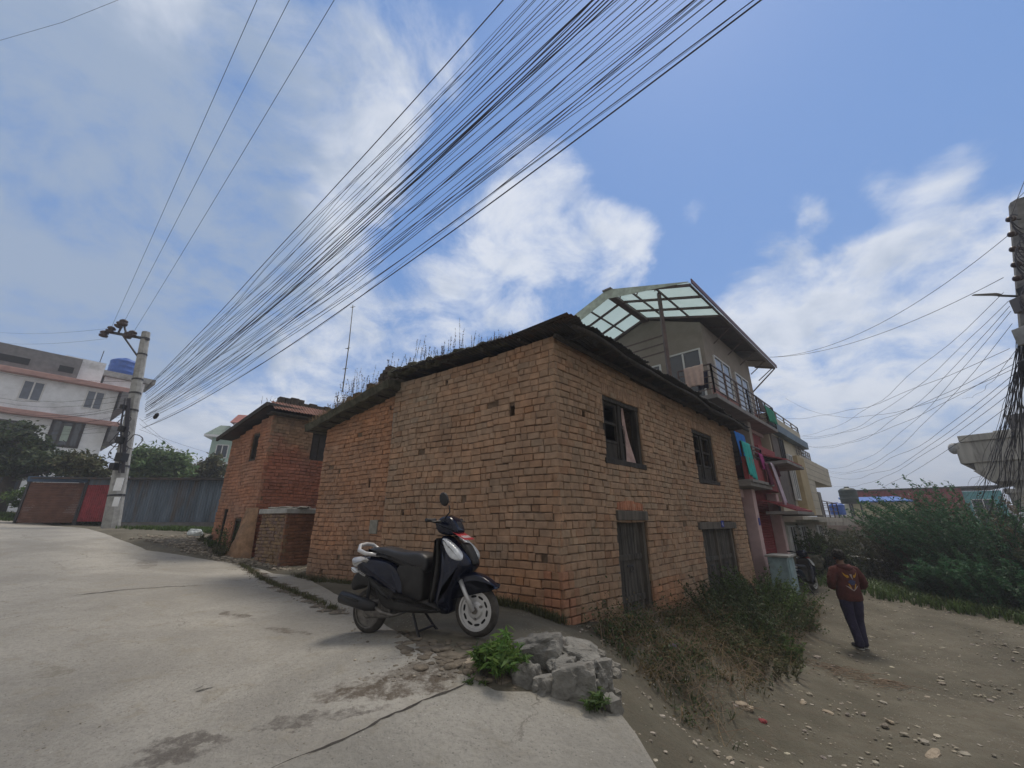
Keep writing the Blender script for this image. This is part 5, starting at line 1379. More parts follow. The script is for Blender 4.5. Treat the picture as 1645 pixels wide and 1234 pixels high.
def right_pole():
    t = thing('utility_pole', 'thick concrete utility pole hung with a tangle of cables, at the right edge', 'utility pole', pB0); d = pB1 - pB0
    m = MB(); m.tube([pB0 + d * (i / 8) for i in range(9)], [.24 - .08 * (i / 8) for i in range(9)], 10); m.build('shaft', mat('sooty_concrete', (.17, .165, .155), .95, .3, 5, .5, 30, stain=(.07, .07, .065), sscale=3), t)
    at = lambda v, du=0: P(1630 + (v - 335) * .12 + du, v, 6.05)
    for v in (352, 376, 400, 425, 447):
        p = at(v, -8); i_ = MB(); M = Matrix.Translation(p) @ Matrix.Rotation(1.4, 4, 'Y'); i_.lathe([(.02, -.07), (.05, -.05), (.055, -.01), (.03, 0), (.05, .02), (.045, .06), (.02, .09)], M, 12); i_.build('insulator', M_insul, t, smooth=True)
        b = MB(); b.bar(p, at(v, 8), .02); b.build('bracket', M_iron, t)
    b = MB(); p = at(472, -2); b.tube([at(485, 4), at(476, -12), P(1605, 475, 5.9), P(1590, 472, 5.8)], [.02, .02, .018, .012], 6); b.build('lamp_arm', M_iron, t)
    b = MB(); b.tube([P(1605, 474, 5.85), P(1596, 473, 5.8), P(1564, 474, 5.6)], [.035, .045, .025], 8, flat=.35); b.build('lamp_head', mat('grey_metal', (.25, .25, .26), .5, .1, 4, 0), t)
    for (v, du, s, m_) in ((490, -6, .10, M_greywall), (540, -6, .11, M_conc), (596, 2, .14, M_black), (470, 6, .09, M_black)):
        p = at(v, du); b = MB(); b.box(p.x - s, p.x + s, p.y - .12, p.y + .08, p.z - s * 1.3, p.z + s * 1.3); b.build('junction_box', m_, t, bev=.012)
    rd = random.Random(3)
    for i in range(26):
        v = 352 + i * 11; p = at(v, -8); b = MB(); q = []
        for k in range(22): a = k / 21; q.append(p + Vector((-.10 * math.sin(a * 6.28 + i) - .08 * math.sin(a * 3.1), -.1, -.42 * a + .07 * math.sin(a * 9 + i))))
        b.tube(q, .008, 5); b.build('cable_loop', M_wire, t)
    # rising leads to the top
    for (u, v) in ((1648, 285), (1655, 300)): cable([P(1626, 372, 6.0), P(1624, 350, 6.0), P(1634, 320, 5.9), P(u, v, 5.8), P(u + 12, v - 60, 5.6)], .009, 'black lead rising past the top of the right pole', group='leads at the top of the right pole')
    lines = [((1620, 378), (1236, 574), 12.6, .55, 'upper of the two cables from the pink house roof corner to the right pole'), ((1612, 446), (1237, 574), 12.6, .35, 'lower of the two cables from the pink house roof corner to the right pole')]
    for (a, b_, Y, sg, lab) in lines: cable(sagline(P(*a, 6.1), P(*b_, Y), sg), .009, lab)
    pts = [((1612, 470), (1290, 700), 20, .4), ((1620, 484), (1290, 704), 20, .55), ((1622, 492), (1296, 716), 20, .7), ((1624, 500), (1328, 752), 24, .6), ((1626, 520), (1330, 756), 24, .7), ((1622, 560), (1250, 672), 18, .3), ((1626, 575), (1280, 700), 20, .35),
           ((1628, 585), (1300, 718), 20, .3), ((1630, 600), (1328, 758), 24, .5), ((1630, 610), (1325, 762), 24, .6), ((1632, 625), (1335, 780), 26, .45), ((1634, 590), (1262, 640), 20, .7), ((1636, 640), (1345, 800), 30, .4), ((1634, 560), (1545, 640), 20, .2)]
    for i, (a, b_, Y, sg) in enumerate(pts): cable(sagline(P(a[0], a[1], 6.1), P(b_[0], b_[1], Y), sg * 1.3, wob=.10, sd=i * 3), .007, 'thin cable sagging from the right pole to the houses', group='cables from the right pole to the houses')
    for i in range(3):
        a = P(1636, 560 + i * 12, 6.1); b_ = P(1590 - i * 28, 800, 25); cable(sagline(a, b_, .5, wob=.4, sd=90 + i), .007, 'stray looping cable falling from the right pole towards the valley', group='stray cables at the right pole')
    for i in range(34):
        a = P(1640 + rd.uniform(-8, 10), 545 + rd.uniform(-15, 60), 6.1); u1 = rd.uniform(1535, 1640); b_ = P(u1, rd.uniform(790, 880), rd.uniform(13, 20)); cable(sagline(a, b_, .05 + rd.random() * .5, wob=.12, sd=120 + i), rd.choice([.006, .008, .010, .012]), 'black cable in the bundle dropping from the right pole into the bushes', group='cables dropping into the bushes at the right')


right_pole()


# ---------------------------------------------------------------- right side houses
def right_houses():
    O = P(1556, 750, 19); fr = Fr((O.x, O.y), (.60, -.80), (-.80, -.60))
    H = thing('weathered_house', 'weathered grey concrete house with cantilevered balconies at the right edge', 'house', (O.x + 3, O.y + 1, -4))
    z = lambda v: P(1556, v, 19).z
    mt = mat('stained_cement', (.36, .35, .32), .95, .3, 2, .3, 20, stain=(.10, .09, .08), sscale=2.2, streak=True)
    b = MB(); b.fbox(fr, 1.1, 10, -6, -.5, -5, z(700) + .1); b.build('wall', mt, H)
    b = MB(); b.fbox(fr, 0, 10, -6.3, .3, z(712), z(702)); b.fbox(fr, -.2, 10, -.15, .2, z(745), z(712)); b.fbox(fr, -.2, -.05, -6, .2, z(745), z(712)); b.fbox(fr, .2, 10, -6, .1, z(757), z(745)); b.build('upper_balcony', mt, H, bev=.02)
    b = MB(); b.hexa([fr(.5, .0, z(775)), fr(10, .0, z(775)), fr(10, -5, z(775)), fr(.5, -5, z(775)), fr(.1, .1, z(757)), fr(10, .1, z(757)), fr(10, -5, z(757)), fr(.1, -5, z(757))]); b.build('balcony_soffit', mt, H)
    b = MB(); b.fbox(fr, .8, 10, -5, .3, z(795), z(788)); b.fbox(fr, .9, 10, .1, .25, z(822), z(795)); b.fbox(fr, .9, 1.05, -5, .25, z(822), z(795)); b.build('lower_balcony', mt, H, bev=.02)
    b = MB(); b.fbox(fr, 1.6, 6, -5, -1.2, z(702), z(672)); b.build('roof_room', M_greywall, H)
    for s in (2.4, 5.0): win(fr, s, s + 1.4, z(785), z(752), -.46, H, M_darkframe)
    for s in (1.6, 4.0): win(fr, s, s + 1.4, z(865), z(832), -.46, H, M_darkframe)
    x, y, q = fr(-.3, .1, z(720)); d = MB(); d.lathe([(.02, -.06), (.18, -.02), (.26, .06), (.24, .06), (.16, 0), (.02, -.03)], Matrix.Translation((x, y, q)) @ Matrix.Rotation(1.5, 4, 'Y'), 18); tag(d.build('satellite_dish', M_conc, smooth=True), 'small grey satellite dish on the corner of the weathered balcony', 'satellite dish')
    # red sheet roofed hall
    O = P(1380, 830, 42); f2 = Fr((O.x, O.y), (.80, -.60), (-.60, -.80)); z2 = lambda v: P(1380, v, 42).z
    e = P(1545, 785, 42)
    H = thing('red_roofed_hall', 'long building clad in dark red sheet with turquoise end, beyond the bushes on the right', 'building', (O.x, O.y, -4)); s1 = hit(1543, 785, f2)[0]; zt = hit(1480, 786, f2)[1]
    q = corrugwall(f2, -.2, s1, -4, zt, .35, .04); q.build('red_sheet_wall', mat('maroon_sheet', (.24, .035, .04), .7, .15, 2, .1, 10), H)
    b = MB(); b.fbox(f2, -.1, s1, -6, -.1, -4, zt - .1); b.build('wall', M_shedred, H)
    b = MB(); b.fbox(f2, -.4, s1 + 3.0, -6, .3, zt, zt + .12); b.build('roof', M_sheet, H)
    b = MB(); b.fbox(f2, s1 + .02, s1 + 2.4, -5, -.15, -4, zt - .3); b.build('turquoise_end', mat('turquoise_plaster', (.10, .34, .38), .8, .2, 2, .1, 10), H)
    win(f2, s1 + .4, s1 + 1.8, zt - 2.6, zt - 1.0, -.1, H, M_frame)
    b = MB(); b.fbox(f2, s1 - 1, s1 + 4.2, -5, .1, -1.0, -.7); b.build('blue_ledge', MATS['turquoise_plaster'], H)
    O = P(1420, 835, 33); f3 = Fr((O.x, O.y), (.85, -.5), (-.5, -.85))
    H = thing('yellow_house', 'pale yellow house with a bright blue sheet roof far down the road', 'house', (O.x, O.y, -4)); za = P(1380, 805, 33).z
    a = hit(1372, 820, f3)[0]; b_ = hit(1470, 820, f3)[0]; b = MB(); b.fbox(f3, a, b_, -4, 0, -4, za - .1); b.build('wall', mat('pale_yellow_plaster', (.45, .42, .28), .9, .15, 2, .1, 10), H)
    b = MB(); b.hexa([f3(a - .3, .3, za - .1), f3(b_, .3, za - .1), f3(b_, -4, za + .35), f3(a - .3, -4, za + .35), f3(a - .3, .3, za - .0), f3(b_, .3, za - .0), f3(b_, -4, za + .5), f3(a - .3, -4, za + .5)]); b.build('roof', mat('blue_roof_sheet', (.04, .13, .42), .6, .2, 2, .1, 10), H)
    p = P(1366, 808, 31); tank(p.x, p.y, p.z, .55, 1.1, 'water_tank', 'dark green-black water tank on a stand beside the blue sheet roof', mat('dark_tank', (.02, .035, .03), .5, .2, 3, 0))
    b = MB()
    for dx, dy in ((-.4, -.4), (.4, -.4), (-.4, .4), (.4, .4)): b.bar((p.x + dx, p.y + dy, -4), (p.x + dx, p.y + dy, p.z), .08)
    b.box(p.x - .5, p.x + .5, p.y - .5, p.y + .5, p.z - .06, p.z - .003); tag(b.build('tank_stand', M_iron), 'iron stand under the dark water tank down the road', 'stand')
    p = P(1346, 822, 28); tank(p.x, p.y, p.z - .2, .42, .75, 'water_tank', 'blue water tank low behind the balcony of the beige house', M_blue)
    O = P(1335, 862, 27); f4 = Fr((O.x, O.y), (.95, -.3), (-.3, -.95)); H = thing('grey_house', 'low grey concrete house with a rusty flat roof at the end of the dirt road', 'house', (O.x, O.y, -4)); za = P(1380, 830, 27).z; zb = P(1380, 852, 27).z
    b = MB(); b.fbox(f4, -.5, 4.5, -5, 0, -4, za); b.build('wall', MATS['stained_cement'], H); b = MB(); b.fbox(f4, -.8, 4.6, -.4, .9, zb, zb + .3); b.build('awning', mat('rusty_grey_sheet', (.25, .20, .18), .8, .3, 3, .2, 10), H)
    # more houses of the valley
    for i, (u, v, Y, w, hgt, c, lab) in enumerate(((1420, 815, 75, 9, 6, (.40, .36, .33), 'distant grey-brown house low on the horizon behind the blue roof'), (1600, 815, 60, 6, 6, (.30, .32, .36), 'distant bluish house seen through the cable bundle at the right'))):
        p = P(u, v, Y); H = thing('distant_house', lab, 'house', (p.x, p.y, p.z - hgt)); b = MB(); b.box(p.x - w / 2, p.x + w / 2, p.y, p.y + 6, p.z - hgt - 6, p.z); b.build('wall', mat('distant_plaster', c, .9, .15, .5, 0), H); b = MB(); b.box(p.x - w / 2 - .3, p.x + w / 2 + .3, p.y - .3, p.y + 6.3, p.z, p.z + .3); b.build('roof', M_rust, H)
        for k in range(3): q = MB(); x = p.x - w / 2 + w * (k + .35) / 3; q.box(x, x + 1.1, p.y - .05, p.y, p.z - 2.6, p.z - 1.1); q.build('window', M_glass, H)


right_houses()


def retaining_wall():
    t = thing('retaining_wall', 'low grey cement retaining wall under the shrubs at the end of the dirt road', 'wall', (14, 18, -2.3)); m = MB()
    a = P(1325, 930, 19.5); b = P(1440, 930, 16.5); a.z = b.z = -2.6; ta = P(1325, 886, 19.5).z; tb = P(1440, 905, 16.5).z
    n = 16; d = (b - a).normalized(); nn = Vector((d.y, -d.x, 0)); vs = []
    for i in range(n + 1):
        p = a.lerp(b, i / n); zt = ta + (tb - ta) * i / n + .06 * noise.noise(Vector((i * .7, 0, 0)))
        for o, z in ((.0, -2.7), (.03 * noise.noise(Vector((i, 2, 0))), zt), (-.3, zt), (-.3, -2.7)): vs.append((p.x + nn.x * o, p.y + nn.y * o, z))
    m.add(vs, [(i * 4 + k, (i + 1) * 4 + k, (i + 1) * 4 + (k + 1) % 4, i * 4 + (k + 1) % 4) for i in range(n) for k in range(4)] + [(0, 1, 2, 3), tuple(n * 4 + k for k in (3, 2, 1, 0))])
    m.build('face', MATS['stained_cement'], t); c = MB(); c.bar(a + Vector((0, 0, ta - a.z + .02)), b + Vector((0, 0, tb - b.z + .02)), .42, .05); c.build('coping', M_conc, t)


retaining_wall()


# ---------------------------------------------------------------- scooter
def smooth_poly(p, it=2):
    for _ in range(it):
        q = []
        for i in range(len(p)):
            a = p[i]; b = p[(i + 1) % len(p)]; q += [(a[0] * .75 + b[0] * .25, a[1] * .75 + b[1] * .25), (a[0] * .25 + b[0] * .75, a[1] * .25 + b[1] * .75)]
        p = q
    return p


def inset(p, d):
    A = sum(p[i][0] * p[(i + 1) % len(p)][1] - p[(i + 1) % len(p)][0] * p[i][1] for i in range(len(p))); sg = 1 if A > 0 else -1; out = []
    for i in range(len(p)):
        a = Vector(p[i - 1]); b = Vector(p[i]); c = Vector(p[(i + 1) % len(p)]); t = (c - a).normalized(); n = Vector((-t.y, t.x)) * sg; q = b + n * d; out.append((q.x, q.y))
    return out


def pillow(mb, M, outl, y0, y1, r, it=2, layers=4, wf=None):
    p = smooth_poly(outl, it); ys = []
    for k in range(layers + 1): a = math.pi / 2 * k / layers; ys.append((y0 + r * (1 - math.sin(a)), r * (1 - math.cos(a)) * .8))
    ys = ys[::-1] if False else [(y0 + r * (1 - math.sin(math.pi / 2 * (layers - k) / layers)) if True else 0, r * (1 - math.cos(math.pi / 2 * (layers - k) / layers)) * .8) for k in range(layers + 1)]
    mir = [(y1 - (y - y0), d) for y, d in reversed(ys)]; L = ys + mir; vs = []; n = len(p)
    for y, d in L:
        for (x, z) in inset(p, d):
            k = wf(x, z) if wf else 1.0; ym = (y0 + y1) / 2; vs.append(M @ Vector((x, ym + (y - ym) * k, z)))
    m = len(L); fs = [(i * n + j, i * n + (j + 1) % n, (i + 1) * n + (j + 1) % n, (i + 1) * n + j) for i in range(m - 1) for j in range(n)] + [tuple(range(n)), tuple((m - 1) * n + j for j in reversed(range(n)))]
    mb.add(vs, fs); return mb


M_paint = mat('dark_blue_paint', (.005, .007, .020), .16, .2, 3, .02, 4, spec=.35)
M_seat = mat('black_vinyl', (.012, .012, .015), .45, .2, 10, .15, 80, spec=.5)
M_matte = mat('dusty_black_plastic', (.022, .021, .021), .62, .35, 9, .1, 60)
M_silver = mat('silver_paint', (.50, .50, .51), .35, .1, 6, .02, 10, metal=.4)
M_tyre = mat('dusty_tyre', (.055, .05, .046), .9, .35, 14, .3, 80)
M_lamp = mat('clear_lamp', (.55, .58, .62), .12, .2, 20, .3, 30, spec=.8)
M_steelg = mat('grimy_steel', (.16, .15, .14), .55, .4, 14, .2, 50, metal=.6)


def wheel(par, M, cx, cz, R_, w, slots, yc=0.0):
    T = M @ Matrix.Translation((cx, yc, cz)) @ Matrix.Rotation(math.pi / 2, 4, 'X')
    wb = MB(); prof = []
    for k in range(15): a = math.pi * k / 14; prof.append((R_ - w * .52 + w * .52 * math.sin(a), -w / 2 * math.cos(a)))
    prof = [(R_ * .73, -w * .40)] + prof + [(R_ * .73, w * .40)]
    wb.lathe(prof, T, 48, cap=False); wo = wb.build('wheel', M_tyre, par, smooth=True)
    r = MB(); Ri = R_ * .76; r.lathe([(Ri * .99, -w * .44), (Ri, -w * .46), (Ri * .90, -w * .46), (Ri * .88, -w * .32), (Ri * .45, -w * .30), (Ri * .35, -w * .42), (Ri * .16, -w * .46), (Ri * .16, w * .46), (Ri * .35, w * .42), (Ri * .45, w * .30), (Ri * .88, w * .32), (Ri * .90, w * .46), (Ri, w * .46), (Ri * .99, w * .44)], T, 48, cap=False)
    r.build('rim', M_silver if slots else M_steelg, wo)
    if slots:
        s = MB()
        for i in range(10):
            a = 2 * math.pi * i / 10 + .15
            for sd in (-1, 1):
                vs = []
                for k in range(14):
                    b = 2 * math.pi * k / 14; tx = math.cos(b) * Ri * .125 + (Ri * .05 if math.cos(b) > 0 else -Ri * .05); ry = math.sin(b) * Ri * .062; rr = Ri * .70 + ry; aa = a + tx / (Ri * .70); vs.append(T @ Vector((rr * math.cos(aa), rr * math.sin(aa), sd * (w * .325))))
                s.add(vs, [tuple(range(14))])
        s.build('rim_slot', M_dark, wo)
        h = MB()
        for i in range(3): a = 2 * math.pi * i / 3 + .5; q = T @ Vector((Ri * .40 * math.cos(a), Ri * .40 * math.sin(a), -w * .40)); h.rock(q, (.016, .016, .016), i, 1, sub=1)
        h.lathe([(.028, -w * .62), (.03, -w * .5), (.03, w * .5), (.028, w * .62)], T, 16); h.build('hub', M_steelg, wo)
    return wo


def scooter(M, label, group=None, name='scooter'):
    t = thing(name, label, 'scooter', group=group, mat4=M)

    def pp(nm, outl, w, r, m, par=t, it=2, wf=None, y0=None, lab=None):
        b = MB(); pillow(b, M, outl, -w if y0 is None else y0, w, r, it, wf=wf); return b.build(nm, m, par, smooth=True, label=lab)
    wheel(t, M, 0, .262, .228, .098, True); wheel(t, M, 1.27, .168, .213, .10, False)
    pp('floorboard', [(1.12, .50), (1.05, .45), (.96, .385), (.86, .34), (.70, .322), (.36, .318), (.31, .27), (.33, .225), (.78, .205), (.985, .225), (1.07, .32), (1.15, .45)], .17, .05, M_matte)
    body = pp('body', [(1.42, .70), (1.28, .712), (1.12, .69), (.96, .665), (.86, .60), (.79, .50), (.755, .35), (.84, .335), (.93, .375), (1.05, .43), (1.165, .47), (1.30, .50), (1.39, .55), (1.43, .63)], .175, .085, M_paint, wf=lambda x, z: .86 + .14 * min(1, max(0, (1.4 - x) / .4)))
    pp('underseat_panel', [(.90, .63), (.70, .66), (.56, .66), (.55, .58), (.545, .45), (.545, .31), (.62, .28), (.80, .30), (.86, .45)], .135, .035, M_matte, it=1)
    pp('tail_panel', [(1.475, .695), (1.33, .70), (1.18, .675), (1.30, .635), (1.41, .585), (1.455, .62)], .165, .05, M_silver)
    pp('tail_lamp', [(1.50, .665), (1.46, .68), (1.44, .60), (1.47, .60)], .11, .03, mat('red_lens', (.22, .01, .01), .2, .1, 5, 0))
    for sd in (-1, 1):
        b = MB(); pillow(b, M, [(1.465, .60), (1.40, .585), (1.36, .545), (1.41, .53), (1.46, .565)], sd * .10, sd * .155 if sd > 0 else -.155, .02 if sd > 0 else -.02); b.build('indicator', M_lamp, t, smooth=True)
    pp('side_scoop', [(1.22, .53), (1.12, .40), (.99, .335), (.87, .32), (.98, .385), (1.10, .47)], .188, .03, M_matte)
    pp('seat', [(1.30, .775), (1.18, .802), (1.05, .795), (.93, .768), (.80, .757), (.67, .764), (.575, .75), (.505, .70), (.505, .60), (.56, .56), (.62, .60), (.80, .60), (.90, .635), (1.0, .672), (1.15, .715), (1.28, .738)], .135, .055, M_seat)
    b = MB(); b.tube([M @ Vector(p) for p in ((1.15, .13, .725), (1.27, .155, .735), (1.37, .15, .765), (1.405, .10, .81), (1.41, 0, .822), (1.405, -.10, .81), (1.37, -.15, .765), (1.27, -.155, .735), (1.15, -.13, .725))], [.016, .02, .022, .02, .02, .02, .022, .02, .016], 10); b.build('grab_rail', M_silver, t, smooth=True)
    pp('leg_shield', [(.40, .93), (.31, .92), (.22, .87), (.10, .775), (.035, .70), (.03, .635), (.09, .58), (.17, .49), (.225, .40), (.245, .30), (.25, .215), (.38, .21), (.41, .33), (.385, .45), (.35, .62), (.385, .80)], .185, .11, M_paint, wf=lambda x, z: (.62 + .38 * max(0, min(1, (.95 - z) / .3))) * (.75 if z < .3 else 1))
    pp('inner_panel', [(.43, .90), (.39, .90), (.36, .62), (.40, .40), (.43, .30), (.47, .31), (.44, .50), (.41, .70)], .15, .03, M_matte)
    pp('front_cover', [(.20, .85), (.12, .865), (.04, .76), (.0, .66), (.05, .66), (.12, .76)], .07, .035, M_matte)
    hd = pp('handlebar_cowl', [(.475, 1.02), (.46, 1.065), (.39, 1.118), (.30, 1.115), (.235, 1.06), (.185, .955), (.25, .925), (.42, .93)], .105, .055, M_paint)
    pp('visor', [(.255, 1.07), (.230, 1.050), (.196, .98), (.22, .97), (.25, 1.02)], .060, .02, M_black, par=hd)
    b = MB(); b.tube([M @ Vector((.39, y, 1.055 + .02 * (abs(y) > .2))) for y in (-.33, -.2, 0, .2, .33)], .013, 8); b.build('handlebar', M_black, t, smooth=True)
    for sd in (-1, 1):
        b = MB(); b.tube([M @ Vector((.40, sd * y, 1.072)) for y in (.20, .22, .33, .345)], [.022, .018, .018, .021], 10); b.build('grip', M_seat, t, smooth=True)
        b = MB(); b.tube([M @ Vector((.36, sd * .16, 1.06)), M @ Vector((.33, sd * .22, 1.065)), M @ Vector((.345, sd * .33, 1.06))], [.009, .007, .006], 6); b.build('brake_lever', M_steelg, t, smooth=True)
        lamp = [(.345, .915), (.25, .875), (.115, .775), (.085, .705), (.15, .695), (.235, .725), (.30, .81)]
        b = MB(); pillow(b, M, lamp, sd * .06, sd * .184, .03 * sd, wf=lambda x, z: .66 + .34 * max(0, min(1, (.93 - z) / .26))); b.build('indicator', M_lamp, t, smooth=True)
        b = MB(); b.tube([M @ Vector((.15, sd * .075, .52)), M @ Vector((.09, sd * .085, .42)), M @ Vector((0, sd * .085, .262))], [.022, .020, .024], 10); b.build('fork', M_silver, t, smooth=True)
    b = MB(); b.tube([M @ Vector(p) for p in ((.30, .17, 1.09), (.235, .19, 1.15), (.235, .21, 1.215))], .007, 6)
    b.build('mirror_stem', M_black, t, smooth=True); b = MB(); pillow(b, M @ Matrix.Translation((.29, .22, 1.275)) @ Matrix.Rotation(.35, 4, 'Y'), [(.05 * math.cos(a), .072 * math.sin(a)) for a in np.linspace(0, 6.283, 13)[:-1]], -.018, .018, .015); b.build('mirror', M_black, t, smooth=True)
    pp('front_mudguard', [(.19, .55), (.09, .595), (-.03, .58), (-.15, .53), (-.235, .445), (-.16, .468), (-.05, .492), (.06, .49), (.14, .45), (.21, .37), (.275, .30), (.295, .40), (.26, .49)], .072, .04, M_paint)
    b = MB(); q = [(.245, .945), (.10, .875)]; vs = [M @ Vector((x + dz * .3, y, z + .012 + dz)) for dz in (0, .004) for (x, z) in q for y in (-.10, .10)]; b.add(vs, [(0, 1, 3, 2), (4, 5, 7, 6), (0, 1, 5, 4), (2, 3, 7, 6), (0, 2, 6, 4), (1, 3, 7, 5)]); pl = b.build('number_plate', mat('red_plate', (.42, .03, .04), .4, .1, 5, 0), t)
    b = MB(); vs = []
    for k in range(5):
        for a, c in ((0, 0), (.018, 0), (.018, .035), (0, .035)): x = .12 + c * 1.2; y = -.075 + k * .033 + a; vs.append(M @ Vector((x + .003, y, .875 + (x - .10) * .483 + .020)))
    b.add(vs, [tuple(range(4 * k, 4 * k + 4)) for k in range(5)]); b.build('plate_lettering', M_frame, pl, recalc=False)
    b = MB(); b.tube([M @ Vector(p) for p in ((1.50, .20, .315), (1.485, .20, .312), (1.15, .205, .26), (1.04, .20, .25))], [.044, .060, .056, .036], 16); ex = b.build('exhaust', M_black, t, smooth=True)
    b = MB(); b.tube([M @ Vector(p) for p in ((1.06, .20, .25), (.98, .18, .20), (.86, .14, .175), (.78, .08, .20))], .017, 8); b.build('exhaust_pipe', M_steelg, ex, smooth=True)
    b = MB(); b.tube([M @ Vector(p) for p in ((1.46, .258, .345), (1.35, .262, .325), (1.22, .262, .30))], [.012, .022, .012], 8, flat=.6); b.build('heat_shield', M_matte, ex, smooth=True)
    e = MB(); pillow(e, M, [(1.32, .24), (1.18, .30), (.95, .30), (.84, .24), (.86, .15), (1.05, .12), (1.25, .12)], -.15, .10, .03); pillow(e, M, [(1.03, .34), (.90, .34), (.88, .18), (1.02, .18)], -.1, .15, .03)
    for k in range(6): e.tube([M @ Vector((.90 + k * .02, .155, .19)), M @ Vector((.90 + k * .02, .155, .33))], .004, 4)
    e.build('engine', M_steelg, t)
    e = MB(); e.tube([M @ Vector((1.27, -.10, .55)), M @ Vector((1.22, -.10, .22))], .022, 8); e.tube([M @ Vector((1.22, .09, .52)), M @ Vector((1.24, .10, .25))], .02, 8); e.build('shock_absorber', M_black, t)
    pp('rear_mudguard', [(1.50, .42), (1.43, .56), (1.20, .56), (1.05, .42), (1.08, .34), (1.20, .40), (1.36, .42), (1.45, .34)], .10, .03, M_matte)
    e = MB()
    for sd in (-1, 1): e.tube([M @ Vector((.66, sd * .09, .20)), M @ Vector((.56, sd * .14, .06)), M @ Vector((.50, sd * .17, -.01))], .013, 6)
    e.tube([M @ Vector((.56, -.14, .06)), M @ Vector((.56, .14, .06))], .011, 6); e.build('centre_stand', M_black, t)
    tx = MB(); txt_mesh(tx, 'Aviator', .052, lambda x, y: M @ Vector((1.375 - x * .93, .171 + (x * .05), .565 - x * .36 + y)), .2); tx.build('lettering', M_silver, body, recalc=False)
    return t


Ms = Matrix(((-.923, -.386, 0, -.335), (.386, -.923, 0, 4.35), (0, 0, 1, -1.06), (0, 0, 0, 1)))
Ms = Ms @ Matrix.Rotation(-.0, 4, 'X')
sc1 = scooter(Ms, 'dark blue-black scooter with silver front wheel parked beside the tan brick wall')
sc2 = copy_tree(sc1); q = WR(10.6, .75, 0); zq = gz(q[0], q[1]) - .02
sc2.matrix_world = Matrix.Translation((q[0], q[1], zq)) @ Matrix.Rotation(R(215), 4, 'Z')
tag(sc2, 'dark scooter parked in front of the pink house, partly hidden by its pillar')


# ---------------------------------------------------------------- person
def skin_mesh(verts, edges, rad, sub=2):
    me = bpy.data.meshes.new('skin'); me.from_pydata(verts, edges, []); o = bpy.data.objects.new('skin', me); COL.objects.link(o)
    sk = o.modifiers.new('skin', 'SKIN'); s = o.modifiers.new('sub', 'SUBSURF'); s.levels = sub; s.render_levels = sub
    for i, r in enumerate(rad): me.skin_vertices[0].data[i].radius = (r, r) if not isinstance(r, tuple) else r
    me.skin_vertices[0].data[0].use_root = True; dg = bpy.context.evaluated_depsgraph_get(); dg.update()
    m2 = bpy.data.meshes.new_from_object(o.evaluated_get(dg)); vs = [tuple(v.co) for v in m2.vertices]; fs = [tuple(p.vertices) for p in m2.polygons]
    bpy.data.objects.remove(o); return vs, fs


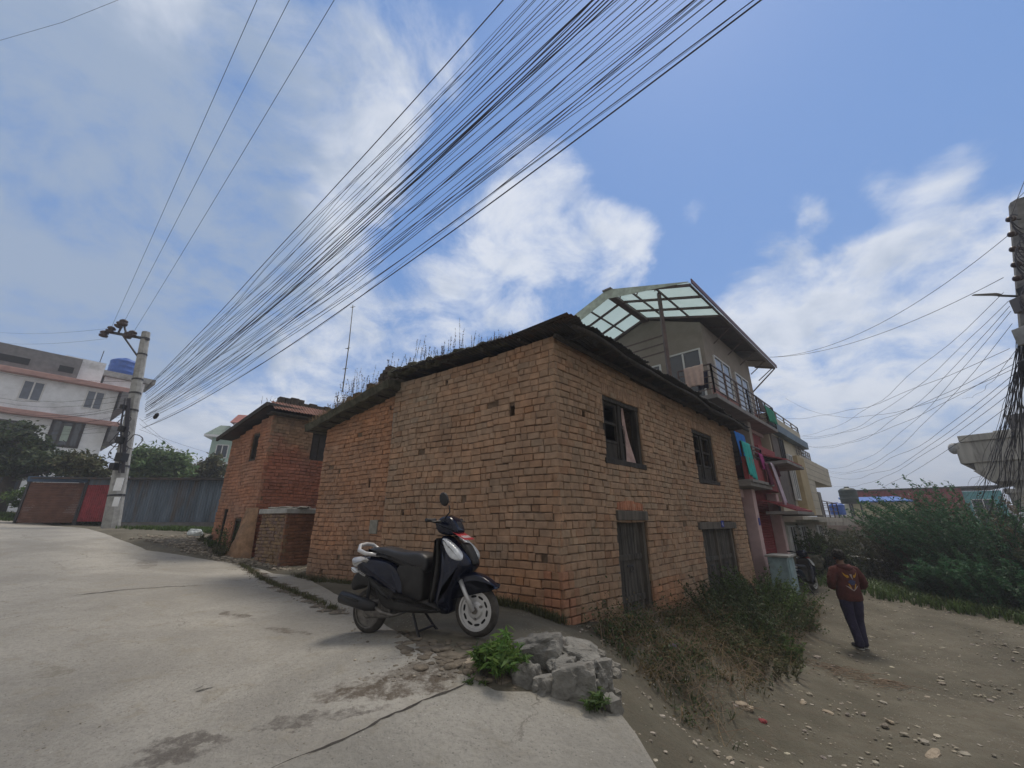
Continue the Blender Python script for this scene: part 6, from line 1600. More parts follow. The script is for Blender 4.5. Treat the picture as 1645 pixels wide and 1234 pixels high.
def person():
    x, y = 6.30, 8.42; M = Matrix.Translation((x, y, gz(x, y) + .0)) @ Matrix.Rotation(R(-4), 4, 'Z') @ Matrix.Rotation(R(0), 4, 'Y')
    t = thing('person', 'person in a maroon hoodie and navy trousers walking away down the dirt road', 'person', mat4=M)
    V = [(0, 0, .88), (0, 0, 1.0), (0, .01, 1.16), (0, .0, 1.30), (0, .02, 1.375), (0, .045, 1.44), (0, .065, 1.53), (0, .055, 1.58), (0, .15, 1.485)]
    Rr = [(.15, .11), (.14, .10), (.16, .11), (.15, .09), .052, .055, .082, .07, .018]; E = [(0, 1), (1, 2), (2, 3), (3, 4), (4, 5), (5, 6), (6, 7), (5, 8)]

    def add(p, par, r): V.append(p); Rr.append(r); E.append((par, len(V) - 1)); return len(V) - 1
    for sd in (-1, 1):
        add((sd * .085, .05, 1.50), 6, .016)
        a = add((sd * .17, .0, 1.31), 3, .055); b = add((sd * .255, -.02, 1.07), a, .042); w = add((sd * .10, .21, 1.02), b, .028); h = add((sd * .06, .28, 1.03), w, .026)
        for k in range(4):
            p = V[h]; f = add((p[0] - sd * .015, p[1] + .035, p[2] + .025 - k * .017), h, .009); L = (.028, .033, .030, .024)[k]; f = add((V[f][0] - sd * .02, V[f][1] + L * .7, V[f][2] + .005), f, .008); add((V[f][0] - sd * .02, V[f][1] + L * .2, V[f][2] + .004), f, .007)
        f = add((V[w][0] + 0, V[w][1] + .03, V[w][2] + .045), h, .010); add((V[f][0] - sd * .01, V[f][1] + .03, V[f][2] + .015), f, .008)
        st_ = .05 if sd > 0 else -.02
        l = add((sd * .085, 0, .80), 0, .075); k_ = add((sd * .075 + .01, st_ * .5 + .03, .46), l, .052); an = add((sd * .055 + .01, st_ - .02, .09), k_, .034); add((sd * .06 + .01, st_ + .13, .035), an, .03)
    vs, fs = skin_mesh(V, E, Rr); b = MB(); b.add([M @ Vector(v) for v in vs], fs); b.build('body', mat('skin', (.16, .085, .055), .6, .08, 8, 0), t, smooth=True)
    # hoodie: one lofted shell with sleeves
    h = MB(); rings = [(.78, .185, .135, .0), (.80, .205, .15, 0), (.88, .21, .155, 0), (1.0, .20, .145, -.005), (1.12, .205, .145, -.01), (1.24, .215, .14, -.015), (1.31, .20, .125, -.015), (1.355, .15, .10, -.01), (1.385, .095, .085, .005), (1.40, .075, .075, .01)]; n = 28; vs = []
    for (z, rx, ry, cy) in rings:
        for j in range(n):
            a = 2 * math.pi * j / n; f = 1 + .045 * noise.noise(Vector((math.cos(a) * 1.6, math.sin(a) * 1.6, z * 5))) + .02 * math.sin(a * 5 + z * 14)
            vs.append(M @ Vector((rx * math.cos(a) * f, cy + ry * math.sin(a) * f * (1.0 if math.sin(a) > 0 else 1.0), z)))
    k = len(rings); h.add(vs, [(i * n + j, i * n + (j + 1) % n, (i + 1) * n + (j + 1) % n, (i + 1) * n + j) for i in range(k - 1) for j in range(n)] + [tuple(range(n)), tuple((k - 1) * n + j for j in reversed(range(n)))])
    for sd in (-1, 1):
        p = [Vector(q) for q in ((sd * .10, -.01, 1.33), (sd * .185, -.01, 1.29), (sd * .245, -.02, 1.19), (sd * .29, -.03, 1.08), (sd * .275, .0, 1.03), (sd * .21, .10, 1.02), (sd * .13, .19, 1.02), (sd * .115, .205, 1.02))]; r = [.06, .082, .078, .072, .070, .062, .052, .040]
        q = []; rr = []
        for i in range(len(p) - 1):
            for u in (0, .33, .66): q.append(p[i].lerp(p[i + 1], u)); rr.append((r[i] * (1 - u) + r[i + 1] * u) * (1 + .05 * math.sin(len(q) * 1.9)))
        q.append(p[-1]); rr.append(r[-1]); h.tube([M @ c for c in q], rr, 14)
    # hood lying on the back and round the neck
    hv = []; m_ = 16
    for i in range(9):
        a = -math.pi * .98 * i / 8 - .03; c = Vector((math.cos(a) * .115, .01 + math.sin(a) * .105, 1.375 + .012 * math.sin(a) - .035 * math.sin(math.pi * i / 8))); hv.append(M @ c)
    h.tube(hv, [.030, .040, .050, .058, .062, .058, .050, .040, .030], 10)
    ho = h.build('hoodie', mat('maroon_fleece', (.070, .020, .018), .95, .25, 9, .8, 11, dist=.03), t, smooth=True)
    bv = BVHTree.FromPolygons([tuple(v) for v in h.v], [f for f in h.f])

    def patch(pts, m, nm):
        b = MB(); bm = bmesh.new(); f = bm.faces.new([bm.verts.new((p[0], 0, p[1])) for p in pts]); bmesh.ops.triangulate(bm, faces=[f]); bmesh.ops.subdivide_edges(bm, edges=bm.edges, cuts=3, use_grid_fill=True); vs = []
        for v in bm.verts:
            o = M @ Vector((v.co.x, -1, v.co.z)); d = (M.to_3x3() @ Vector((0, 1, 0))); hh = bv.ray_cast(o, d); q = hh[0] - d * .004 if hh[0] else o + d; vs.append(q)
        bm.verts.index_update(); b.add(vs, [[v.index for v in f.verts] for f in bm.faces]); bm.free(); b.build(nm, m, ho, recalc=False)
    Y_ = mat('yellow_print', (.42, .22, .02), .8, .2, 30, 0); B_ = mat('blue_print', (.04, .05, .12), .8, .2, 30, 0); W_ = mat('pale_print', (.30, .25, .25), .8, .2, 30, 0)
    for sd in (-1, 1):
        patch([(sd * .125, 1.275), (sd * .11, 1.22), (sd * .07, 1.175), (sd * .035, 1.19), (sd * .05, 1.225), (sd * .085, 1.23)], Y_, 'back_print')
        patch([(sd * .115, 1.05), (sd * .06, 1.00), (sd * .0, .955), (sd * .0, .975), (sd * .06, 1.03)], W_, 'back_print')
        patch([(sd * .07, 1.07), (sd * .03, .99), (sd * .02, 1.0), (sd * .05, 1.08)], Y_, 'back_print')
    patch([(-.07, 1.11), (-.02, 1.06), (.03, 1.06), (.07, 1.12), (.02, 1.14), (-.03, 1.15)], B_, 'back_print'); patch([(-.02, 1.24), (.01, 1.16), (.025, 1.15), (.02, 1.24)], W_, 'back_print')
    # trousers
    tr = MB()
    for sd in (-1, 1):
        st_ = .05 if sd > 0 else -.02
        p = [(sd * .075, 0, .90, .12), (sd * .085, .0, .80, .112), (sd * .088, .01, .68, .10), (sd * .08 + .005, st_ * .4 + .02, .48, .080), (sd * .068 + .01, st_ * .8, .28, .072), (sd * .06 + .01, st_ - .02, .12, .070), (sd * .06 + .01, st_ - .01, .055, .072)]; q = []; rr = []
        for i in range(len(p) - 1):
            for u in (0, .33, .66): a = Vector(p[i][:3]).lerp(Vector(p[i + 1][:3]), u); q.append(M @ a); rr.append((p[i][3] * (1 - u) + p[i + 1][3] * u) * (1 + .03 * math.sin(len(q) * 2.1 + sd)))
        q.append(M @ Vector(p[-1][:3])); rr.append(p[-1][3]); tr.tube(q, rr, 16)
    tr.build('trousers', mat('navy_denim', (.020, .017, .045), .9, .3, 8, .9, 12, dist=.03), t, smooth=True)
    for sd in (-1, 1):
        st_ = .05 if sd > 0 else -.02; s = MB(); c = Vector((sd * .06 + .01, st_ + .03, 0)); s.tube([M @ (c + Vector((0, dy, .045))) for dy in (-.105, -.08, -.02, .06, .12, .15)], [.025, .042, .048, .046, .040, .02], 12, flat=.85); so = s.build('shoe', M_black, t, smooth=True)
        s = MB(); s.tube([M @ (c + Vector((0, dy, .014))) for dy in (-.112, -.09, 0, .10, .155)], [.028, .043, .048, .045, .02], 12, flat=.3); s.build('sole', M_conc, so, smooth=True)
    hr = MB(); bi = bmesh.new(); bmesh.ops.create_icosphere(bi, subdivisions=5, radius=1); hr.add([M @ Vector((v.co.x * .092, .045 + v.co.y * .108, 1.56 + v.co.z * .105)) for v in bi.verts], [[v.index for v in f.verts] for f in bi.faces]); bi.free(); bmv = []
    for v in hr.v: l = M.inverted() @ Vector(v); k = noise.noise(l * 26) * .020 + noise.noise(l * 70) * .010; l.z = max(l.z, 1.475 + (.05 if l.y > .09 else 0)); bmv.append(tuple(M @ (l + (l - Vector((0, .045, 1.55))).normalized() * k)))
    hr.v = bmv; hr.build('hair', mat('black_hair', (.010, .009, .009), .75, .3, 30, .5, 60), t, smooth=True)


person()

# ---------------------------------------------------------------- stones, litter, gravel
rd = random.Random(21)
for i, (u, v, Y, r, fl, m_, lab, rz) in enumerate([
    (868, 1036, 4.05, (.27, .17, .16), .9, M_stone, 'large flat grey slate on top of the stone heap', -.45),
    (928, 1043, 3.95, (.22, .15, .11), .8, M_stone, 'pale cement crusted stone on the top right of the stone heap', -.3),
    (905, 1066, 3.80, (.14, .12, .12), .9, M_stone, 'rounded rubble stone in the middle of the stone heap', .3), (942, 1066, 3.80, (.11, .10, .10), .9, M_stone, 'small rounded stone right of the middle of the heap', 1.0),
    (846, 1082, 3.75, (.15, .11, .17), .9, M_stone, 'upright grey stone at the left of the heap beside the leafy plant', .2), (874, 1098, 3.62, (.11, .09, .12), .9, M_stone, 'blocky grey stone at the heap foot, left of the big broken one', .7),
    (922, 1094, 3.62, (.20, .13, .19), .95, M_stone, 'big broken grey stone at the front foot of the heap', -.2), (966, 1078, 3.72, (.10, .10, .17), .9, M_stone, 'narrow upright stone at the right end of the heap', .5),
    (979, 1122, 3.55, (.09, .09, .09), .9, M_stone, 'small rounded boulder at the right foot of the heap', .4), (890, 1052, 3.95, (.10, .09, .07), .9, M_stone, 'small wedge stone under the flat slate', 1.3),
    (716, 1000, 0, (.01, .01, .01), .9, M_stone, None, 0),
    (758, 1068, 3.85, (.15, .11, .10), .9, M_stonetan, 'tan stone lying left of the leafy plant at the road edge', .2), (955, 1102, 3.65, (.09, .08, .12), .9, M_stone, 'grey stone wedged between the broken stone and the right heap end', .9)]):
    if lab is None: continue
    p = P(u, v, Y); p.z -= .035; b = MB(); b.rock(p, tuple(q * .95 for q in r), i + 1, fl, rz=rz, sub=4); o = b.build('stone', m_, smooth=False); tag(o, lab, 'stone')
for i, (u, v, r, lab) in enumerate([(1196, 1138, (.10, .06, .05), 'pale elongated stone on the dirt at the foot of the weedy bank'), (1500, 1215, (.12, .04, .03), 'flat pale stone slab on the dirt near the bottom right'), (1225, 1160, (.05, .04, .03), 'small pinkish brick piece on the dirt below the weedy bank'),
                                    (1330, 1145, (.06, .035, .02), 'small pale flat stone in the near dirt, left of the long slab'), (1290, 1130, (.05, .03, .02), 'small flat grey stone near the lower weed bank edge'), (1430, 1160, (.05, .03, .02), 'little pale stone in the middle of the near dirt')]):
    p = GG(u, v); b = MB(); b.rock(p + Vector((0, 0, r[2] * .3)), r, i + 40, .8, rz=-.5 + i, sub=3); tag(b.build('stone', M_stonetan if i != 2 else M_redbrick), lab, 'stone')
for (u, v, c, r, lab) in ((1287, 973, (.5, .03, .04), .09, 'crumpled bright red plastic bag on the dirt road'), (1082, 1042, (.10, .10, .30), .06, 'blue and white crumpled wrapper in the weeds on the bank'), (312, 861, (.55, .60, .62), .22, 'pale plastic bag on the grass beside the left brick house'), (70, 815, (.55, .55, .55), .45, 'white sheet slumped over rubbish beside the brown shutter'), (663, 1041, (.6, .6, .58), .025, 'small white paper scrap on the road behind the scooter front wheel'), (618, 1023, (.5, .5, .5), .02, 'tiny white scrap near the scooter rear wheel')):
    p = GG(u, v + (16 if r > .4 else 0)); b = MB(); b.rock(p + Vector((0, 0, r * .4)), (r, r * .7, r * .8), int(u), .8, sub=3); tag(b.build('litter', mat('litter', c, .6, .2, 10, .5, 20)), lab, 'litter')


def scatter_rocks(name, pts, m, kind='stuff', col=True):
    b = MB(); ico = [(0, 0, 1), (.894, 0, .447), (.276, .851, .447), (-.724, .526, .447), (-.724, -.526, .447), (.276, -.851, .447), (.724, .526, -.447), (-.276, .851, -.447), (-.894, 0, -.447), (-.276, -.851, -.447), (.724, -.526, -.447), (0, 0, -1)]
    fi = [(0, 1, 2), (0, 2, 3), (0, 3, 4), (0, 4, 5), (0, 5, 1), (1, 6, 2), (2, 7, 3), (3, 8, 4), (4, 9, 5), (5, 10, 1), (2, 6, 7), (3, 7, 8), (4, 8, 9), (5, 9, 10), (1, 10, 6), (11, 7, 6), (11, 8, 7), (11, 9, 8), (11, 10, 9), (11, 6, 10)]
    for (x, y, z, s, c) in pts:
        a = rd.uniform(0, 6.28); sx, sy, sz = s * rd.uniform(.7, 1.6), s * rd.uniform(.6, 1), s * rd.uniform(.25, .6); ca, sa = math.cos(a), math.sin(a)
        vs = [(x + (p[0] * sx * ca - p[1] * sy * sa) * rd.uniform(.8, 1.1), y + (p[0] * sx * sa + p[1] * sy * ca) * rd.uniform(.8, 1.1), z + p[2] * sz) for p in ico]; b.add(vs, fi, c)
    o = b.build(name, m, recalc=False); tag(o, kind=kind); return o


def rand_dirt(n, x0, x1, y0, y1, cond=None):
    X = np.array([rd.uniform(x0, x1) for _ in range(n)]); Y = np.array([rd.uniform(y0, y1) for _ in range(n)]); Z = ground_z(X, Y); ins = inside(X, Y, CB); return [(a, b, c) for a, b, c, i in zip(X, Y, Z, ins) if not i and (cond is None or cond(a, b))]


M_peb = mat('pebble', (.25, .232, .20), .95, .3, 20, .4, 60, attr=True)


def dirt_zone(x, y):
    o = (x - Cc[0]) * nR[0] + (y - Cc[1]) * nR[1]; return o > .1 and x > .5


pts = []
for (x, y, z) in rand_dirt(20000, .8, 13, 1.5, 20, lambda a, b: dirt_zone(a, b)):
    cl = noise.noise(Vector((x * .9, y * .9, 7)))
    if cl < -.05 and rd.random() < .6: continue
    s = .007 + .022 * rd.random() ** 3 + (.045 * rd.random() if rd.random() < .06 else 0); v = rd.uniform(.6, 1.7); pts.append((x, y, z + s * .1, s, (v, v * rd.uniform(.93, 1.0), v * rd.uniform(.86, 1.0))))
scatter_rocks('gravel', pts, M_peb)
pts = []
for k in range(3300):      # rubble strip along the left road edge and house feet
    a = rd.random(); p = Vector(gp(552, 985)).lerp(Vector(gp(380, 903)), a) if k % 3 == 0 else Vector(gp(470, 920)).lerp(Vector(gp(205, 866)), a)
    x = p.x + rd.gauss(0, .22) + (0 if k % 3 == 0 else .25 * a); y = p.y + abs(rd.gauss(0, .45 + .9 * a * (k % 3 > 0))); s = .012 + .05 * rd.random() ** 3; v = rd.uniform(.5, 1.4)
    if k % 3 == 0: x = p.x + rd.gauss(0, .08); y = p.y + rd.gauss(0, .08); s *= .35
    pts.append((x, y, max(gz(x, y), hcs(x, y) if inside(np.array([x]), np.array([y]), CB)[0] else -9) + s * .15, s, (v, v * .95, v * .9)))
scatter_rocks('rubble', pts, M_peb)
pts = []
for k in range(1300):
    if k < 260: u = rd.uniform(560, 860); v = rd.uniform(995, 1095); p = G(u, v); s = .005 + .018 * rd.random() ** 3
    else: u = rd.uniform(-40, 1000); v = rd.uniform(900, 1230); p = G(u, v); s = .0018 + .006 * rd.random() ** 4
    if not inside(np.array([p.x]), np.array([p.y]), CB)[0]: continue
    c = rd.uniform(.5, 1.4); pts.append((p.x, p.y, p.z + s * .2, s, (c, c * .95, c * .88)))
scatter_rocks('road_grit', pts, M_peb)
# loose soil skirt at the road end by the stones and under the scooter
b = MB()
for i in range(260):
    u = rd.uniform(640, 850); v = 1038 + (u - 640) * .25 + rd.gauss(-4, 12); p = G(u, v); k_ = rd.random() ** 2; b.rock((p.x, p.y, p.z - .004), (.012 + .07 * k_, .010 + .06 * k_, .008 + .022 * k_), i, .7, rz=i, sub=2)
tag(b.build('loose_soil', M_dirt, smooth=True), kind='stuff')
b = MB()
for i in range(120):
    u = rd.uniform(830, 990); v = rd.uniform(1040, 1118); p = P(u, v, 4.05 - (v - 1040) * .004); b.rock((p.x, p.y + .07, p.z - .08), (rd.uniform(.03, .11), rd.uniform(.03, .09), rd.uniform(.03, .08)), i + 200, .9, rz=i, sub=2)
tag(b.build('heap_earth', mat('cement_rubble', (.20, .19, .17), 1, .35, 8, .9, 30, dist=.04), smooth=False), kind='stuff')

# ---------------------------------------------------------------- plants
p = P(800, 1100, 3.72); base = (p.x, p.y, p.z)
stem_bush('leafy_plant', 'bright green leafy plant with drooping leaves in front of the scooter wheel', 'plant', base, 46, .44, .13, (0, -.1, 0), .085, L_bright, M_bark, per=26, start=.45, aspect=.22, sr=.004, spread_out=.5, droop=.5)
p = P(955, 1132, 3.5); stem_bush('leafy_plant', 'small green tuft with narrow leaves at the right foot of the stone heap', 'plant', (p.x, p.y, p.z - .02), 14, .20, .06, (0, -.1, 0), .07, L_green, M_bark, per=16, start=.2, aspect=.2, sr=.003, droop=.3)
p = P(765, 1106, 3.62); stem_bush('leafy_plant', 'low dark tuft at the foot of the bright leafy plant', 'plant', (p.x, p.y, p.z), 10, .16, .06, (0, -.2, 0), .05, L_green, M_bark, per=14, start=.2, aspect=.25, sr=.003, droop=.3)
bank = lambda x, y: gz(x, y)
for i, (s, o, h, r, n, L, lab, lf, sp) in enumerate([
    (3.7, .75, 1.00, .55, 80, L_dark, 'dark bushy shrub on the bank between the two timber doors', .05, .8), (4.8, .80, .95, .6, 80, L_dark, 'dark green shrub below the double door, on the outer side of the bank', .05, .8),
    (5.7, .75, 1.25, .65, 95, L_green, 'tall feathery shrub right in front of the double timber door', .06, .9), (6.8, .65, .85, .55, 75, L_dark, 'dark shrub at the right end of the brick wall', .05, .8),
    (7.8, .55, .6, .4, 50, L_green, 'low green shrub beside the plinth of the pink house', .05, .8), (2.8, 1.3, .5, .45, 60, L_olive, 'low olive weed clump below the narrow door', .05, .8), (3.8, 1.15, .45, .5, 60, L_green, 'low green weed clump at the foot of the bank near the dirt road', .06, .6), (6.3, 1.0, .38, .4, 60, L_olive, 'straggly olive weed clump on the bank nearest the walking person', .05, .7)]):
    x, y, _ = WR(s, o, 0); stem_bush('shrub', lab, 'shrub', (x, y, gz(x, y)), n, h, r, (0, 0, 0), lf, L, M_bark, per=55, zfun=bank, start=.1, aspect=.36, sr=.005, spread_out=sp)
V = []
for k in range(6200):
    s = rd.uniform(.2, 8.4); o = rd.uniform(.12, 1.75 - .06 * s + .5 * noise.noise(Vector((s * 1.7, 3, 1)))); x, y, _ = WR(s, o, 0)
    if o > 1.0 and rd.random() < (o - 1.0) * 1.3: continue
    if noise.noise(Vector((x * 2.5, y * 2.5, 8))) < -.22: continue
    V.append((x, y, 0, 1.0 + .5 * noise.noise(Vector((x * 2, y * 2, 0)))))
Z = ground_z(np.array([a[0] for a in V]), np.array([a[1] for a in V])); ok = ~inside(np.array([a[0] for a in V]), np.array([a[1] for a in V]), CB)
V = [(a[0], a[1], z, a[3]) for a, z, k in zip(V, Z, ok) if k]
grass('dry_grass', None, V[:1300], .26, M_straw, 3, .0026, 2.3); grass('bank_grass', None, V[-450:], .15, L_olive, 3, .004, 1.6); grass('dark_grass', None, V[2000:2700], .12, L_dark, 3, .005, 1.4)
WC = []; WK = []
for k in range(330):
    q = V[rd.randrange(len(V))]; n = rd.randint(25, 90); rr = rd.uniform(.05, .16); hh = rd.uniform(.04, .22); tn = rd.uniform(.6, 1.5); br_ = rd.random() < .35
    for _ in range(n): WC.append((q[0] + rd.gauss(0, rr), q[1] + rd.gauss(0, rr), q[2] + abs(rd.gauss(0, hh)))); v = tn * rd.uniform(.7, 1.3); WK.append((v * (1.9 if br_ else 1), v * (1.0 if br_ else 1.05), v * .9))
VV, CC = leaf_arrays(np.array(WC), .042, .3, .45, np.array(WK)); tag(leaf_mesh('weed_cover', VV, CC, L_dark), kind='stuff')
b = MB()
for k in range(700):
    s = rd.uniform(.2, 7.0); o = rd.uniform(.12, 1.6 - .05 * s); x, y, _ = WR(s, o, 0); z = gz(x, y); a = rd.uniform(0, 6.28); L = rd.uniform(.12, .55); b.tube([(x, y, z + .02), (x + math.cos(a) * L * .5, y + math.sin(a) * L * .5, z + rd.uniform(.04, .22)), (x + math.cos(a) * L, y + math.sin(a) * L, z - .02 + rd.uniform(0, .08))], .003, 4)
tag(b.build('dead_twigs', mat('dead_twig', (.20, .15, .11), .9, .3, 8, .2, 20)), kind='stuff')
b = MB(); p = GG(1290, 1062); q = GG(1450, 1105)
for k in range(90):
    f = rd.random(); c = p.lerp(q, f) + Vector((rd.gauss(0, .12), rd.gauss(0, .12), 0)); c.z = gz(c.x, c.y) + .015; a = rd.gauss(-.5, .5); L = rd.uniform(.08, .35); d = Vector((math.cos(a), math.sin(a), 0)) * L; b.tube([c - d / 2, c + Vector((0, 0, .02)), c + d / 2], .004, 4)
tag(b.build('brushwood', MATS['dead_twig']), kind='stuff')
# right-hand hillside bushes
RB = [((18.0, 17.0), 5.2, 1.6, L_olive, (-.3, 0), 150, 'tall olive tree-like bush farthest back below the weathered house'), ((12.9, 12.2), 1.8, 1.0, L_blue, (-.5, -.1), 110, 'dark blue-green bush arching over the right edge of the dirt road'), ((13.6, 11.0), 1.5, 1.1, L_blue, (-.3, -.2), 110, 'low spreading green bush nearest the camera at the right edge'), ((12.8, 13.0), 1.2, .8, L_blue, (-.4, 0), 90, 'low bright green bush beside the far part of the dirt road'),
      ((15.4, 14.4), 4.7, 1.6, L_blue, (-.6, 0), 230, 'tall dark green bush with branches sweeping left before the red hall'), ((16.0, 15.5), 3.9, 1.5, L_blue, (-.5, 0), 190, 'tall leaning bush just right of the sweeping one'), ((14.8, 16.4), 3.1, 1.1, L_olive, (-.3, 0), 90, 'dull olive bush left of the sweeping dark bush'),
      ((15.6, 11.6), 2.6, 1.3, L_dark, (-.2, 0), 110, 'dark bush at the right edge below the weathered house'), ((17.2, 13.4), 4.3, 1.7, L_brown, (-.2, 0), 100, 'brownish half-withered bush below the weathered house'), ((16.3, 12.3), 3.8, 1.5, L_brown, (-.1, 0), 90, 'withered creeper-covered bush under the cable bundle'), ((14.6, 17.8), 2.2, 1.2, L_dark, (-.2, 0), 90, 'dark shrub on top of the retaining wall'),
      ((13.4, 20.2), 1.8, 1.2, L_green, (0, 0), 80, 'green shrub behind the retaining wall near the beige house'), ((15.0, 22.0), 1.8, 1.3, L_dark, (0, 0), 80, 'dark shrub farther behind the retaining wall')]
for (xy, h, r, L, ln, n, lab) in RB:
    z = gz(*xy); stem_bush('bush', lab, 'bush', (xy[0], xy[1], z), n, h, r, (ln[0], ln[1], 0), .12, L, M_bark, per=130, zfun=bank, start=.12, aspect=.34, sr=.010, spread_out=.5, ell=(1, 1), curve=.5)
V = []
for k in range(3800):
    x = rd.uniform(9.6, 17); y = rd.uniform(7.5, 19); o = (y - 10.3) - (x - 11.4) * -.9
    lim = 10.3 + (11.4 - x) * 1.55 if x < 11.4 else 10.3 - (x - 11.4) * .55
    if y < lim: continue
    V.append((x, y, 0, 1))
Z = ground_z(np.array([a[0] for a in V]), np.array([a[1] for a in V])); grass('verge_undergrowth', None, [(a[0], a[1], z, 1) for a, z in zip(V, Z)], .32, L_green, 4, .012, .8)
for i, (u, v, Y, h, lab) in enumerate(((1295, 900, 17.2, 1.5, 'leafy garden shrub under the balcony of the beige house'), (1325, 895, 18.5, 1.3, 'garden shrub at the corner of the beige house'), (1352, 893, 19, 1.5, 'green shrub between the beige house and the retaining wall'), (1275, 925, 15.5, .7, 'small dark plant beside the parked dark scooter'), (1303, 925, 16.5, .6, 'small weedy plant at the foot of the beige house garden'))):
    p = P(u, v, Y); stem_bush('garden_shrub', lab, 'shrub', (p.x, p.y, min(p.z, -1.2) if i < 3 else gz(p.x, p.y)), 60, h, .6, (0, 0, 0), .11, (L_green, L_olive, L_dark)[i % 3], M_bark, per=40, start=.1, sr=.008)
# trees on the left
def tree_at(name, label, ub, vb, Y, blobs, n, size, m, tr=.2, **k):
    p = P(ub, vb, Y); base = (p.x, p.y, gz(p.x, p.y)); bl = []
    for (u, v, du, dv, dy) in blobs: c = P(u, v, Y + dy * .3); s = Y / 1.0 / 650; bl.append(((c.x, c.y, c.z), (du * s, max(du, dv) * s * .9, dv * s)))
    top = Vector(bl[0][0]); return branchy_tree(name, label, base, top, bl, n, size, m, tr, **k)


tree_at('tree', 'large dark green tree in front of the white building on the left', 2, 800, 22, [(30, 715, 44, 24, 0), (-15, 712, 44, 30, 2), (88, 742, 34, 16, -1), (50, 752, 40, 16, 1), (5, 745, 40, 18, -2), (12, 690, 34, 14, 0), (122, 756, 24, 12, 0)], 12000, .27, L_dark, .3, clumps=26, spread=.20)
tree_at('small_tree', 'small pinkish-brown leaved tree at the right end of the white building', 140, 800, 21, [(128, 745, 26, 18, 0), (150, 755, 18, 14, 0), (165, 765, 14, 10, 1)], 3000, .22, L_olive, .12)
tree_at('small_tree', 'light green bushy tree rising behind the grey shed', 245, 800, 26, [(243, 745, 36, 20, 0), (265, 748, 30, 22, 1), (222, 755, 24, 14, 0), (285, 758, 20, 14, 0)], 8000, .28, L_pale, .2, clumps=22)
tree_at('small_tree', 'dull green bush rising behind the right part of the grey shed', 320, 800, 28, [(310, 762, 30, 12, 0), (340, 755, 22, 14, 1), (350, 740, 12, 12, 0)], 4500, .26, L_olive, .15)
tree_at('bush', 'green bush between the dark tree and the brown shutter', 55, 812, 19.5, [(65, 790, 22, 12, 0), (40, 800, 20, 12, 0), (85, 795, 14, 12, 0)], 3000, .16, L_green, .06)
V = [(x, y, gz(x, y), 1) for x, y in [(rd.uniform(-28, -17.5), rd.uniform(18.3, 21)) for _ in range(900)]]; grass('roadside_grass', None, V, .30, L_green, 5, .02, .6)
V = [(x, y, gz(x, y), 1) for x, y in [(rd.uniform(-13.6, -8.7), rd.uniform(14.4, 17.7)) for _ in range(800)]]; grass('yard_grass', None, V, .14, L_green, 5, .012, .7)
V = []
for k in range(420):
    f = rd.random(); p = Vector(gp(545, 982)).lerp(Vector(gp(388, 908)), f); V.append((p.x + rd.gauss(0, .03), p.y + rd.gauss(0, .03), hcs(p.x, p.y) + .01, rd.uniform(.3, 1)))
for k in range(500): s = rd.uniform(3.8, 6.4) if k % 2 else rd.uniform(-.1, 1.0); x, y, _ = WL(s, rd.uniform(.05, .22), 0); V.append((x, y, gz(x, y) if not inside(np.array([x]), np.array([y]), CB)[0] else hcs(x, y), rd.uniform(.5, 1.6)))
grass('wall_foot_weeds', None, V, .08, L_olive, 4, .004, .8)
A_ = Fr((-6.85, 11.3), dL, nL)
for i, (s, o, h, lab, L) in enumerate(((.95, .14, 1.0, 'climbing weed covering the small doorway of the left brick house', L_green), (.3, .55, .35, 'low weed at the foot of the mud buttress', L_olive), (1.5, .3, .3, 'low weed clump between the two doorways of the left brick house', L_green), (2.3, .25, .25, 'small weed at the far corner of the left brick house', L_olive))):
    x, y, _ = A_(s, o, 0); stem_bush('weed', lab, 'weed', (x, y, gz(x, y)), 22, h, .16, (0, 0, 0), .06, L, M_bark, per=22, start=.1, sr=.004)
for i, (s, o, lab) in enumerate(((5.6, .12, 'dry brown weed tuft at the foot of the low middle brick house'), (6.25, .14, 'rust coloured weed tuft at the left corner of the low middle brick house'))):
    x, y, _ = WL(s, o, 0); stem_bush('weed', lab, 'weed', (x, y, max(gz(x, y), hcs(x, y) - .02)), 22, .20, .12, (0, 0, 0), .035, L_brown, M_bark, per=10, start=.2, sr=.003)
# weeds on the old roofs
M_stalk = mat('dry_stalk', (.085, .065, .055), .9, .3, 10, .2, 30)
L_stalk = leafmat('seed_head', (.13, .10, .085), .9, .2)
for i, (s, h, n, lab) in enumerate(((1.15, .25, 6, 'pale thin dry grass tuft nearest the roof corner of the tan house'), (1.55, .28, 7, 'second pale dry tuft from the roof corner of the tan house'), (2.05, .55, 5, 'tallest dark seed stalks on the roof edge of the tan house'), (2.3, .36, 7, 'medium dark stalks just left of the tallest roof stalks'), (2.55, .30, 7, 'short thick cluster of dark stalks on the roof edge'),
                                (2.8, .36, 5, 'thin upright stalks left of the short cluster on the tan house roof'), (3.15, .55, 4, 'two tall brown stalks near the left end of the tan house roof'), (3.35, .30, 5, 'low stalks at the left end of the tan house roof'))):
    x, y, z = WL(s, -.02 + .05 * (i % 2), 2.86 + .016 * s); stem_bush('roof_weed', lab, 'weed', (x, y, z), n, h * 1.55, .11, (0, 0, 0), .022, L_stalk, M_stalk, per=34 if i > 1 else 10, start=.35, sr=.0035, spread_out=.12, aspect=.6, curve=.1)
V = [(*WL(rd.uniform(.7, 3.7), rd.uniform(-.1, .16), 0)[:2], 0, 1) for _ in range(420)]; V = [(x, y, 2.87 + .016 * 2, rd.uniform(.4, 1.2)) for x, y, _, _ in V]; grass('roof_grass', None, V, .10, M_straw, 3, .003, .5)
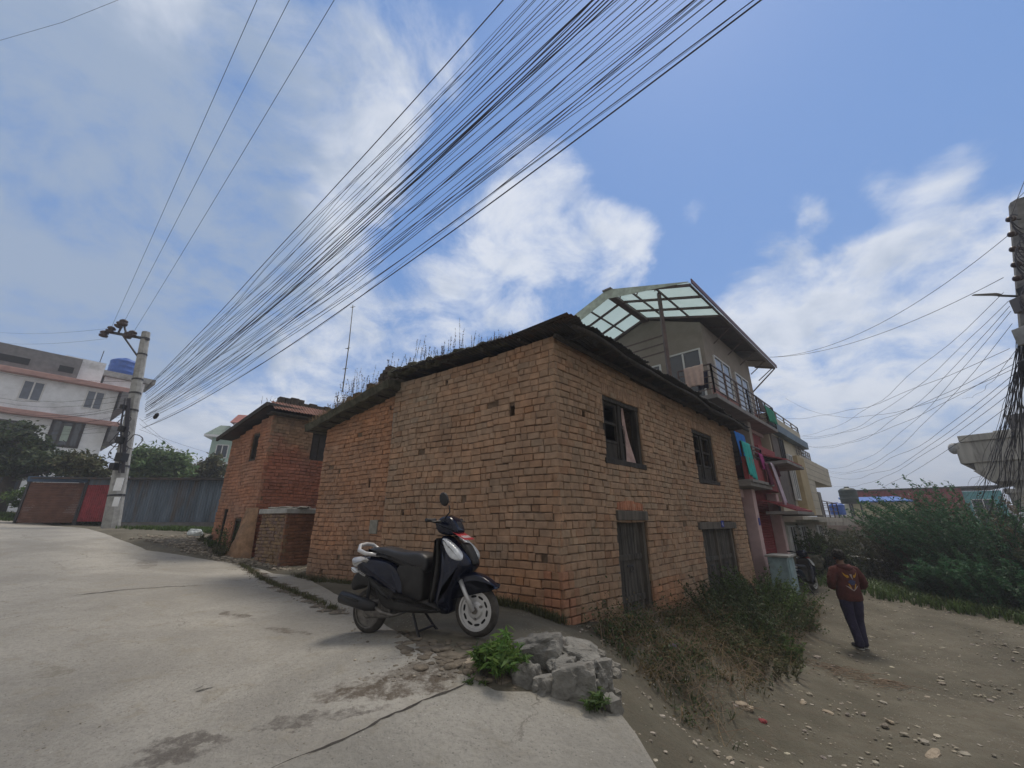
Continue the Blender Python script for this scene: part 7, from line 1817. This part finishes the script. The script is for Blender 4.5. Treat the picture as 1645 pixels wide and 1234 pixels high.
for i, (s, h, n, lab) in enumerate(((4.05, .40, 3, 'curling single stalks above the broken parapet of the low middle house'), (4.9, .42, 4, 'dark branching weed on the middle of the mossy roof'), (5.35, .50, 6, 'dark seed-headed weeds beside the thin roof mast'), (5.8, .35, 8, 'bushy dry weeds near the left end of the mossy roof'), (6.2, .30, 8, 'tangle of pale dry weeds at the left end of the mossy roof'))):
    x, y, z = WL(s, -.1, 2.88 - (s - 3.7) * .18); stem_bush('roof_weed', lab, 'weed', (x, y, z + .05), n + 5, h * 1.9, .16, (0, 0, 0), .028, L_stalk, M_stalk, per=26, start=.3, sr=.004, spread_out=.3, aspect=.6, curve=.2)
V = []
for _ in range(900): s = rd.uniform(3.9, 6.6); x, y, _z = WL(s, rd.uniform(-.3, .32), 0); V.append((x, y, 2.70 - (s - 3.7) * .17, rd.uniform(.4, 1.3)))
grass('moss_roof_grass', None, V, .13, M_straw, 3, .004, .7)
B_fr = Fr((-6.85, 11.3), dR, nR)
for i, (s, h, lab) in enumerate(((-.1, .34, 'thin pale weeds on the far left brick house roof corner'), (.8, .25, 'sparse dry weeds on top of the far left brick house parapet'))):
    x, y, z = B_fr(s, -.4, 3.28); stem_bush('roof_weed', lab, 'weed', (x, y, z), 9, h, .25, (0, 0, 0), .022, L_stalk, M_stalk, per=12, start=.4, sr=.004, spread_out=.3, aspect=.5)
# roof mast, meter box by the pink house, plank seat etc.
t = thing('roof_mast', 'thin leaning mast with cross pegs on the mossy roof of the low middle house', 'mast', P(550, 627, 9.0)); b = MB(); a = P(550, 630, 9.0); c = P(567, 490, 9.0); b.tube([a, a.lerp(c, .5) + Vector((.02, 0, 0)), c], [.014, .011, .008], 6)
b.build('pole', M_stone, t)
for f in (.25, .48, .97):
    q = a.lerp(c, f); b = MB(); b.tube([q - Vector((.06, 0, 0)), q + Vector((.06, 0, .02))], .007, 5); b.rock(q, (.025, .025, .02), 2, 1, sub=1); b.build('peg', M_stone, t)
x, y, _ = WR(8.75, .55, 0); z = gz(x, y); t = thing('meter_box', 'weathered pale blue-grey cabinet standing at the right end of the tan brick wall', 'cabinet', (x, y, z)); f = Fr((x, y), dR, nR)
b = MB(); b.fbox(f, -.35, .35, -.3, .15, z - .3, z + .95); b.build('body', mat('blue_grey_cabinet', (.22, .31, .34), .8, .25, 5, .2, 30, stain=(.20, .19, .17)), t, bev=.02); b = MB(); b.fbox(f, -.40, .40, -.34, .20, z + .95, z + 1.0); b.build('lid', M_conc, t, bev=.01)
b = MB(); b.fbox(f, -.28, .28, .153, .165, z + .05, z + .88); b.build('door', MATS['blue_grey_cabinet'], t, bev=.004)
x, y, _ = WR(15.5, 1.0, 0); p = P(1287, 905, 16.0); b = MB(); b.rock(p, (.95, .5, .42), 5, .8, sub=3); tag(b.build('rubble_heap', M_moss), 'dark covered heap in the garden before the beige house', 'heap')
x, y = -16.2, 16.9
t = thing('cardboard_pile', 'pile of cardboard sheets and boxes beside the brown shutter', 'cardboard', P(66, 832, 18.5)); q = P(66, 832, 18.5)
for i in range(4): b = MB(); b.bar(q + Vector((-.6 + i * .3, 0, -.1)), q + Vector((-.2 + i * .35, .1, .5 + .12 * i)), .55, .04, up=(0, 1, 0)); b.build('sheet', mat('cardboard', (.28, .22, .16), .9, .2, 5, .1, 20), t)

# thin valley haze: one closed box round the whole scene
b = MB(); b.box(-420, 420, -100, 620, -30, 30); m = bpy.data.materials.new('haze_air'); m.use_nodes = True; t = m.node_tree; t.nodes.remove(t.nodes['Principled BSDF'])
v = nd(t, 'ShaderNodeVolumePrincipled'); v.inputs['Color'].default_value = (.88, .92, 1, 1); v.inputs['Density'].default_value = .0026; v.inputs['Anisotropy'].default_value = .2
t.links.new(v.outputs[0], t.nodes['Material Output'].inputs['Volume']); o = b.build('haze', m); tag(o, kind='stuff')
